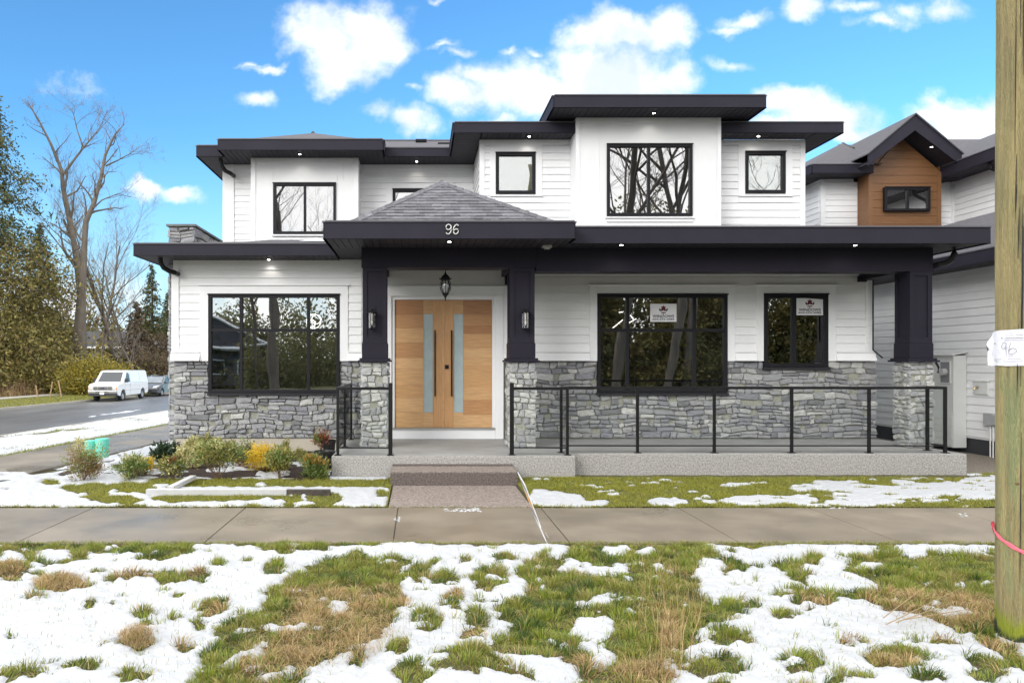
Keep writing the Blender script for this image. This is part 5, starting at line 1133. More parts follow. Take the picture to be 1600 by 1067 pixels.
GE = [(53,941,18,9),(94,912,50,16),(15,895,34,13),(150,890,15,8),(215,868,44,14),(265,862,46,13),(178,904,24,8),(202,905,15,7),(268,907,34,12),(305,900,20,8),(337,886,16,7),(231,898,9,4),(136,943,12,5),(169,948,10,4),(222,962,20,10),(234,977,17,7),(267,970,13,6),(330,951,32,18),(305,980,15,8),(212,1006,32,20),(156,1010,10,5),(128,1042,42,15),(44,1058,30,15),(209,1064,34,12),(6,999,10,6),(375,990,50,22),(287,1010,22,10),(360,1030,62,32),
      (430,860,34,11),(427,890,22,14),(490,856,30,10),(575,851,24,9),(620,852,16,7),(643,856,12,6),(730,878,16,8),(682,880,13,7),(620,876,24,10),(650,893,24,14),(692,906,30,14),(762,906,36,22),(787,876,18,12),(710,933,18,11),(708,951,20,8),(665,974,28,19),(742,968,22,22),(795,962,20,15),(740,999,34,12),(620,1018,27,19),(550,1033,16,22),(650,1056,48,19),(722,1036,58,26),(790,1014,32,19),
      (1136,887,40,17),(1232,887,34,10),(1275,877,22,10),(1252,903,26,10),(1245,926,42,9),(1150,949,46,18),(1275,943,42,16),(1230,966,26,11),(1140,1001,48,20),(1116,1042,58,20),(1255,1040,42,16),(1328,1006,24,8),(1400,1032,62,24),(1474,1008,26,9),(1540,1046,44,22),(1330,1062,50,8),(1450,1062,40,10),(15,1063,40,12)]
SE = [(78,867,27,11),(19,873,22,9),(50,888,13,6),(160,869,24,7),(150,883,48,9),(200,874,18,7),(340,850,30,4),
      (420,986,15,8),(528,951,17,9),(891,883,17,8),(938,893,38,9),(970,885,14,6),(911,945,21,8),(945,937,18,9),(926,979,31,14),(941,1025,22,13),(930,1005,12,8),(871,862,20,9),(964,859,20,8),(1010,861,13,6),(1027,886,9,7),(830,852,60,5),(1110,889,22,15),
      (1428,857,34,10),(1478,857,27,9),(1530,857,30,9),(1358,884,17,6),(1495,912,9,5),(1494,957,19,6),(1275,858,98,11),(1300,880,18,8),(1160,930,40,8)]
def fg_mask(px, py, x, y):
    g = ell(px, py, [(q[0], q[1], q[2] * .84, q[3] * .80) for q in GE]) | (py < 850 + 3 * np.sin(px * .05)) & ~((px > 598) & (px < 735))
    for P in GP: g |= in_poly(px, py, P)
    g |= fbm(x * 7, y * 7, 3, 123) > .755
    s = ~g | ell(px, py, SE) | (fbm(x * 8, y * 8, 3, 321) > .735) | ((px > 600) & (px < 735) & (py < 866))
    far = (px < -40) | (px > 1640) | (py > 1085)                      # beyond the picture the same broken cover goes on
    n_ = fbm(x * 1.5, y * 1.5, 4, 77) > .48
    return np.where(far, n_, s)
fg = Patch(-6.5, 8.6, 3.0, 7.36, .0165, fg_mask, 3, warp=6.5, nblur=4, hump=.045, base=lambda x, y: -.028 + .03 * sstep(0, .25, 7.36 - y) * sstep(-.2, .6, fbm(x * 1.3, y * 1.3, 3, 9) - .2))
tuft = fbm(fg.X * 6.5, fg.Y * 6.5, 3, 40)
for (cx, cy, rx, ry) in GE:                       # each tuft of grass is a small mound
    gx, gy_ = (cx - VX) * (EH * F / (cy - VY)) / F, EH * F / (cy - VY)
    if rx > 60: continue
    sx, sy = rx * gy_ / F, max(.06, ry * gy_ * gy_ / (F * EH)); fg.H = fg.H + .032 * np.exp(-(((fg.X - gx) / sx) ** 2 + ((fg.Y - gy_) / sy) ** 2))
fg.H = fg.H + .03 * (1 - fg.S) * (tuft - .5)
fg.H = fg.H * sstep(7.36, 7.26, fg.Y) + (-.03) * (1 - sstep(7.36, 7.26, fg.Y))
soil = M('verge_soil', (0.085, 0.065, 0.028), 0.95, 0.3, 9, bump=0.8, bscale=60, c2=(0.05, 0.06, 0.015))
o = fg.mesh('verge', fg.H, np.ones_like(fg.H, bool), soil); o['kind'] = 'structure'
fg.S = fg.S * sstep(7.36, 7.32, fg.Y)
fg.edge, fg.ef = 1.5, 21
fg.snow(.026, 60, lo=.30, hi=.95)
# --- blades of grass
def blades(name, x, y, z, h, w, lean, mat, seg2=True, mi=None, azim=None, curl=.5):
    n = len(x); a = nr.uniform(0, 2 * np.pi, n) if azim is None else azim; fa = nr.uniform(0, 2 * np.pi, n)
    dx, dy = np.cos(a) * lean, np.sin(a) * lean; wx, wy = np.cos(fa) * w / 2, np.sin(fa) * w / 2
    B = np.stack([x, y, z], 1); up = np.sqrt(np.clip(1 - lean ** 2, .03, 1))
    m = B + np.stack([dx * h * curl * .8, dy * h * curl * .8, h * .58 * up], 1); t = B + np.stack([dx * h * 1.25, dy * h * 1.25, h * np.maximum(.12, up - .25 * lean)], 1)
    wv = np.stack([wx, wy, np.zeros(n)], 1)
    V = np.stack([B - wv, B + wv, m - wv * .75, m + wv * .75, t], 1).reshape(-1, 3); k5 = np.arange(n)[:, None] * 5
    T = np.concatenate([k5 + np.array([[0, 1, 3]]), k5 + np.array([[0, 3, 2]]), k5 + np.array([[2, 3, 4]])], 1).reshape(-1, 3)
    o = np_mesh(name, V, T, mat); o['kind'] = 'stuff'; return o
grassM = M('grass_green', (.1, .1, .1), .55, .12, 3, island=[(.14, .21, .02), (.22, .29, .032), (.33, .36, .055), (.17, .25, .025), (.40, .37, .085), (.09, .15, .018)], trans=.35)
grassD = M('grass_dull', (.1, .1, .1), .6, .12, 3, island=[(.20, .23, .035), (.29, .28, .055), (.14, .20, .028), (.34, .31, .08), (.22, .26, .04)], trans=.3)
strawM = M('straw', (.2, .15, .08), .7, .15, 4, island=[(.46, .33, .15), (.34, .22, .09), (.55, .42, .22), (.22, .135, .055), (.40, .27, .11)], trans=.15)
def clump(x, y, cs, seed):
    ci, cj = np.floor(x / cs).astype(np.int64), np.floor(y / cs).astype(np.int64); best = np.full(len(x), 9.); bx = np.zeros(len(x)); by = np.zeros(len(x)); hid = np.zeros(len(x))
    for di in (-1, 0, 1):
        for dj in (-1, 0, 1):
            i, j = (ci + di).astype(float), (cj + dj).astype(float); px_ = (i + vnoise(i, j, seed)) * cs; py_ = (j + vnoise(i, j, seed + 1)) * cs; d = np.hypot(x - px_, y - py_); m_ = d < best
            best = np.where(m_, d, best); bx = np.where(m_, x - px_, bx); by = np.where(m_, y - py_, by); hid = np.where(m_, vnoise(i, j, seed + 2), hid)
    return best / cs, np.arctan2(by, bx), hid
N = 700000
x = nr.uniform(-6.3, 8.4, N); y = 3.1 + (7.40 - 3.1) * nr.uniform(0, 1, N); px, py = to_px(x, y)
keep = (px > -120) & ((px < 1700) | (nr.uniform(0, 1, N) < .5)) & (py < 1110); x, y, px, py = x[keep], y[keep], px[keep], py[keep]
s_ = fg.at(fg.S, x, y); cr_, ca, ch_ = clump(x, y, .15, 301); keep = (nr.uniform(0, 1, len(x)) > s_ * 1.08 + .02) & (nr.uniform(0, 1, len(x)) < 1.15 - .95 * cr_); x, y, px, py, cr_, ca, ch_ = x[keep], y[keep], px[keep], py[keep], cr_[keep], ca[keep], ch_[keep]
brown = ell(px, py, [(525,990,88,58),(565,940,72,26),(500,930,60,16),(430,1040,60,30),(94,912,48,15),(10,895,34,12),(53,941,17,8),(212,1006,30,19),(287,1010,18,8),(210,905,32,8),(136,943,11,4),(1010,1052,62,22),(930,1050,30,20),(1480,960,90,32),(1400,940,60,16),(1560,1010,40,14),(710,933,16,9),(1046,985,16,36),(1400,1038,40,14),(1474,1008,26,9),(1328,1006,20,7),(740,999,28,9),(330,955,22,9),(1275,946,26,9),(885,1040,40,16),(600,945,40,30),(305,900,16,6)])
nb_ = fbm(x * 2.4, y * 2.4, 3, 91); u_ = nr.uniform(0, 1, len(x)); pb_ = np.where(brown, .45 + .4 * (ch_ > .35), .03 + .22 * (ch_ > .9) + .10 * sstep(.5, .7, nb_)); isb = u_ < pb_
kind_ = np.where(nr.uniform(0, 1, len(x)) < .75, ch_, nr.uniform(0, 1, len(x))); dull = (~isb) & (kind_ > .60); dk_ = (~isb) & (kind_ < .2)
zz_ = fg.at(fg.H, x, y) - .004; hh = (.020 + .075 * np.clip(1 - .75 * cr_, .2, 1) * (.45 + .8 * vnoise(np.floor(ch_ * 97), np.floor(ch_ * 31), 5)) * nr.uniform(.45, 1.25, len(x))) * np.where(y > 7.1, .75, 1)
az = ca + nr.uniform(-.6, .6, len(x)); ln = np.clip(.18 + .75 * cr_ + nr.uniform(-.15, .25, len(x)), .05, .97)
g = (~isb) & (~dull) & (~dk_); W0 = lambda m, a, c: nr.uniform(a, c, m.sum())
grassK = M('grass_deep', (.1, .1, .1), .55, .12, 3, island=[(.055, .105, .016), (.09, .15, .022), (.04, .075, .014), (.12, .17, .03)], trans=.3)
for m_, mt, nm in ((g, grassM, 'grass'), (dull, grassD, 'grass'), (dk_, grassK, 'grass'), (isb, strawM, 'dry_grass')):
    blades(nm, x[m_], y[m_], zz_[m_] + (.004 if nm != 'grass' else 0), hh[m_] * (1.1 if nm != 'grass' else 1), W0(m_, .0030, .0068), np.clip(ln[m_] + (.18 if nm != 'grass' else 0), .05, .98), mt, azim=az[m_])
# long dead stalks laid over the tufts, and the standing dry clump
def stalks(name, n, cx, cy, rx, ry, L0, L1, lean, mat, w=.0022, zbase=0.0):
    X_, Y_ = [], []
    for _ in range(n):
        t = nr.uniform(0, 2 * np.pi); q = math.sqrt(nr.uniform(0, 1)); a, c = cx + rx * q * math.cos(t), cy + ry * q * math.sin(t); Y_.append(EH * F / (c - VY)); X_.append((a - VX) * Y_[-1] / F)
    X_, Y_ = np.array(X_), np.array(Y_)
    return blades(name, X_, Y_, fg.at(fg.H, X_, Y_) + zbase, nr.uniform(L0, L1, n), np.full(n, w), nr.uniform(*lean, n), mat, curl=.35)
stalks('dry_grass', 900, 525, 990, 92, 58, .10, .26, (.85, .99), strawM, zbase=.03); stalks('dry_grass', 260, 430, 1035, 60, 30, .10, .24, (.85, .99), strawM, zbase=.03); stalks('dry_grass', 300, 1475, 960, 85, 28, .10, .26, (.85, .99), strawM, zbase=.03)
stalks('dry_grass', 260, 1048, 975, 52, 92, .10, .38, (.05, .7), strawM, w=.0028); stalks('dry_grass', 120, 1010, 1052, 60, 20, .15, .30, (.4, .9), strawM)
stalks('dry_grass', 34, 715, 985, 90, 70, .18, .42, (.02, .3), strawM, w=.0016); stalks('dry_grass', 22, 40, 930, 60, 20, .15, .32, (.3, .8), strawM, w=.0018)
stalks('dry_grass', 800, 212, 1006, 28, 16, .05, .10, (.6, .95), strawM, zbase=.035); stalks('dry_grass', 500, 94, 912, 46, 13, .06, .14, (.7, .98), strawM, zbase=.02)
stalks('grass', 2600, 350, 955, 400, 115, .025, .08, (.1, .8), grassD, w=.0035); stalks('grass', 2200, 1250, 960, 380, 110, .025, .08, (.1, .8), grassM, w=.0035); stalks('dry_grass', 700, 800, 960, 800, 110, .03, .09, (.3, .95), strawM, w=.003)
for spec in ([(1392, 968), (1440, 940), (1478, 925)], [(1388, 975), (1425, 952), (1452, 948)], [(1400, 972), (1442, 962), (1500, 952)], [(1396, 962), (1430, 925), (1441, 912)]):
    pass
tw = MB()
for (a, c) in (((1385, 975), (1508, 915)), ((1400, 972), (1490, 940)), ((1380, 965), (1460, 905)), ((1410, 968), (1520, 950))):
    P = []
    for q in np.linspace(0, 1, 6):
        px_, py_ = a[0] + (c[0] - a[0]) * q, a[1] + (c[1] - a[1]) * q; Y_ = EH * F / (max(py_, 940) + 18 - VY); P.append((X(px_, Y_), Y_, Z(py_, Y_)))
    tw.tube(P, [.0035, .0035, .003, .0025, .002, .001], 5)
tag(tw.build('dry_twig', M('bleached_twig', (.34, .24, .13), .8, .2, 12), None, origin=(X(1400, 5.1), 5.1, 0)), 'bleached dead twigs lying on the brown grass left of the pole', 'twigs')
# --- lawns beyond the pavement
LG = [(145,770,30,13),(205,766,42,9),(290,757,64,5),(190,783,34,6),(290,781,54,6),(150,795,18,3),(205,793,28,4),(330,781,54,6),(388,778,30,6),(432,779,14,5),(457,782,16,5),(505,781,28,10),(390,792,12,4),(453,790,10,3),(505,793,42,3),(110,766,16,6),(240,772,20,5),(575,759,40,7),(596,774,10,5),(80,757,14,4),(60,742,16,4),(105,735,10,6)]
LS = [(250,762,14,3),(130,776,9,3),(177,769,7,3),(408,760,7,3)]
RS = [(870,783,44,11),(912,788,22,5),(938,787,12,4),(1043,785,30,5),(1107,785,12,3),(1205,783,78,6),(1262,763,26,3),(1315,765,48,6),(1380,764,50,4),(1300,757,36,3),(1400,777,100,9),(1500,770,80,14),(1440,765,50,5),(1410,757,20,3),(1540,765,50,18),(1250,766,20,3),(845,775,14,6),(590,753,8,4),(1350,787,60,5)]
def lawn_mask(px, py, x, y):
    left = px < 607; g = ell(px, py, LG) | ((py > 752) & (py < 765) & (px > 232) & left); s = (~g | ell(px, py, LS)); s &= ~((px > 120) & (px < 520) & (py < 752) & (fbm(x * 4, y * 4, 3, 5) > .6))
    r_ = ell(px, py, RS) | ((px > 1000) & (fbm(x * 2.2, y * 7, 3, 57) > .66)) | ((px > 830) & (px < 1100) & (fbm(x * 4, y * 9, 3, 58) > .74))
    r_ &= ~((px > 1000) & (fbm(x * 3.0, y * 10, 3, 59) > .64))
    return np.where(left, s, r_)
lawn = Patch(-6.9, 10.4, 9.145, 11.75, .022, lawn_mask, 23, warp=3.0, nblur=2, hump=.02, base=lambda x, y: .006 + .02 * sstep(9.2, 10.2, y))
lawn.H = np.where((lawn.X > -.40) & (lawn.X < 1.42), -.05, lawn.H)
lawn.S = np.where((lawn.X > -.42) & (lawn.X < 1.44), 0, lawn.S); lawn.S = np.where((lawn.X > -1.34) & (lawn.X < 8.65) & (lawn.Y > 11.32), 0, lawn.S)
lawn.S = np.where(in_poly(lawn.X, lawn.Y, [(-7.6,9.0),(-5.45,9.0),(-5.75,10.4),(-6.4,11.6),(-7.6,12)]), lawn.S * (fbm(lawn.X * 3, lawn.Y * 3, 3, 8) > .42), lawn.S)
lk = ~((lawn.X > -.36) & (lawn.X < 1.38)) & (lawn.X > -5.6)
o = lawn.mesh('lawn', lawn.H, lk, soil); o['kind'] = 'structure'
lawn.S = lawn.S * sstep(9.15, 9.19, lawn.Y)
lawn.edge, lawn.ef = 1.7, 9
lawn.snow(.026, 70)
lawnM = M('lawn_green', (.1, .1, .1), .6, .1, 3, island=[(.22, .24, .022), (.30, .29, .034), (.16, .20, .018), (.38, .33, .05), (.25, .26, .026)], trans=.25)
N = 330000; x = nr.uniform(-5.7, 9.9, N); y = nr.uniform(9.14, 11.74, N); px, py = to_px(x, y); s_ = lawn.at(lawn.S, x, y)
keep = (px > -40) & (px < 1620) & (nr.uniform(0, 1, N) > s_ * 1.6) & ~((x > -.40) & (x < 1.42)) & ~((x > -1.36) & (x < 8.66) & (y > 11.33)) & ~((x > -1.36) & (x < 2.42) & (y > 11.33)) & ~((x < -1.45) & (y > 11.2))
x, y = x[keep], y[keep]; dr2 = nr.uniform(0, 1, len(x)) < .10 + .6 * sstep(.48, .66, fbm(x * 2.6, y * 3.5, 3, 3))
for m_, mt, nm in ((~dr2, lawnM, 'lawn_grass'), (dr2, grassD, 'lawn_grass')):
    q = m_; blades(nm, x[q], y[q], lawn.at(lawn.H, x[q], y[q]) - .003, nr.uniform(.015, .055, q.sum()) * (.6 + .8 * fbm(x[q] * 5, y[q] * 5, 2, 8)), nr.uniform(.003, .008, q.sum()), nr.uniform(.2, .9, q.sum()), mt)
# fringe against the pavement's near and far edges
N = 9000; x = nr.uniform(-5.5, 7, N); near = nr.uniform(0, 1, N) < .75; y = np.where(near, 7.33 + nr.uniform(0, .06, N) * (fbm(x * 4, x * 0, 3, 4) > .48), 9.13 - nr.uniform(0, .015, N)); blades('grass_fringe', x, y, np.full(N, -.004), nr.uniform(.02, .05, N), nr.uniform(.003, .005, N), nr.uniform(.3, .95, N), grassD)
# --- planting bed with mulch and snow
mulch = M('bark_mulch', (.055, .033, .026), .9, .3, 30, bump=1, bscale=70, c2=(.022, .015, .013))
BM = [(225,752,26,5),(215,745,16,4),(150,757,20,6),(205,737,30,4),(270,752,36,6),(255,738,30,4),(345,752,62,8),(330,735,20,5),(305,742,20,5),(372,748,26,5),(430,755,50,5),(415,740,20,5),(430,722,60,7),(462,747,14,6),(490,753,30,7),(478,742,12,6),(380,722,60,8),(300,725,40,8),(495,735,20,10),(450,738,26,4)]
def bed_mask(px, py, x, y): return ~(ell(px, py, BM) | (py < 718) | ((fbm(x * 5, y * 5, 3, 61) > .60)))
bed = Patch(-5.6, -1.37, 10.95, 13.78, .03, bed_mask, 31, warp=4, nblur=2, hump=.06, base=lambda x, y: .015 + .06 * sstep(10.95, 11.5, y))
bed.mesh('planting_bed', bed.H, np.ones_like(bed.H, bool), mulch)['kind'] = 'structure'; bed.snow(.03, 71)
# --- snow down the side of the house and on the boulevard
gzv = np.vectorize(gz)
def side_mask(px, py, x, y):
    s = x - SL * y; inb = (s > -17.2) & (s < -10.55) & (fbm(x * 1.1, y * .8, 4, 15) < .585); yard = (s > -8.15 + .5 * (fbm(x * .6, y * .6, 3, 4) - .5)) & (x < -4.7) & (fbm(x * .9, y * .9, 3, 19) < .64)
    slush = (s < -17.7) & (s > -20.2) & (fbm(x * .55, y * .10, 4, 25) > .53)
    return inb | yard | slush
side = Patch(-22, -4.7, 11.0, 75, .14, side_mask, 37, warp=.5, nblur=1, hump=.03, base=lambda x, y: np.interp(x - SL * y, [-36, -28, -17.75, -17.74, -17.55, -10.4, -8.2, -7.0, 0], [-.8, -.94, -.905, -.92, -.82, -.22, -.20, -.02, -.02]) - .012)
side.S = np.where((side.X - SL * side.Y > -10.45) & (side.X - SL * side.Y < -8.25) & (side.Y < 60), side.S * 0, side.S); side.S = np.where((side.X > -5.6) & (side.Y < 13.8), 0, side.S)
side.S = np.where(((side.X + 6.1) / .75) ** 2 + ((side.Y - 13.2) / .8) ** 2 < 1, 0, side.S)
side.snow(.05, 72, lo=.3, hi=.9)
N = 26000; s_r = nr.uniform(-17.3, -10.4, N); y = 11 + 50 * nr.uniform(0, 1, N) ** 1.5; x = s_r + SL * y; keep = side.at(side.S, x, y) < .55; x, y = x[keep], y[keep]; blades('verge_grass', x, y, side.at(side.H, x, y), nr.uniform(.05, .13, len(x)), nr.uniform(.006, .014, len(x)), nr.uniform(.2, .8, len(x)), grassD)
N = 9000; y = nr.uniform(9.2, 30, N); x = -10.42 + SL * y + nr.uniform(-.2, .02, N); blades('verge_grass', x, y, np.full(N, -.22), nr.uniform(.04, .11, N), nr.uniform(.006, .012, N), nr.uniform(.3, .9, N), grassD)
N = 30000; s_r = nr.uniform(-34.2, -28.2, N); y = nr.uniform(30, 95, N); blades('verge_grass', s_r + SL * y, y, np.full(N, -.83), nr.uniform(.04, .09, N), nr.uniform(.02, .04, N), nr.uniform(.2, .8, N), lawnM)
# crumbs of snow on the concrete
b = MB(); r_ = random.Random(5)
for (cx, cy, rx, ry, n_) in ((722, 796, 28, 3, 60), (735, 797, 18, 2.5, 40), (620, 812, 6, 4, 14), (1310, 793, 12, 2, 20), (1505, 805, 6, 3, 10)):
    for _ in range(n_):
        px_, py_ = cx + r_.uniform(-rx, rx), cy + r_.uniform(-ry, ry); Y_ = EH * F / (py_ - VY); X_ = (px_ - VX) * Y_ / F; s = r_.uniform(.004, .016); b.add([(X_ - s, Y_ - s, .001), (X_ + s, Y_ - s * .7, .001), (X_ + s * .6, Y_ + s, .001), (X_ - s, Y_ + s, .001), (X_, Y_, s * .7)], [(0, 1, 4), (1, 2, 4), (2, 3, 4), (3, 0, 4)])
b.build('snow_crumbs', snow_m, None, kind='stuff')

# ------------------------------------------------------------------ lumber lying on the lawn
px0, px1 = X(229, 9.85), X(448, 9.85)
t = thing('timber_plank', 'long white painted plank lying on the snowy lawn, its right end dark', 'plank', ((px0 + px1) / 2, 9.85, 0))
b = MB(); b.box(px0, px1, 9.82, 9.91, .02, .105); b.build('board', M('painted_lumber', (.47, .475, .48), .6, .06, 6, bump=.2, bscale=30), t, bevel=.004)
b = MB(); b.box(px1 + .001, X(516, 9.85), 9.825, 9.905, .02, .098); b.build('dark_end', M('dark_lumber', (.055, .045, .038), .8, .4, 12, bump=.5), t, bevel=.004)
a, c = Vector((X(266, 10.05), 10.05, .05)), Vector((X(302, 10.9), 10.9, .07)); d = (c - a).normalized(); nn = Vector((-d.y, d.x, 0)) * .045
b = MB(); b.prism([a - nn, c - nn, c + nn, a + nn], (0, 0, .06)); tag(b.build('timber_plank', M('painted_lumber', (.74, .75, .76)), None, origin=tuple(a), bevel=.004), 'short white plank angled back from the long one towards the planting bed', 'plank')
# ------------------------------------------------------------------ teal drums and a wet slab
teal = M('teal_plastic', (.15, .62, .50), .45, .06, 3)
def drum(px0, px1, pt_, pb_, Y, label):
    x = X((px0 + px1) / 2, Y); r_ = (px1 - px0) / 2 * Y / F; z0 = Z(pb_, Y); z1 = Z(pt_, Y); t = thing('utility_drum', label, 'drum', (x, Y, z0), 'teal drums beside the pavement')
    b = MB(); b.lathe(x, Y, [(r_ * .93, z0), (r_ * .95, z1 - .10)], 24); b.build('body', teal, t, smooth=False)
    b = MB(); b.lathe(x, Y, [(r_, z1 - .10), (r_, z1 - .012), (r_ * .97, z1), (r_ * .0 + .01, z1 + .002)], 24); b.build('lid', teal, t)
drum(149.5, 170.5, 685, 721, 13.7, 'taller teal plastic drum, the right one of the pair by the side pavement')
drum(132.5, 151, 688, 722, 13.75, 'teal plastic drum half hidden behind a thin plant, left one of the pair')
b = MB(); b.prism([(X(150, 12.6), 12.35, -.06), (X(192, 12.6), 12.7, -.06), (X(190, 13), 13.25, -.08), (X(152, 13.2), 13.2, -.08)], (0, 0, .09)); tag(b.build('concrete_slab', M('wet_slab', (.16, .17, .16), .12, .1, 3), None, origin=(X(170, 12.8), 12.8, 0), bevel=.01), 'flat wet concrete slab on the ground in front of the teal drums', 'slab')

# ------------------------------------------------------------------ plants
def leafcloud(tips, per, spread, L, W_, mats, seed, parent, name='foliage', out=None, droop=0.0, mi=None):
    r = np.random.RandomState(seed); tips = np.array(tips); n = len(tips) * per; P = np.repeat(tips, per, 0) + r.normal(0, 1, (n, 3)) * np.array(spread)
    D = r.normal(0, 1, (n, 3)); 
    if out is not None: D = D * .7 + (P - np.array(out)) / (np.linalg.norm(P - np.array(out), axis=1)[:, None] + 1e-6) * 1.2
    D[:, 2] -= droop; D /= np.linalg.norm(D, axis=1)[:, None]; S = np.cross(D, r.normal(0, 1, (n, 3))); S /= np.linalg.norm(S, axis=1)[:, None]
    l = L * r.uniform(.6, 1.25, n)[:, None]; w = W_ * r.uniform(.7, 1.2, n)[:, None]
    V = np.stack([P, P + D * l * .45 + S * w / 2, P + D * l, P + D * l * .45 - S * w / 2], 1).reshape(-1, 3); k4 = np.arange(n)[:, None] * 4
    T = np.concatenate([k4 + np.array([[0, 1, 2]]), k4 + np.array([[0, 2, 3]])], 1).reshape(-1, 3)
    return np_mesh(name, V, T, mats, parent)
def lf(name, cols, tr=.25): return M(name, (.1, .1, .1), .55, .12, 3, island=cols, trans=tr)
Lgreen = lf('leaf_green', [(.09, .15, .03), (.15, .22, .045), (.24, .29, .09), (.07, .11, .03)]); Ldark = lf('leaf_dark', [(.02, .045, .02), (.035, .065, .03), (.05, .08, .035)]); Lcream = lf('leaf_cream', [(.58, .52, .24), (.68, .63, .36), (.38, .38, .13), (.48, .44, .17)])
Lred = lf('leaf_red', [(.25, .05, .03), (.32, .09, .04), (.15, .04, .03)]); Lyel = lf('leaf_yellow', [(.80, .55, .02), (.90, .66, .05), (.66, .44, .02), (.52, .40, .03)]); Lbrown = lf('leaf_brown', [(.20, .12, .05), (.30, .19, .08), (.13, .085, .035)]); Lolive = lf('leaf_olive', [(.22, .23, .05), (.32, .30, .08), (.16, .17, .045), (.38, .31, .09)]); Lorange = lf('leaf_orange', [(.60, .28, .04), (.48, .20, .05), (.40, .32, .07)])
stemM = M('plant_stem', (.16, .09, .055), .8, .2, 20)
def shrub(label, cx, base, top, wpx, Y, mats, ntip=40, per=14, L=.05, W_=.018, seed=1, stems=6, name='garden_shrub', shape=1.0, open_=.35, accent=None, droop=0):
    """mats: list of (material, share); the plant fills an ellipsoid over its base"""
    r = random.Random(seed); x0, z0, z1 = X(cx, Y), max(0, Z(base, Y)), Z(top, Y); R_ = wpx / 2 * Y / F * 1.08; H = z1 - z0; ntip = int(ntip * (1.3 if cx > 190 else 1))
    t = thing(name, label, 'shrub', (x0, Y, z0), 'shrubs in the planting bed'); tips = []
    while len(tips) < ntip:
        a, c, e = r.uniform(-1.25, 1.25), r.uniform(-1.1, 1.1), r.uniform(-1, 1.3)
        q = a * a + c * c + e * e; lob = 1 + .35 * math.sin(3 * math.atan2(c, a) + seed * 2.1) * (1 - abs(e) * .5)
        if q > (lob if r.random() > .12 else 1.6) or q < .12: continue
        tips.append((x0 + a * R_ * .9, Y + c * R_ * .8, z0 + H * (open_ + (1 - open_) * (.5 + .48 * e * shape))))
    b = MB()
    for i in range(stems):
        tp = tips[i * len(tips) // stems]; b.tube([(x0 + r.uniform(-.02, .02), Y + r.uniform(-.02, .02), z0 - .02), ((x0 * 1.2 + tp[0] * .8) / 2 , (Y * 1.2 + tp[1] * .8) / 2, z0 + (tp[2] - z0) * .5), tp], [.007, .005, .002], 4)
    for tp in tips[::2]:
        b.tube([(x0 + (tp[0] - x0) * .4, Y + (tp[1] - Y) * .4, z0 + (tp[2] - z0) * .45), tp], [.004, .0015], 3)
    b.build('stem', stemM, t)
    per = int(per * 1.9); L *= 1.15; W_ *= 1.35; i = 0; r.shuffle(tips)
    for m_, sh in mats:
        k = max(1, round(sh * ntip)); sub = tips[i:i + k]; i += k
        if sub: leafcloud(sub, per, (R_ * .13 + .012, R_ * .13 + .012, H * .06 + .01), L, W_, m_, seed + i, t, out=(x0, Y, z0), droop=droop)
    if accent:
        m_, k = accent; hi_ = sorted(tips, key=lambda p: -p[2])[:k]; leafcloud(hi_, per, (R_ * .1 + .01, R_ * .1 + .01, H * .04), L, W_, m_, seed + 99, t, name='new_growth', out=(x0, Y, z0))['kind'] = 'stuff'
    return t
shrub('clipped brown and olive shrub at the left end of the bed, nearest the camera', 129, 757, 698, 46, 10.95, [(Lbrown, .5), (Lolive, .3), (Lgreen, .2)], 60, 30, .03, .010, 1, open_=.05)
shrub('thin cream leaved plant standing in front of the teal drums', 125, 715, 684, 20, 11.9, [(Lcream, .9), (Lolive, .1)], 20, 8, .045, .013, 2, open_=.1)
shrub('yellow green shrub with upright shoots right of the clipped brown one', 156, 742, 694, 26, 11.7, [(Lolive, .5), (Lcream, .3), (Lgreen, .2)], 20, 7, .045, .012, 3, open_=.1)
shrub('small green bush with drooping leaves, third plant from the left', 206, 752, 715, 40, 11.05, [(Lgreen, .7), (Lcream, .3)], 40, 16, .06, .014, 4, open_=.1)
shrub('low bright yellow shrub tucked behind the small green bush', 226, 738, 716, 28, 11.5, [(Lyel, .8), (Lolive, .2)], 24, 22, .035, .010, 5, open_=.1)
shrub('dark green broad leaved shrub by the left corner of the house', 259, 733, 698, 32, 12.6, [(Ldark, 1)], 26, 14, .09, .032, 6, open_=.15)
shrub('low green and red shrub in front of the cream leaved one', 273, 752, 716, 40, 11.1, [(Lolive, .5), (Lgreen, .3), (Lcream, .2)], 40, 16, .045, .014, 7, accent=(Lred, 5), open_=.35)
shrub('tall cream variegated shrub against the left window wall', 300, 742, 687, 36, 12.0, [(Lcream, .9), (Lolive, .1)], 44, 18, .05, .018, 8, open_=.15)
shrub('olive shrub at the foot of the wall behind the cream one', 320, 722, 683, 34, 13.0, [(Lolive, .8), (Lred, .2)], 30, 16, .05, .018, 9, open_=.2)
shrub('wide open shrub with bare red stems, middle of the planting bed', 342, 753, 691, 64, 11.1, [(Lolive, .6), (Lgreen, .4)], 56, 15, .05, .016, 10, stems=11, open_=.42, accent=(Lcream, 6))
shrub('green shrub with red shoots between the open one and the yellow one', 378, 735, 690, 40, 12.1, [(Lgreen, .65), (Ldark, .1), (Lred, .25)], 36, 16, .045, .014, 11, open_=.1)
shrub('golden thread leaved shrub spilling to the left', 417, 737, 697, 50, 11.7, [(Lyel, 1)], 60, 26, .075, .005, 12, open_=.15, droop=1.1)
shrub('green shrub in front of the golden one', 437, 751, 701, 40, 11.15, [(Lolive, .55), (Lgreen, .45)], 42, 16, .045, .017, 13, open_=.3)
shrub('slim upright olive sapling behind the golden shrub', 447, 722, 682, 9, 12.9, [(Lolive, 1)], 9, 12, .05, .016, 14, stems=2, open_=.05)
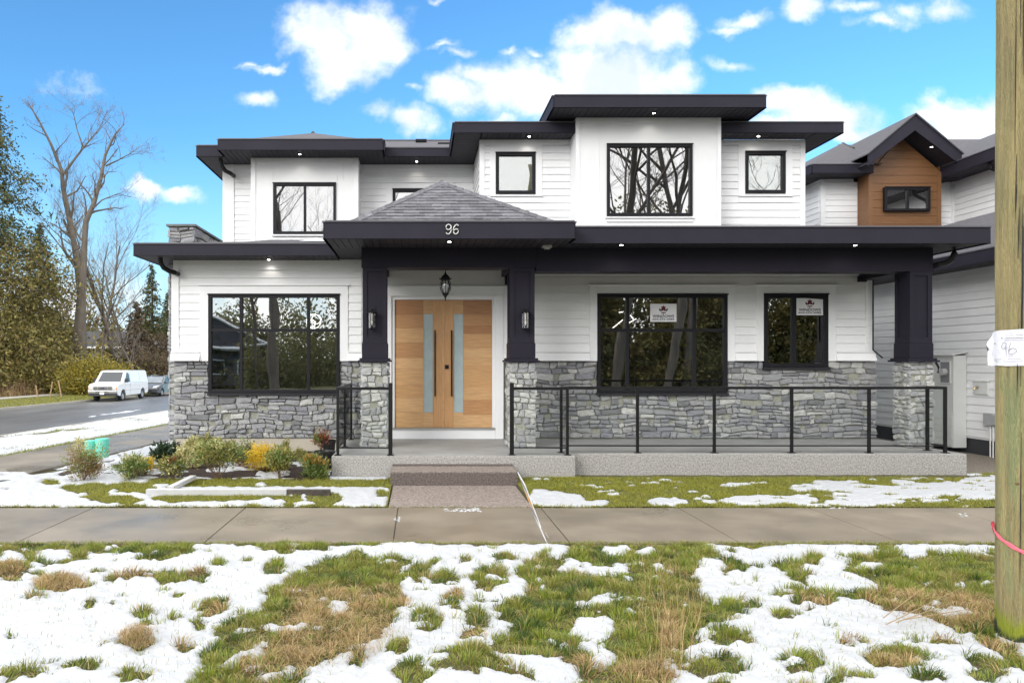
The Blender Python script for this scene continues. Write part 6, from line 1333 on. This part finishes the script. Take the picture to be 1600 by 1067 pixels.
shrub('small round olive bush between golden shrub and black pots', 468, 726, 703, 22, 12.6, [(Lolive, 1)], 20, 14, .04, .012, 15, open_=.1)
shrub('leafy green shrub with orange tips beside the black pots', 493, 752, 711, 32, 11.15, [(Lgreen, .8), (Lolive, .2)], 40, 18, .065, .012, 16, accent=(Lorange, 12), open_=.08)
shrub('red topped plant rising out of the black pots', 502, 705, 675, 22, 12.6, [(Lred, .6), (Lgreen, .4)], 18, 14, .05, .014, 17, open_=.3)
shrub('tiny dark leafless tuft low in the snow left of the orange tipped shrub', 474, 746, 738, 12, 11.15, [(Ldark, 1)], 8, 10, .03, .006, 18, stems=5, open_=.1)
b = MB(); r_ = random.Random(8); x0_, y0_ = X(196, 11.6), 11.6
for i in range(7):
    a = r_.uniform(-1, 1); b.tube([(x0_, y0_, .05), (x0_ + a * .10, y0_ + r_.uniform(-.05, .05), .28), (x0_ + a * .28, y0_, .42 + r_.uniform(-.04, .08))], [.004, .003, .0015], 4)
tag(b.build('bare_twigs', M('grey_twig', (.10, .085, .07), .8), None, origin=(x0_, y0_, 0)), 'spray of bare grey twigs above the small green bush', 'twigs')
potm = M('black_pot', (.012, .012, .013), .38, .1, 6)
def pot(px0, px1, pt_, pb_, Y, label):
    x = X((px0 + px1) / 2, Y); r_ = (px1 - px0) / 2 * Y / F; z0, z1 = max(.03, Z(pb_, Y)), Z(pt_, Y); t = thing('plant_pot', label, 'pot', (x, Y, z0), 'black nursery pots')
    b = MB(); b.lathe(x, Y, [(r_ * .78, z0), (r_ * .93, z1 - .05)], 20, cap=False); b.build('body', potm, t); b = MB(); b.lathe(x, Y, [(r_ * .93, z1 - .05), (r_, z1 - .05), (r_ * 1.01, z1), (r_ * .93, z1), (r_ * .88, z1 - .05), (.01, z1 - .06)], 20, cap=False); b.build('rim', potm, t)
    b = MB(); [b.lathe(x, Y, [(r_ * (.80 + .13 * q), z0 + (z1 - z0) * q), (r_ * (.83 + .13 * q), z0 + (z1 - z0) * q + .008)], 20, cap=False) for q in (.25, .5, .7)]; b.build('ridge', potm, t)
pot(491, 521.5, 704, 745, 11.9, 'larger black nursery pot standing against the porch slab')
pot(503, 525, 687, 706, 12.6, 'smaller black nursery pots stacked behind the larger one')
# ================================================================== VEHICLES
vanw = M('van_white', (.72, .73, .75), .3, .03, 2, coat=.4); vglass = M('car_glass', (.03, .036, .042), .06, .1, 2, spec=.8); tyrem = M('tyre_rubber', (.018, .018, .019), .8, .1, 20); rimm = M('wheel_silver', (.42, .43, .44), .35, .08, 8, metal=.5); chrome = M('chrome', (.55, .55, .56), .15, .05, 3, metal=.9); hl = M('headlight_lens', (.55, .56, .55), .15, .1, 9); blackp = M('black_plastic', (.02, .02, .022), .5, .1, 8); amber = M('amber_lens', (.6, .22, .03), .3)
def wheel(t, x, y, r_, w=.2):
    b = MB(); pr = [(r_ * .62, -w / 2), (r_ * .92, -w / 2), (r_, -w * .3), (r_, w * .3), (r_ * .92, w / 2), (r_ * .62, w / 2)]
    n = 24; vs = [(x + z, y + q * math.cos(2*math.pi*k/n), r_ + q * math.sin(2*math.pi*k/n)) for q, z in pr for k in range(n)]
    fs = [(i*n+k, i*n+(k+1)%n, (i+1)*n+(k+1)%n, (i+1)*n+k) for i in range(len(pr)-1) for k in range(n)]; ty = MB().add(vs, fs).build('wheel', tyrem, t, local=True, smooth=True)
    sgn = 1 if x > 0 else -1; b = MB(); n = 20
    ring = lambda q, z: [(x + sgn * z, y + q * math.cos(2*math.pi*k/n), r_ + q * math.sin(2*math.pi*k/n)) for k in range(n)]
    vs = ring(r_ * .64, w * .42) + ring(r_ * .56, w * .34) + ring(r_ * .2, w * .44); b.add(vs, [(i*n+k, i*n+(k+1)%n, (i+1)*n+(k+1)%n, (i+1)*n+k) for i in (0, 1) for k in range(n)] + [tuple(range(2*n, 3*n))])
    b.build('rim', rimm, ty, local=True); b = MB()
    for k in range(8):
        a = k * math.pi / 4; q0, q1 = r_ * .28, r_ * .5; b.box(x + sgn * w * .40, x + sgn * w * .415, y + q0 * math.cos(a) - .02, y + q0 * math.cos(a) + .03, r_ + q0 * math.sin(a) + .03, r_ + q0 * math.sin(a) + .07)
    b.build('rim_hole', blackp, ty, local=True)
def body_shell(prof, wfn, n=None):
    """side outline (y, z) swept across the width; wfn gives the half width at height z and station y"""
    b = MB(); n = len(prof); L = [(-wfn(y, z), y, z) for y, z in prof]; Rr = [(wfn(y, z), y, z) for y, z in prof]
    b.add(L + Rr, [(i, (i + 1) % n, n + (i + 1) % n, n + i) for i in range(n)]); return b, L, Rr
def arch(yc, r_, z0, n=10): return [(yc + r_ * math.cos(math.pi - math.pi * k / n), z0 + r_ * math.sin(math.pi * k / n)) for k in range(n + 1)]
rotz = -math.atan(SL)
def tri_side(b, P):      # fill a side outline
    b.add(P, [tuple(range(len(P)))])
# van: front at y = 0, facing the viewer
van = thing('parked_van', 'white panel van parked on the far side of the side street, facing the camera', 'van', (X(161, 50.3), 50.3, -.93), rotz=-.012)
def wv(y, z):
    return 1.0 - .14 * max(0, z - 1.2)
low = [(.0, .50), (-.03, .62), (-.02, 1.02), (.10, 1.16), (.25, 1.20), (.95, 1.30), (1.62, 2.02), (1.80, 2.09), (2.3, 2.13), (5.1, 2.10), (5.32, 1.98), (5.45, 1.2), (5.47, .52), (5.30, .42)] + [(y, z) for y, z in reversed(arch(4.45, .42, .40))] + [(1.40, .38)] + [(y, z) for y, z in reversed(arch(.95, .43, .40))] + [(.30, .40)]
b, Lp, Rp = body_shell(low, wv)
iu = slice(low.index((.25, 1.20)), low.index((5.45, 1.2)) + 1)
for S_ in (Lp, Rp): tri_side(b, S_[iu]); tri_side(b, S_[:iu.start + 1] + S_[iu.stop - 1:])
b.build('body', vanw, van, local=True, bevel=.03)
b = MB(); b.add([(-.80, .99, 1.335), (.80, .99, 1.335), (.72, 1.60, 1.985), (-.72, 1.60, 1.985)], [(0, 1, 2, 3)]); b.v = [(x, y - .02, z + .02) for x, y, z in b.v]; b.build('windscreen', vglass, van, local=True)
for s in (1, -1):
    b = MB(); b.add([(s * 1.0, 1.28, 1.32), (s * .995, 2.12, 1.32), (s * .885, 2.10, 1.96), (s * .895, 1.72, 1.96)], [(0, 1, 2, 3)]); b.v = [(x + s * .006, y, z) for x, y, z in b.v]; d_ = b.build('side_window', vglass, van, local=True)
    b = MB()
    for (y0, z0, y1, z1) in ((1.22, .45, 1.22, 1.30), (2.22, .45, 2.22, 1.98), (3.9, .9, 3.9, 2.0), (2.24, 1.28, 5.3, 1.24), (1.22, .75, 5.3, .72)): b.tube([(s * (wv(y0, z0) + .002), y0, z0), (s * (wv((y0 + y1) / 2, (z0 + z1) / 2) + .002), (y0 + y1) / 2, (z0 + z1) / 2), (s * (wv(y1, z1) + .002), y1, z1)], .007, 4)
    b.build('door_seam', M('seam_grey', (.2, .2, .21), .6), van, local=True)
    b = MB(); b.box(s * .99, s * 1.02, 2.02, 2.12, 1.08, 1.12); b.build('door_handle', blackp, van, local=True)
    b = MB(); b.box(s * 1.0, s * 1.24, 1.20, 1.27, 1.30, 1.56); b.box(s * .96, s * 1.06, 1.22, 1.26, 1.36, 1.42); b.build('wing_mirror', blackp, van, local=True, bevel=.02)
    b = MB(); b.box(s * .66, s * .93, -.075, .0, .80, 1.03); b.build('headlight', hl, van, local=True, bevel=.02); b = MB(); b.box(s * .90, s * .965, -.06, .05, .80, 1.02); b.build('indicator', amber, van, local=True)
    b = MB(); b.box(s * .96, s * .985, 1.42, 4.0, .34, .44); b.build('sill', blackp, van, local=True)
b = MB(); b.box(-.64, .64, -.075, -.0, .80, 1.04); gr_ = b.build('grille', blackp, van, local=True); b = MB()
for z in (.82, .90, .98): b.box(-.60, .60, -.095, -.076, z, z + .032)
for x in (-.62, .60, -.36, .34): b.box(x, x + .03, -.094, -.076, .81, 1.03)
b.build('grille_bar', chrome, gr_, local=True); b = MB(); n = 16; b.add([(.13 * math.cos(2*math.pi*k/n), -.105, .93 + .05 * math.sin(2*math.pi*k/n)) for k in range(n)], [tuple(range(n))]); b.build('badge', M('badge_dark', (.02, .03, .08), .3), gr_, local=True)
b = MB(); b.box(-.98, .98, -.17, .02, .58, .76); b.build('bumper', chrome, van, local=True, bevel=.03); b = MB(); b.box(-.96, .96, -.12, .1, .38, .57); b.build('air_dam', blackp, van, local=True, bevel=.02); b = MB(); b.box(-.45, .45, -.18, -.171, .64, .69); b.build('intake', blackp, van, local=True)
b = MB(); b.box(-.15, .15, -.19, -.176, .50, .66); b.build('number_plate', M('plate_white', (.7, .71, .74), .4), van, local=True)
for s in (1, -1): wheel(van, s * .86, .95, .37, .22); wheel(van, s * .86, 4.45, .37, .22)
# dark car behind
suvm = M('suv_grey', (.075, .08, .09), .25, .05, 2, coat=.5)
suv = thing('parked_car', 'dark grey hatchback parked behind the white van, half hidden by the house corner', 'car', (-21.25, 57.4, -.93), rotz=-.012)
def ws(y, z): return .92 - .22 * max(0, z - .92) - (.10 if y < .1 else 0) if z > .25 else .86
sp = [(.0, .34), (-.02, .60), (.10, .78), (.9, .96), (1.15, 1.0), (1.95, 1.50), (2.4, 1.60), (3.6, 1.58), (4.25, 1.30), (4.42, .95), (4.45, .40), (4.3, .30)] + list(reversed(arch(3.6, .36, .32))) + [(1.25, .28)] + list(reversed(arch(.85, .37, .32))) + [(.25, .28)]
b, Lp, Rp = body_shell(sp, ws); tri_side(b, Rp); tri_side(b, list(reversed(Lp))); b.build('body', suvm, suv, local=True, bevel=.03)
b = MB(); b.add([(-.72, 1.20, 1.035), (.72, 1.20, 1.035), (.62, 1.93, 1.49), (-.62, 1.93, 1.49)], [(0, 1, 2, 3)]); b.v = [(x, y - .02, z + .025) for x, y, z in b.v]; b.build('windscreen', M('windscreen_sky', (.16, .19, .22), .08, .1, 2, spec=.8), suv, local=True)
for s in (1, -1):
    for P in ([(1.45, 1.02), (2.30, 1.02), (2.32, 1.50), (2.02, 1.47)], [(2.38, 1.02), (3.15, 1.02), (3.12, 1.51), (2.40, 1.51)], [(3.23, 1.03), (4.05, 1.08), (3.75, 1.42), (3.20, 1.50)]):
        b = MB(); b.add([(s * (ws(1, z) + .008), y, z) for y, z in P], [(0, 1, 2, 3)]); b.build('side_window', vglass, suv, local=True)
    b = MB(); b.add([(s * .45, -.03, .66), (s * .80, .06, .68), (s * .86, .55, .86), (s * .78, .35, .86), (s * .5, .08, .80)], [(0, 1, 2, 3, 4)]); b.v = [(x + s * .01, y - .02, z + .02) for x, y, z in b.v]; b.build('headlight', hl, suv, local=True)
    b = MB(); b.box(s * .90, s * 1.08, 1.48, 1.56, 1.0, 1.14); b.build('wing_mirror', suvm, suv, local=True, bevel=.02)
    wheel(suv, s * .80, .85, .32, .2); wheel(suv, s * .80, 3.6, .32, .2)
b = MB(); b.box(-.40, .40, -.04, .0, .42, .58); b.build('grille', blackp, suv, local=True); b = MB(); b.box(-.55, -.5, 2.3, 3.6, 1.60, 1.66); b.box(.5, .55, 2.3, 3.6, 1.60, 1.66); b.build('roof_rail', chrome, suv, local=True)

# ================================================================== TREES
barkM = M('bark_grey', (.16, .135, .11), .9, .25, 3, bump=.8, bscale=12, c2=(.09, .078, .065), stretch=(1, 1, .3)); barkB = M('bark_brown', (.12, .088, .062), .9, .25, 3, bump=.8, bscale=12, c2=(.07, .05, .036), stretch=(1, 1, .3)); twigM = M('twig_brown', (.19, .16, .14), .9, .2, 2)
def grow(b, tw, p, d, L, r0, lvl, r, mx, spread=.75, up=.25, kids=5, wob=.16, segs=6):
    P = [p]; rad = [r0]; q = p; dd = d.copy()
    for i in range(segs):
        dd = (dd + Vector((r.gauss(0, wob), r.gauss(0, wob), r.gauss(0, wob) + up * .12))).normalized(); q = q + dd * (L / segs); P.append(q); rad.append(r0 * (1 - .72 * (i + 1) / segs))
    (b if lvl < 2 else tw).tube(P, rad, 7 if lvl == 0 else (5 if lvl == 1 else 3), cap=False)
    if lvl >= mx: return
    k = kids if lvl > 0 else kids + 3
    for i in range(k):
        f = (.28 if lvl == 0 else .18) + (.80 if lvl else .70) * (i + r.uniform(.1, .9)) / k; f = min(f, .99); j = min(int(f * segs), segs - 1); base = P[j].lerp(P[j + 1], f * segs - j)
        ax = Vector((r.gauss(0, 1), r.gauss(0, 1), r.gauss(0, .35))).normalized(); tang = (P[j + 1] - P[j]).normalized(); nd = (tang * (1 - spread * .55) + ax * spread + Vector((0, 0, up))).normalized()
        grow(b, tw, base, nd, L * r.uniform(.42, .68) * (1.05 - .35 * f), max(.006, rad[j] * r.uniform(.42, .62)), lvl + 1, r, mx, spread, up, kids, wob * 1.15, max(3, segs - 1))
def bare_tree(label, loc, H, r0, seed, mx=4, lean=(0, 0), group=None, kids=5, spread=.7, trunks=None, fork=None, bark=None):
    r = random.Random(seed); t = thing('bare_tree', label, 'tree', loc, group); b, tw = MB(), MB(); base = Vector((0, 0, 0))
    if trunks:
        for (P, rad, kk) in trunks:
            pts = [Vector(p) for p in P]; b.tube(pts, [q_ * .82 for q_ in rad], 9, cap=False)
            for i in range(kk):
                f = .30 + .70 * (i + r.random()) / kk; f = min(f, .99) * (len(pts) - 1); j = int(f); bp = pts[j].lerp(pts[j + 1], f - j); tang = (pts[j + 1] - pts[j]).normalized(); ax = Vector((r.gauss(0, 1), r.gauss(0, 1), r.gauss(0, .4))).normalized()
                fr_ = f / (len(pts) - 1); grow(b, tw, bp, (tang * .65 + ax * .75 + Vector((0, 0, .25))).normalized(), H * r.uniform(.10, .24) * (1.2 - .6 * fr_), rad[j] * r.uniform(.25, .5), 1, r, mx, .7, .25, 4, .2, 5)
    else: grow(b, tw, base, Vector((lean[0], lean[1], 1)).normalized(), H, r0, 0, r, mx, spread, .28, kids, .07, 9)
    b.build('trunk', bark or barkM, t, local=True, fix=False, smooth=True); tw.build('crown', twigM, t, local=True, fix=False); return t
# needle trees
needG = M('needle_green', (.1, .1, .1), .7, .15, 1, island=[(.05, .065, .020), (.085, .10, .030), (.12, .125, .036), (.035, .048, .018), (.16, .135, .042)], trans=.15); needO = M('needle_olive', (.1, .1, .1), .7, .15, 1, island=[(.12, .115, .026), (.18, .155, .036), (.23, .175, .042), (.09, .095, .024), (.15, .095, .03)], trans=.15)
needY = M('needle_gold', (.1, .1, .1), .7, .15, 1, island=[(.27, .22, .03), (.38, .29, .03), (.17, .16, .03), (.11, .12, .03), (.46, .33, .04)], trans=.2); needB = M('needle_brown', (.1, .1, .1), .8, .15, 1, island=[(.12, .085, .05), (.09, .06, .035), (.16, .12, .07), (.06, .055, .025)], trans=.1); brushM = M('dry_brush', (.1, .1, .1), .85, .15, 1, island=[(.20, .11, .06), (.26, .16, .09), (.14, .075, .045), (.32, .22, .13), (.17, .13, .08)])
def conifer(label, loc, H, R_, seed, mat, mat2=None, split=.45, nb_=230, per=70, leaf=.32, z0=.04, name='conifer_tree', group=None, rag=.35, power=.85, droop=.5):
    r = random.Random(seed); nq = np.random.RandomState(seed); t = thing(name, label, 'tree', loc, group); b = MB(); b.tube([(0, 0, -.3), (.1, 0, H * .5), (0, .1, H * .97)], [H * .018, H * .011, .02], 8, cap=False); b.build('trunk', barkB, t, local=True, fix=False)
    A, Bb = [], []; bb = MB()
    for i in range(nb_):
        f = z0 + (1 - z0) * ((i + r.random()) / nb_) ** 1.15; az_ = r.uniform(0, 2 * math.pi); L = R_ * max(.04, (1 - f) ** power) * r.uniform(1 - rag, 1.08) * (1 + .25 * math.sin(f * 23 + az_ * 2)); z = H * f
        n = max(10, int(per * (L / R_) + 8)); s = nq.uniform(.12, 1, n) ** .75; dx, dy = math.cos(az_), math.sin(az_)
        up_ = .18 * L * np.sin(s * 2.2) - droop * L * s ** 2 * .55
        pts = np.stack([dx * L * s, dy * L * s, z + up_], 1) + nq.normal(0, 1, (n, 3)) * np.array([.10 * L + .08, .10 * L + .08, .05 * L + .06]); (A if f > split or mat2 is None else Bb).append(pts)
        bb.tube([(0, 0, z), (dx * L * .5, dy * L * .5, z + .1 * L), (dx * L * .9, dy * L * .9, z - droop * L * .35)], [.04 * (1 - f) + .01, .025, .008], 3, cap=False)
    bb.build('branch', barkB, t, local=True, fix=False, kind='stuff')
    for G, m_ in ((A, mat), (Bb, mat2)):
        if not G: continue
        P = np.concatenate(G); n = len(P); D = nq.normal(0, 1, (n, 3)) * np.array([1, 1, .6]); D[:, 2] -= .7; D /= np.linalg.norm(D, axis=1)[:, None]; S = np.cross(D, nq.normal(0, 1, (n, 3))); S /= np.linalg.norm(S, axis=1)[:, None]; l = leaf * nq.uniform(.5, 1.4, n)[:, None]; w = l * .42
        V = np.stack([P, P + D * l * .5 + S * w / 2, P + D * l, P + D * l * .5 - S * w / 2], 1).reshape(-1, 3); k4 = np.arange(n)[:, None] * 4; T = np.concatenate([k4 + np.array([[0, 1, 2]]), k4 + np.array([[0, 2, 3]])], 1).reshape(-1, 3)
        o = np_mesh('crown', V, T, m_); o.parent = t
    return t
def gl_(px, Y): x = X(px, Y); return (x, Y, gz(x, Y) - .02)
conifer('huge olive green cedar filling the left edge, taller than the other evergreens', gl_(-40, 63), 30, 11.6, 2, needG, needO, .42, 520, 270, .33, z0=.02, rag=.45, power=.95)
conifer('dark cedar standing behind the huge one at the left edge', gl_(62, 74), 16.5, 5.2, 5, needG, needO, .5, 240, 150, .30, rag=.4)
conifer('narrow dark spruce just left of the stone chimney', gl_(237, 80), 13.2, 3.2, 8, needG, needB, .40, 190, 100, .26, rag=.45)
conifer('smaller dark spruce hugging the corner of the house', gl_(262, 84), 10.5, 2.6, 12, needG, needB, .45, 150, 90, .26, rag=.45)
conifer('brownish evergreen with dead lower branches beside the dark spruce', gl_(213, 73), 8.6, 3.0, 15, needB, None, .5, 130, 60, .34, rag=.5)
# the twin-stemmed bare tree
Yt = 66.0
def tp(px, py, dy=0): return (X(px, Yt) - X(126, Yt), dy, Z(py, Yt) - (gz(X(126, Yt), Yt)))
T1_ = ([tp(124, 600), tp(122, 520), tp(124, 460, .3), tp(115, 400, .5), tp(103, 340, .8), tp(90, 290, 1), tp(88, 262, 1), tp(72, 220, .8), tp(56, 185, .5), tp(42, 160, .3)], [.62, .50, .40, .33, .28, .24, .19, .14, .08, .03], 15)
T1b = ([tp(91, 268, 1), tp(103, 245, 1.4), tp(116, 222, 1.8), tp(134, 198, 2), tp(150, 175, 2)], [.17, .13, .10, .06, .02], 9)
T1c = ([tp(116, 222, 1.8), tp(108, 196, 1.6), tp(102, 170, 1.6), tp(99, 158, 1.6)], [.10, .06, .04, .02], 6)
T2_ = ([tp(133, 600, -.5), tp(134, 500, -.8), tp(138, 420, -1), tp(142, 350, -1), tp(155, 320, -1), tp(163, 285, -.8), tp(169, 245, -.6), tp(183, 212, -.4), tp(196, 195, -.2)], [.55, .45, .36, .30, .24, .20, .15, .09, .03], 16)
T2b = ([tp(170, 262, -.6), tp(190, 256, -1), tp(210, 247, -1.2), tp(226, 236, -1.2)], [.10, .07, .04, .02], 7)
T2c = ([tp(150, 332, -1), tp(170, 318, -1.4), tp(195, 308, -1.4), tp(214, 314, -1.4)], [.10, .07, .04, .015], 7)
bare_tree('tall twin stemmed bare tree between the huge cedar and the house', (X(126, Yt), Yt, gz(X(126, Yt), Yt)), 17, .5, 21, mx=4, trunks=[T1_, T1b, T1c, T2_, T2b, T2c])
bare_tree('slender bare tree right of the twin stemmed one, above the van', gl_(183, 76), 17.5, .30, 33, mx=4, kids=6, spread=.62, bark=barkM)
bare_tree('thin bare sapling close to the left corner of the house', gl_(215, 66), 6.5, .12, 35, mx=3, kids=6)
bare_tree('pale thin bare tree right behind the slender one', gl_(197, 88), 13, .2, 38, mx=4, kids=6, spread=.7)
bare_tree('thin bare tree between the twin stemmed tree and the slender one', gl_(158, 84), 16, .24, 39, mx=4, kids=6, spread=.7)
bare_tree('bare tree low behind the evergreens left of the twin stemmed tree', gl_(88, 82), 13, .24, 36, mx=4, kids=6, spread=.8)
# golden shrub mass behind the van, brush and undergrowth
def bush(label, loc, R_, H, mat, seed, n=9000, leaf=.22, name='wild_bush'):
    t = thing(name, label, 'bush', loc); q = np.random.RandomState(seed); k = 46; c = q.normal(0, 1, (k, 3)); c /= np.linalg.norm(c, axis=1)[:, None]; c[:, 2] = np.abs(c[:, 2]); c *= np.array([R_ * .72, R_ * .6, H * .62]) * q.uniform(.5, 1.05, (k, 1)); c[:, 2] += H * .12
    leafcloud([tuple(p) for p in c], n // k, (R_ * .16, R_ * .16, H * .11), leaf, leaf * .4, mat, seed, None, out=(0, 0, 0)).parent = t
    b = MB(); r = random.Random(seed)
    for i in range(10): p = c[i * 4]; b.tube([(r.uniform(-.2, .2), r.uniform(-.2, .2), -.2), tuple(p * np.array([.6, .6, .5])), tuple(p)], [.05, .03, .01], 4, cap=False)
    b.build('stem', barkB, t, local=True, fix=False)
bush('broad golden green bush right behind the white van', gl_(160, 60), 3.2, 3.7, needY, 3, 15000, .22)
bush('golden bush to the left of the van under the bare tree', gl_(128, 59), 2.4, 2.9, needY, 4, 6000, .24)
bush('olive bush between the huge cedar and the golden bush', gl_(100, 61), 2.6, 3.0, needO, 6, 7000, .26)
bush('dark olive bush at the far left behind the brush', gl_(35, 60), 3.4, 3.0, needO, 7, 7000, .26)
bush('brown twiggy bush behind the dark grey car', gl_(240, 68), 3.2, 3.9, needB, 9, 9000, .26)
def brush(name, s0, s1, y0, y1, n, h0, h1, mat, z=-.8, w=(.02, .05)):
    s_ = nr.uniform(s0, s1, n); y = nr.uniform(y0, y1, n); den = fbm(s_ * .5, y * .3, 3, 6); k = nr.uniform(.25, .7, n) < den + .1; s_, y, den = s_[k], y[k], den[k]; return blades(name, s_ + SL * y, y, np.full(len(y), z), nr.uniform(h0, h1, len(y)) * (.5 + den), nr.uniform(*w, len(y)), nr.uniform(.05, .6, len(y)), mat)
brush('brush', -47, -36.4, 40, 110, 52000, .5, 1.7, brushM); brush('brush', -39, -36.2, 40, 110, 16000, .2, .7, strawM, w=(.02, .04)); brush('brush', -60, -40, 45, 120, 22000, 1.2, 3.6, M('brush_dark', (.1, .1, .1), .85, .15, 1, island=[(.08, .055, .035), (.11, .085, .05), (.06, .05, .03), (.14, .10, .06)]), w=(.03, .06))
def far_wood(name, x0, x1, y0, y1, n, H, mat, seed, leaf=1.0):
    q = np.random.RandomState(seed); k = n // 240; cx = q.uniform(x0, x1, k); cy = q.uniform(y0, y1, k); hh_ = H * q.uniform(.55, 1.15, k); P = []
    for a, c, h_ in zip(cx, cy, hh_):
        f = q.uniform(0, 1, 240); rr_ = (1 - f) ** .8 * h_ * .22 * q.uniform(.2, 1, 240) + .2; t_ = q.uniform(0, 6.28, 240); P.append(np.stack([a + rr_ * np.cos(t_), c + rr_ * np.sin(t_), -1 + f * h_], 1))
    o = leafcloud(np.concatenate(P), 1, (.2, .2, .3), leaf, leaf * .5, mat, seed, None, name=name, droop=.6); o['kind'] = 'stuff'; return o
far_wood('far_woodland', -115, -45, 105, 140, 34000, 10.5, needO, 4, .9); far_wood('far_woodland', -75, -28, 120, 150, 16000, 9, needB, 6, .8)
# far house roof peeking through
t = thing('far_house', 'low grey roofed house glimpsed far off between the trunks above the van', 'house', (X(172, 110), 110, -.7))
hx_ = X(172, 110); b = MB(); b.box(hx_ - 6, hx_ + 5.5, 110, 118, -.8, 4.0); b.build('wall', M('far_wall', (.34, .32, .29), .8), t); b = MB(); b.prism([(hx_ - 7, 109, 4.0), (hx_ + 6.5, 109, 4.0), (hx_ + 2.5, 109, 6.3), (hx_ - 3.5, 109, 6.3)], (0, 10, 0)); b.build('roof', M('far_roof', (.12, .12, .13), .9), t); b = MB(); b.box(hx_ - 7.1, hx_ + 6.6, 108.9, 108.98, 3.75, 4.05); b.build('gutter', trimw, t)
for dx in (-4, 0, 3.5): b = MB(); b.box(hx_ + dx - .7, hx_ + dx + .7, 109.93, 109.99, 1.4, 2.9); b.build('window', vglass, t)
# leaning sticks in the brush
b = MB()
for (px_, py0, py1, dx) in ((60, 606, 622, -4), (78, 600, 616, 4), (96, 598, 614, -5)): Y_ = 54; b.tube([(X(px_, Y_), Y_, Z(py1 + 6, Y_)), (X(px_ + dx, Y_), Y_, Z(py0 - 4, Y_))], .05, 5)
tag(b.build('leaning_stake', M('bleached_twig', (.42, .31, .18)), None, origin=(X(78, 54), 54, -.8)), 'pale leaning sticks poking out of the brown brush at the left', 'sticks')

# ================================================================== ACROSS THE STREET: what the windows mirror
bare_src = []
def behind(label, x, y, H, r0, seed, **kw): return bare_tree(label, (x, y, 0), H, r0, seed, group='bare trees across the street', **kw)
behind('big bare tree across the street, mirrored in the large upper window', 12.5, -19, 23, .36, 71, mx=4, kids=6, spread=.62, lean=(.12, 0))
behind('bare tree with spreading limbs, mirrored in the right half of the large upper window', 18, -22, 24, .36, 72, mx=4, kids=7, spread=.8)
behind('leaning bare tree, mirrored at the left edge of the large upper window', 15, -17, 21, .26, 73, mx=4, kids=6, spread=.7, lean=(.2, 0))
behind('bare tree with drooping twigs, mirrored in the upper left window', -6.0, -26, 17, .30, 74, mx=4, kids=5, spread=.8, lean=(.1, 0))
behind('thick trunked bare tree, mirrored in the left front window', -8.3, -15, 21, .33, 75, mx=3, kids=4, spread=.6)
behind('thin bare tree, mirrored in the middle of the left front window', -10.8, -22, 15, .16, 76, mx=4, kids=6, spread=.7)
behind('bare tree mirrored in the frosted upper window', 27, -20, 20, .3, 77, mx=4, kids=6, spread=.75)
src = None
for i, (x, y, s) in enumerate([(9, -24, .9), (13, -27, 1.1), (17.5, -24, 1.0), (22, -27, 1.15), (27, -24, 1.0), (32, -26, 1.1), (5, -28, .95), (0, -29, 1.05), (-4.5, -30, .9), (-21, -31, .8), (-28, -28, 1.0)]):
    lab = 'dark evergreen in the wood across the street, number %d' % i
    lab = ['short dense', 'broad', 'dark', 'tallest', 'loose', 'far right', 'ragged', 'midway', 'smaller', 'lone left', 'outermost left'][i] + ' evergreen across the street, mirrored in the front windows'
    if src is None: src = t = conifer(lab, (x, y, 0), 9.5, 3.6, 91, needO, None, .5, 170, 130, .30, group='evergreens across the street', rag=.3)
    else: t = copy_tree(src); t.location = (x, y, 0); t['label'] = lab
    t.scale = (s, s, s); t.rotation_euler = (0, 0, i * 1.3)
far_wood('woodland_across', 4, 48, -34, -27, 90000, 15, M('needle_across', (.1, .1, .1), .7, .15, 1, island=[(.16, .17, .07), (.24, .24, .10), (.12, .13, .06), (.20, .17, .09)], trans=.5), 14, .42)
q = nr; far_wood('woodland_across', -34, 6, -36, -30, 60000, 8, MATS['needle_across'], 15, .36); far_wood('woodland_across', -12, 46, -26, -22, 60000, 4.4, MATS['needle_across'], 16, .30)
t = thing('house_across', 'small white trimmed gabled house across the street, mirrored in the left front window', 'house', (-16, -30, 0))
b = MB(); b.box(-20, -12.2, -36, -30, 0, 3.0); b.build('wall', M('taupe_wall', (.16, .15, .15), .8), t); b = MB(); b.prism([(-20.6, -29.4, 3.0), (-11.6, -29.4, 3.0), (-16, -29.4, 5.4)], (0, -7, 0)); b.build('roof', shing_flat, t)
for (p, q_) in (((-20.6, 3.0), (-16, 5.4)), ((-16, 5.4), (-11.6, 3.0)), ((-20.6, 3.0), (-11.6, 3.0))): b = MB(); b.tube([(p[0], -29.3, p[1]), (q_[0], -29.3, q_[1])], .14, 4); b.build('barge_board', trimw, t)
for x in (-19, -16, -13.8): b = MB(); b.box(x - .5, x + .7, -29.99, -29.9, 1.0, 2.2); w_ = b.build('window', trimw, t); b = MB(); b.box(x - .4, x + .6, -29.9, -29.88, 1.1, 2.1); b.build('pane', vglass, w_)
flush_stones(house, 300)
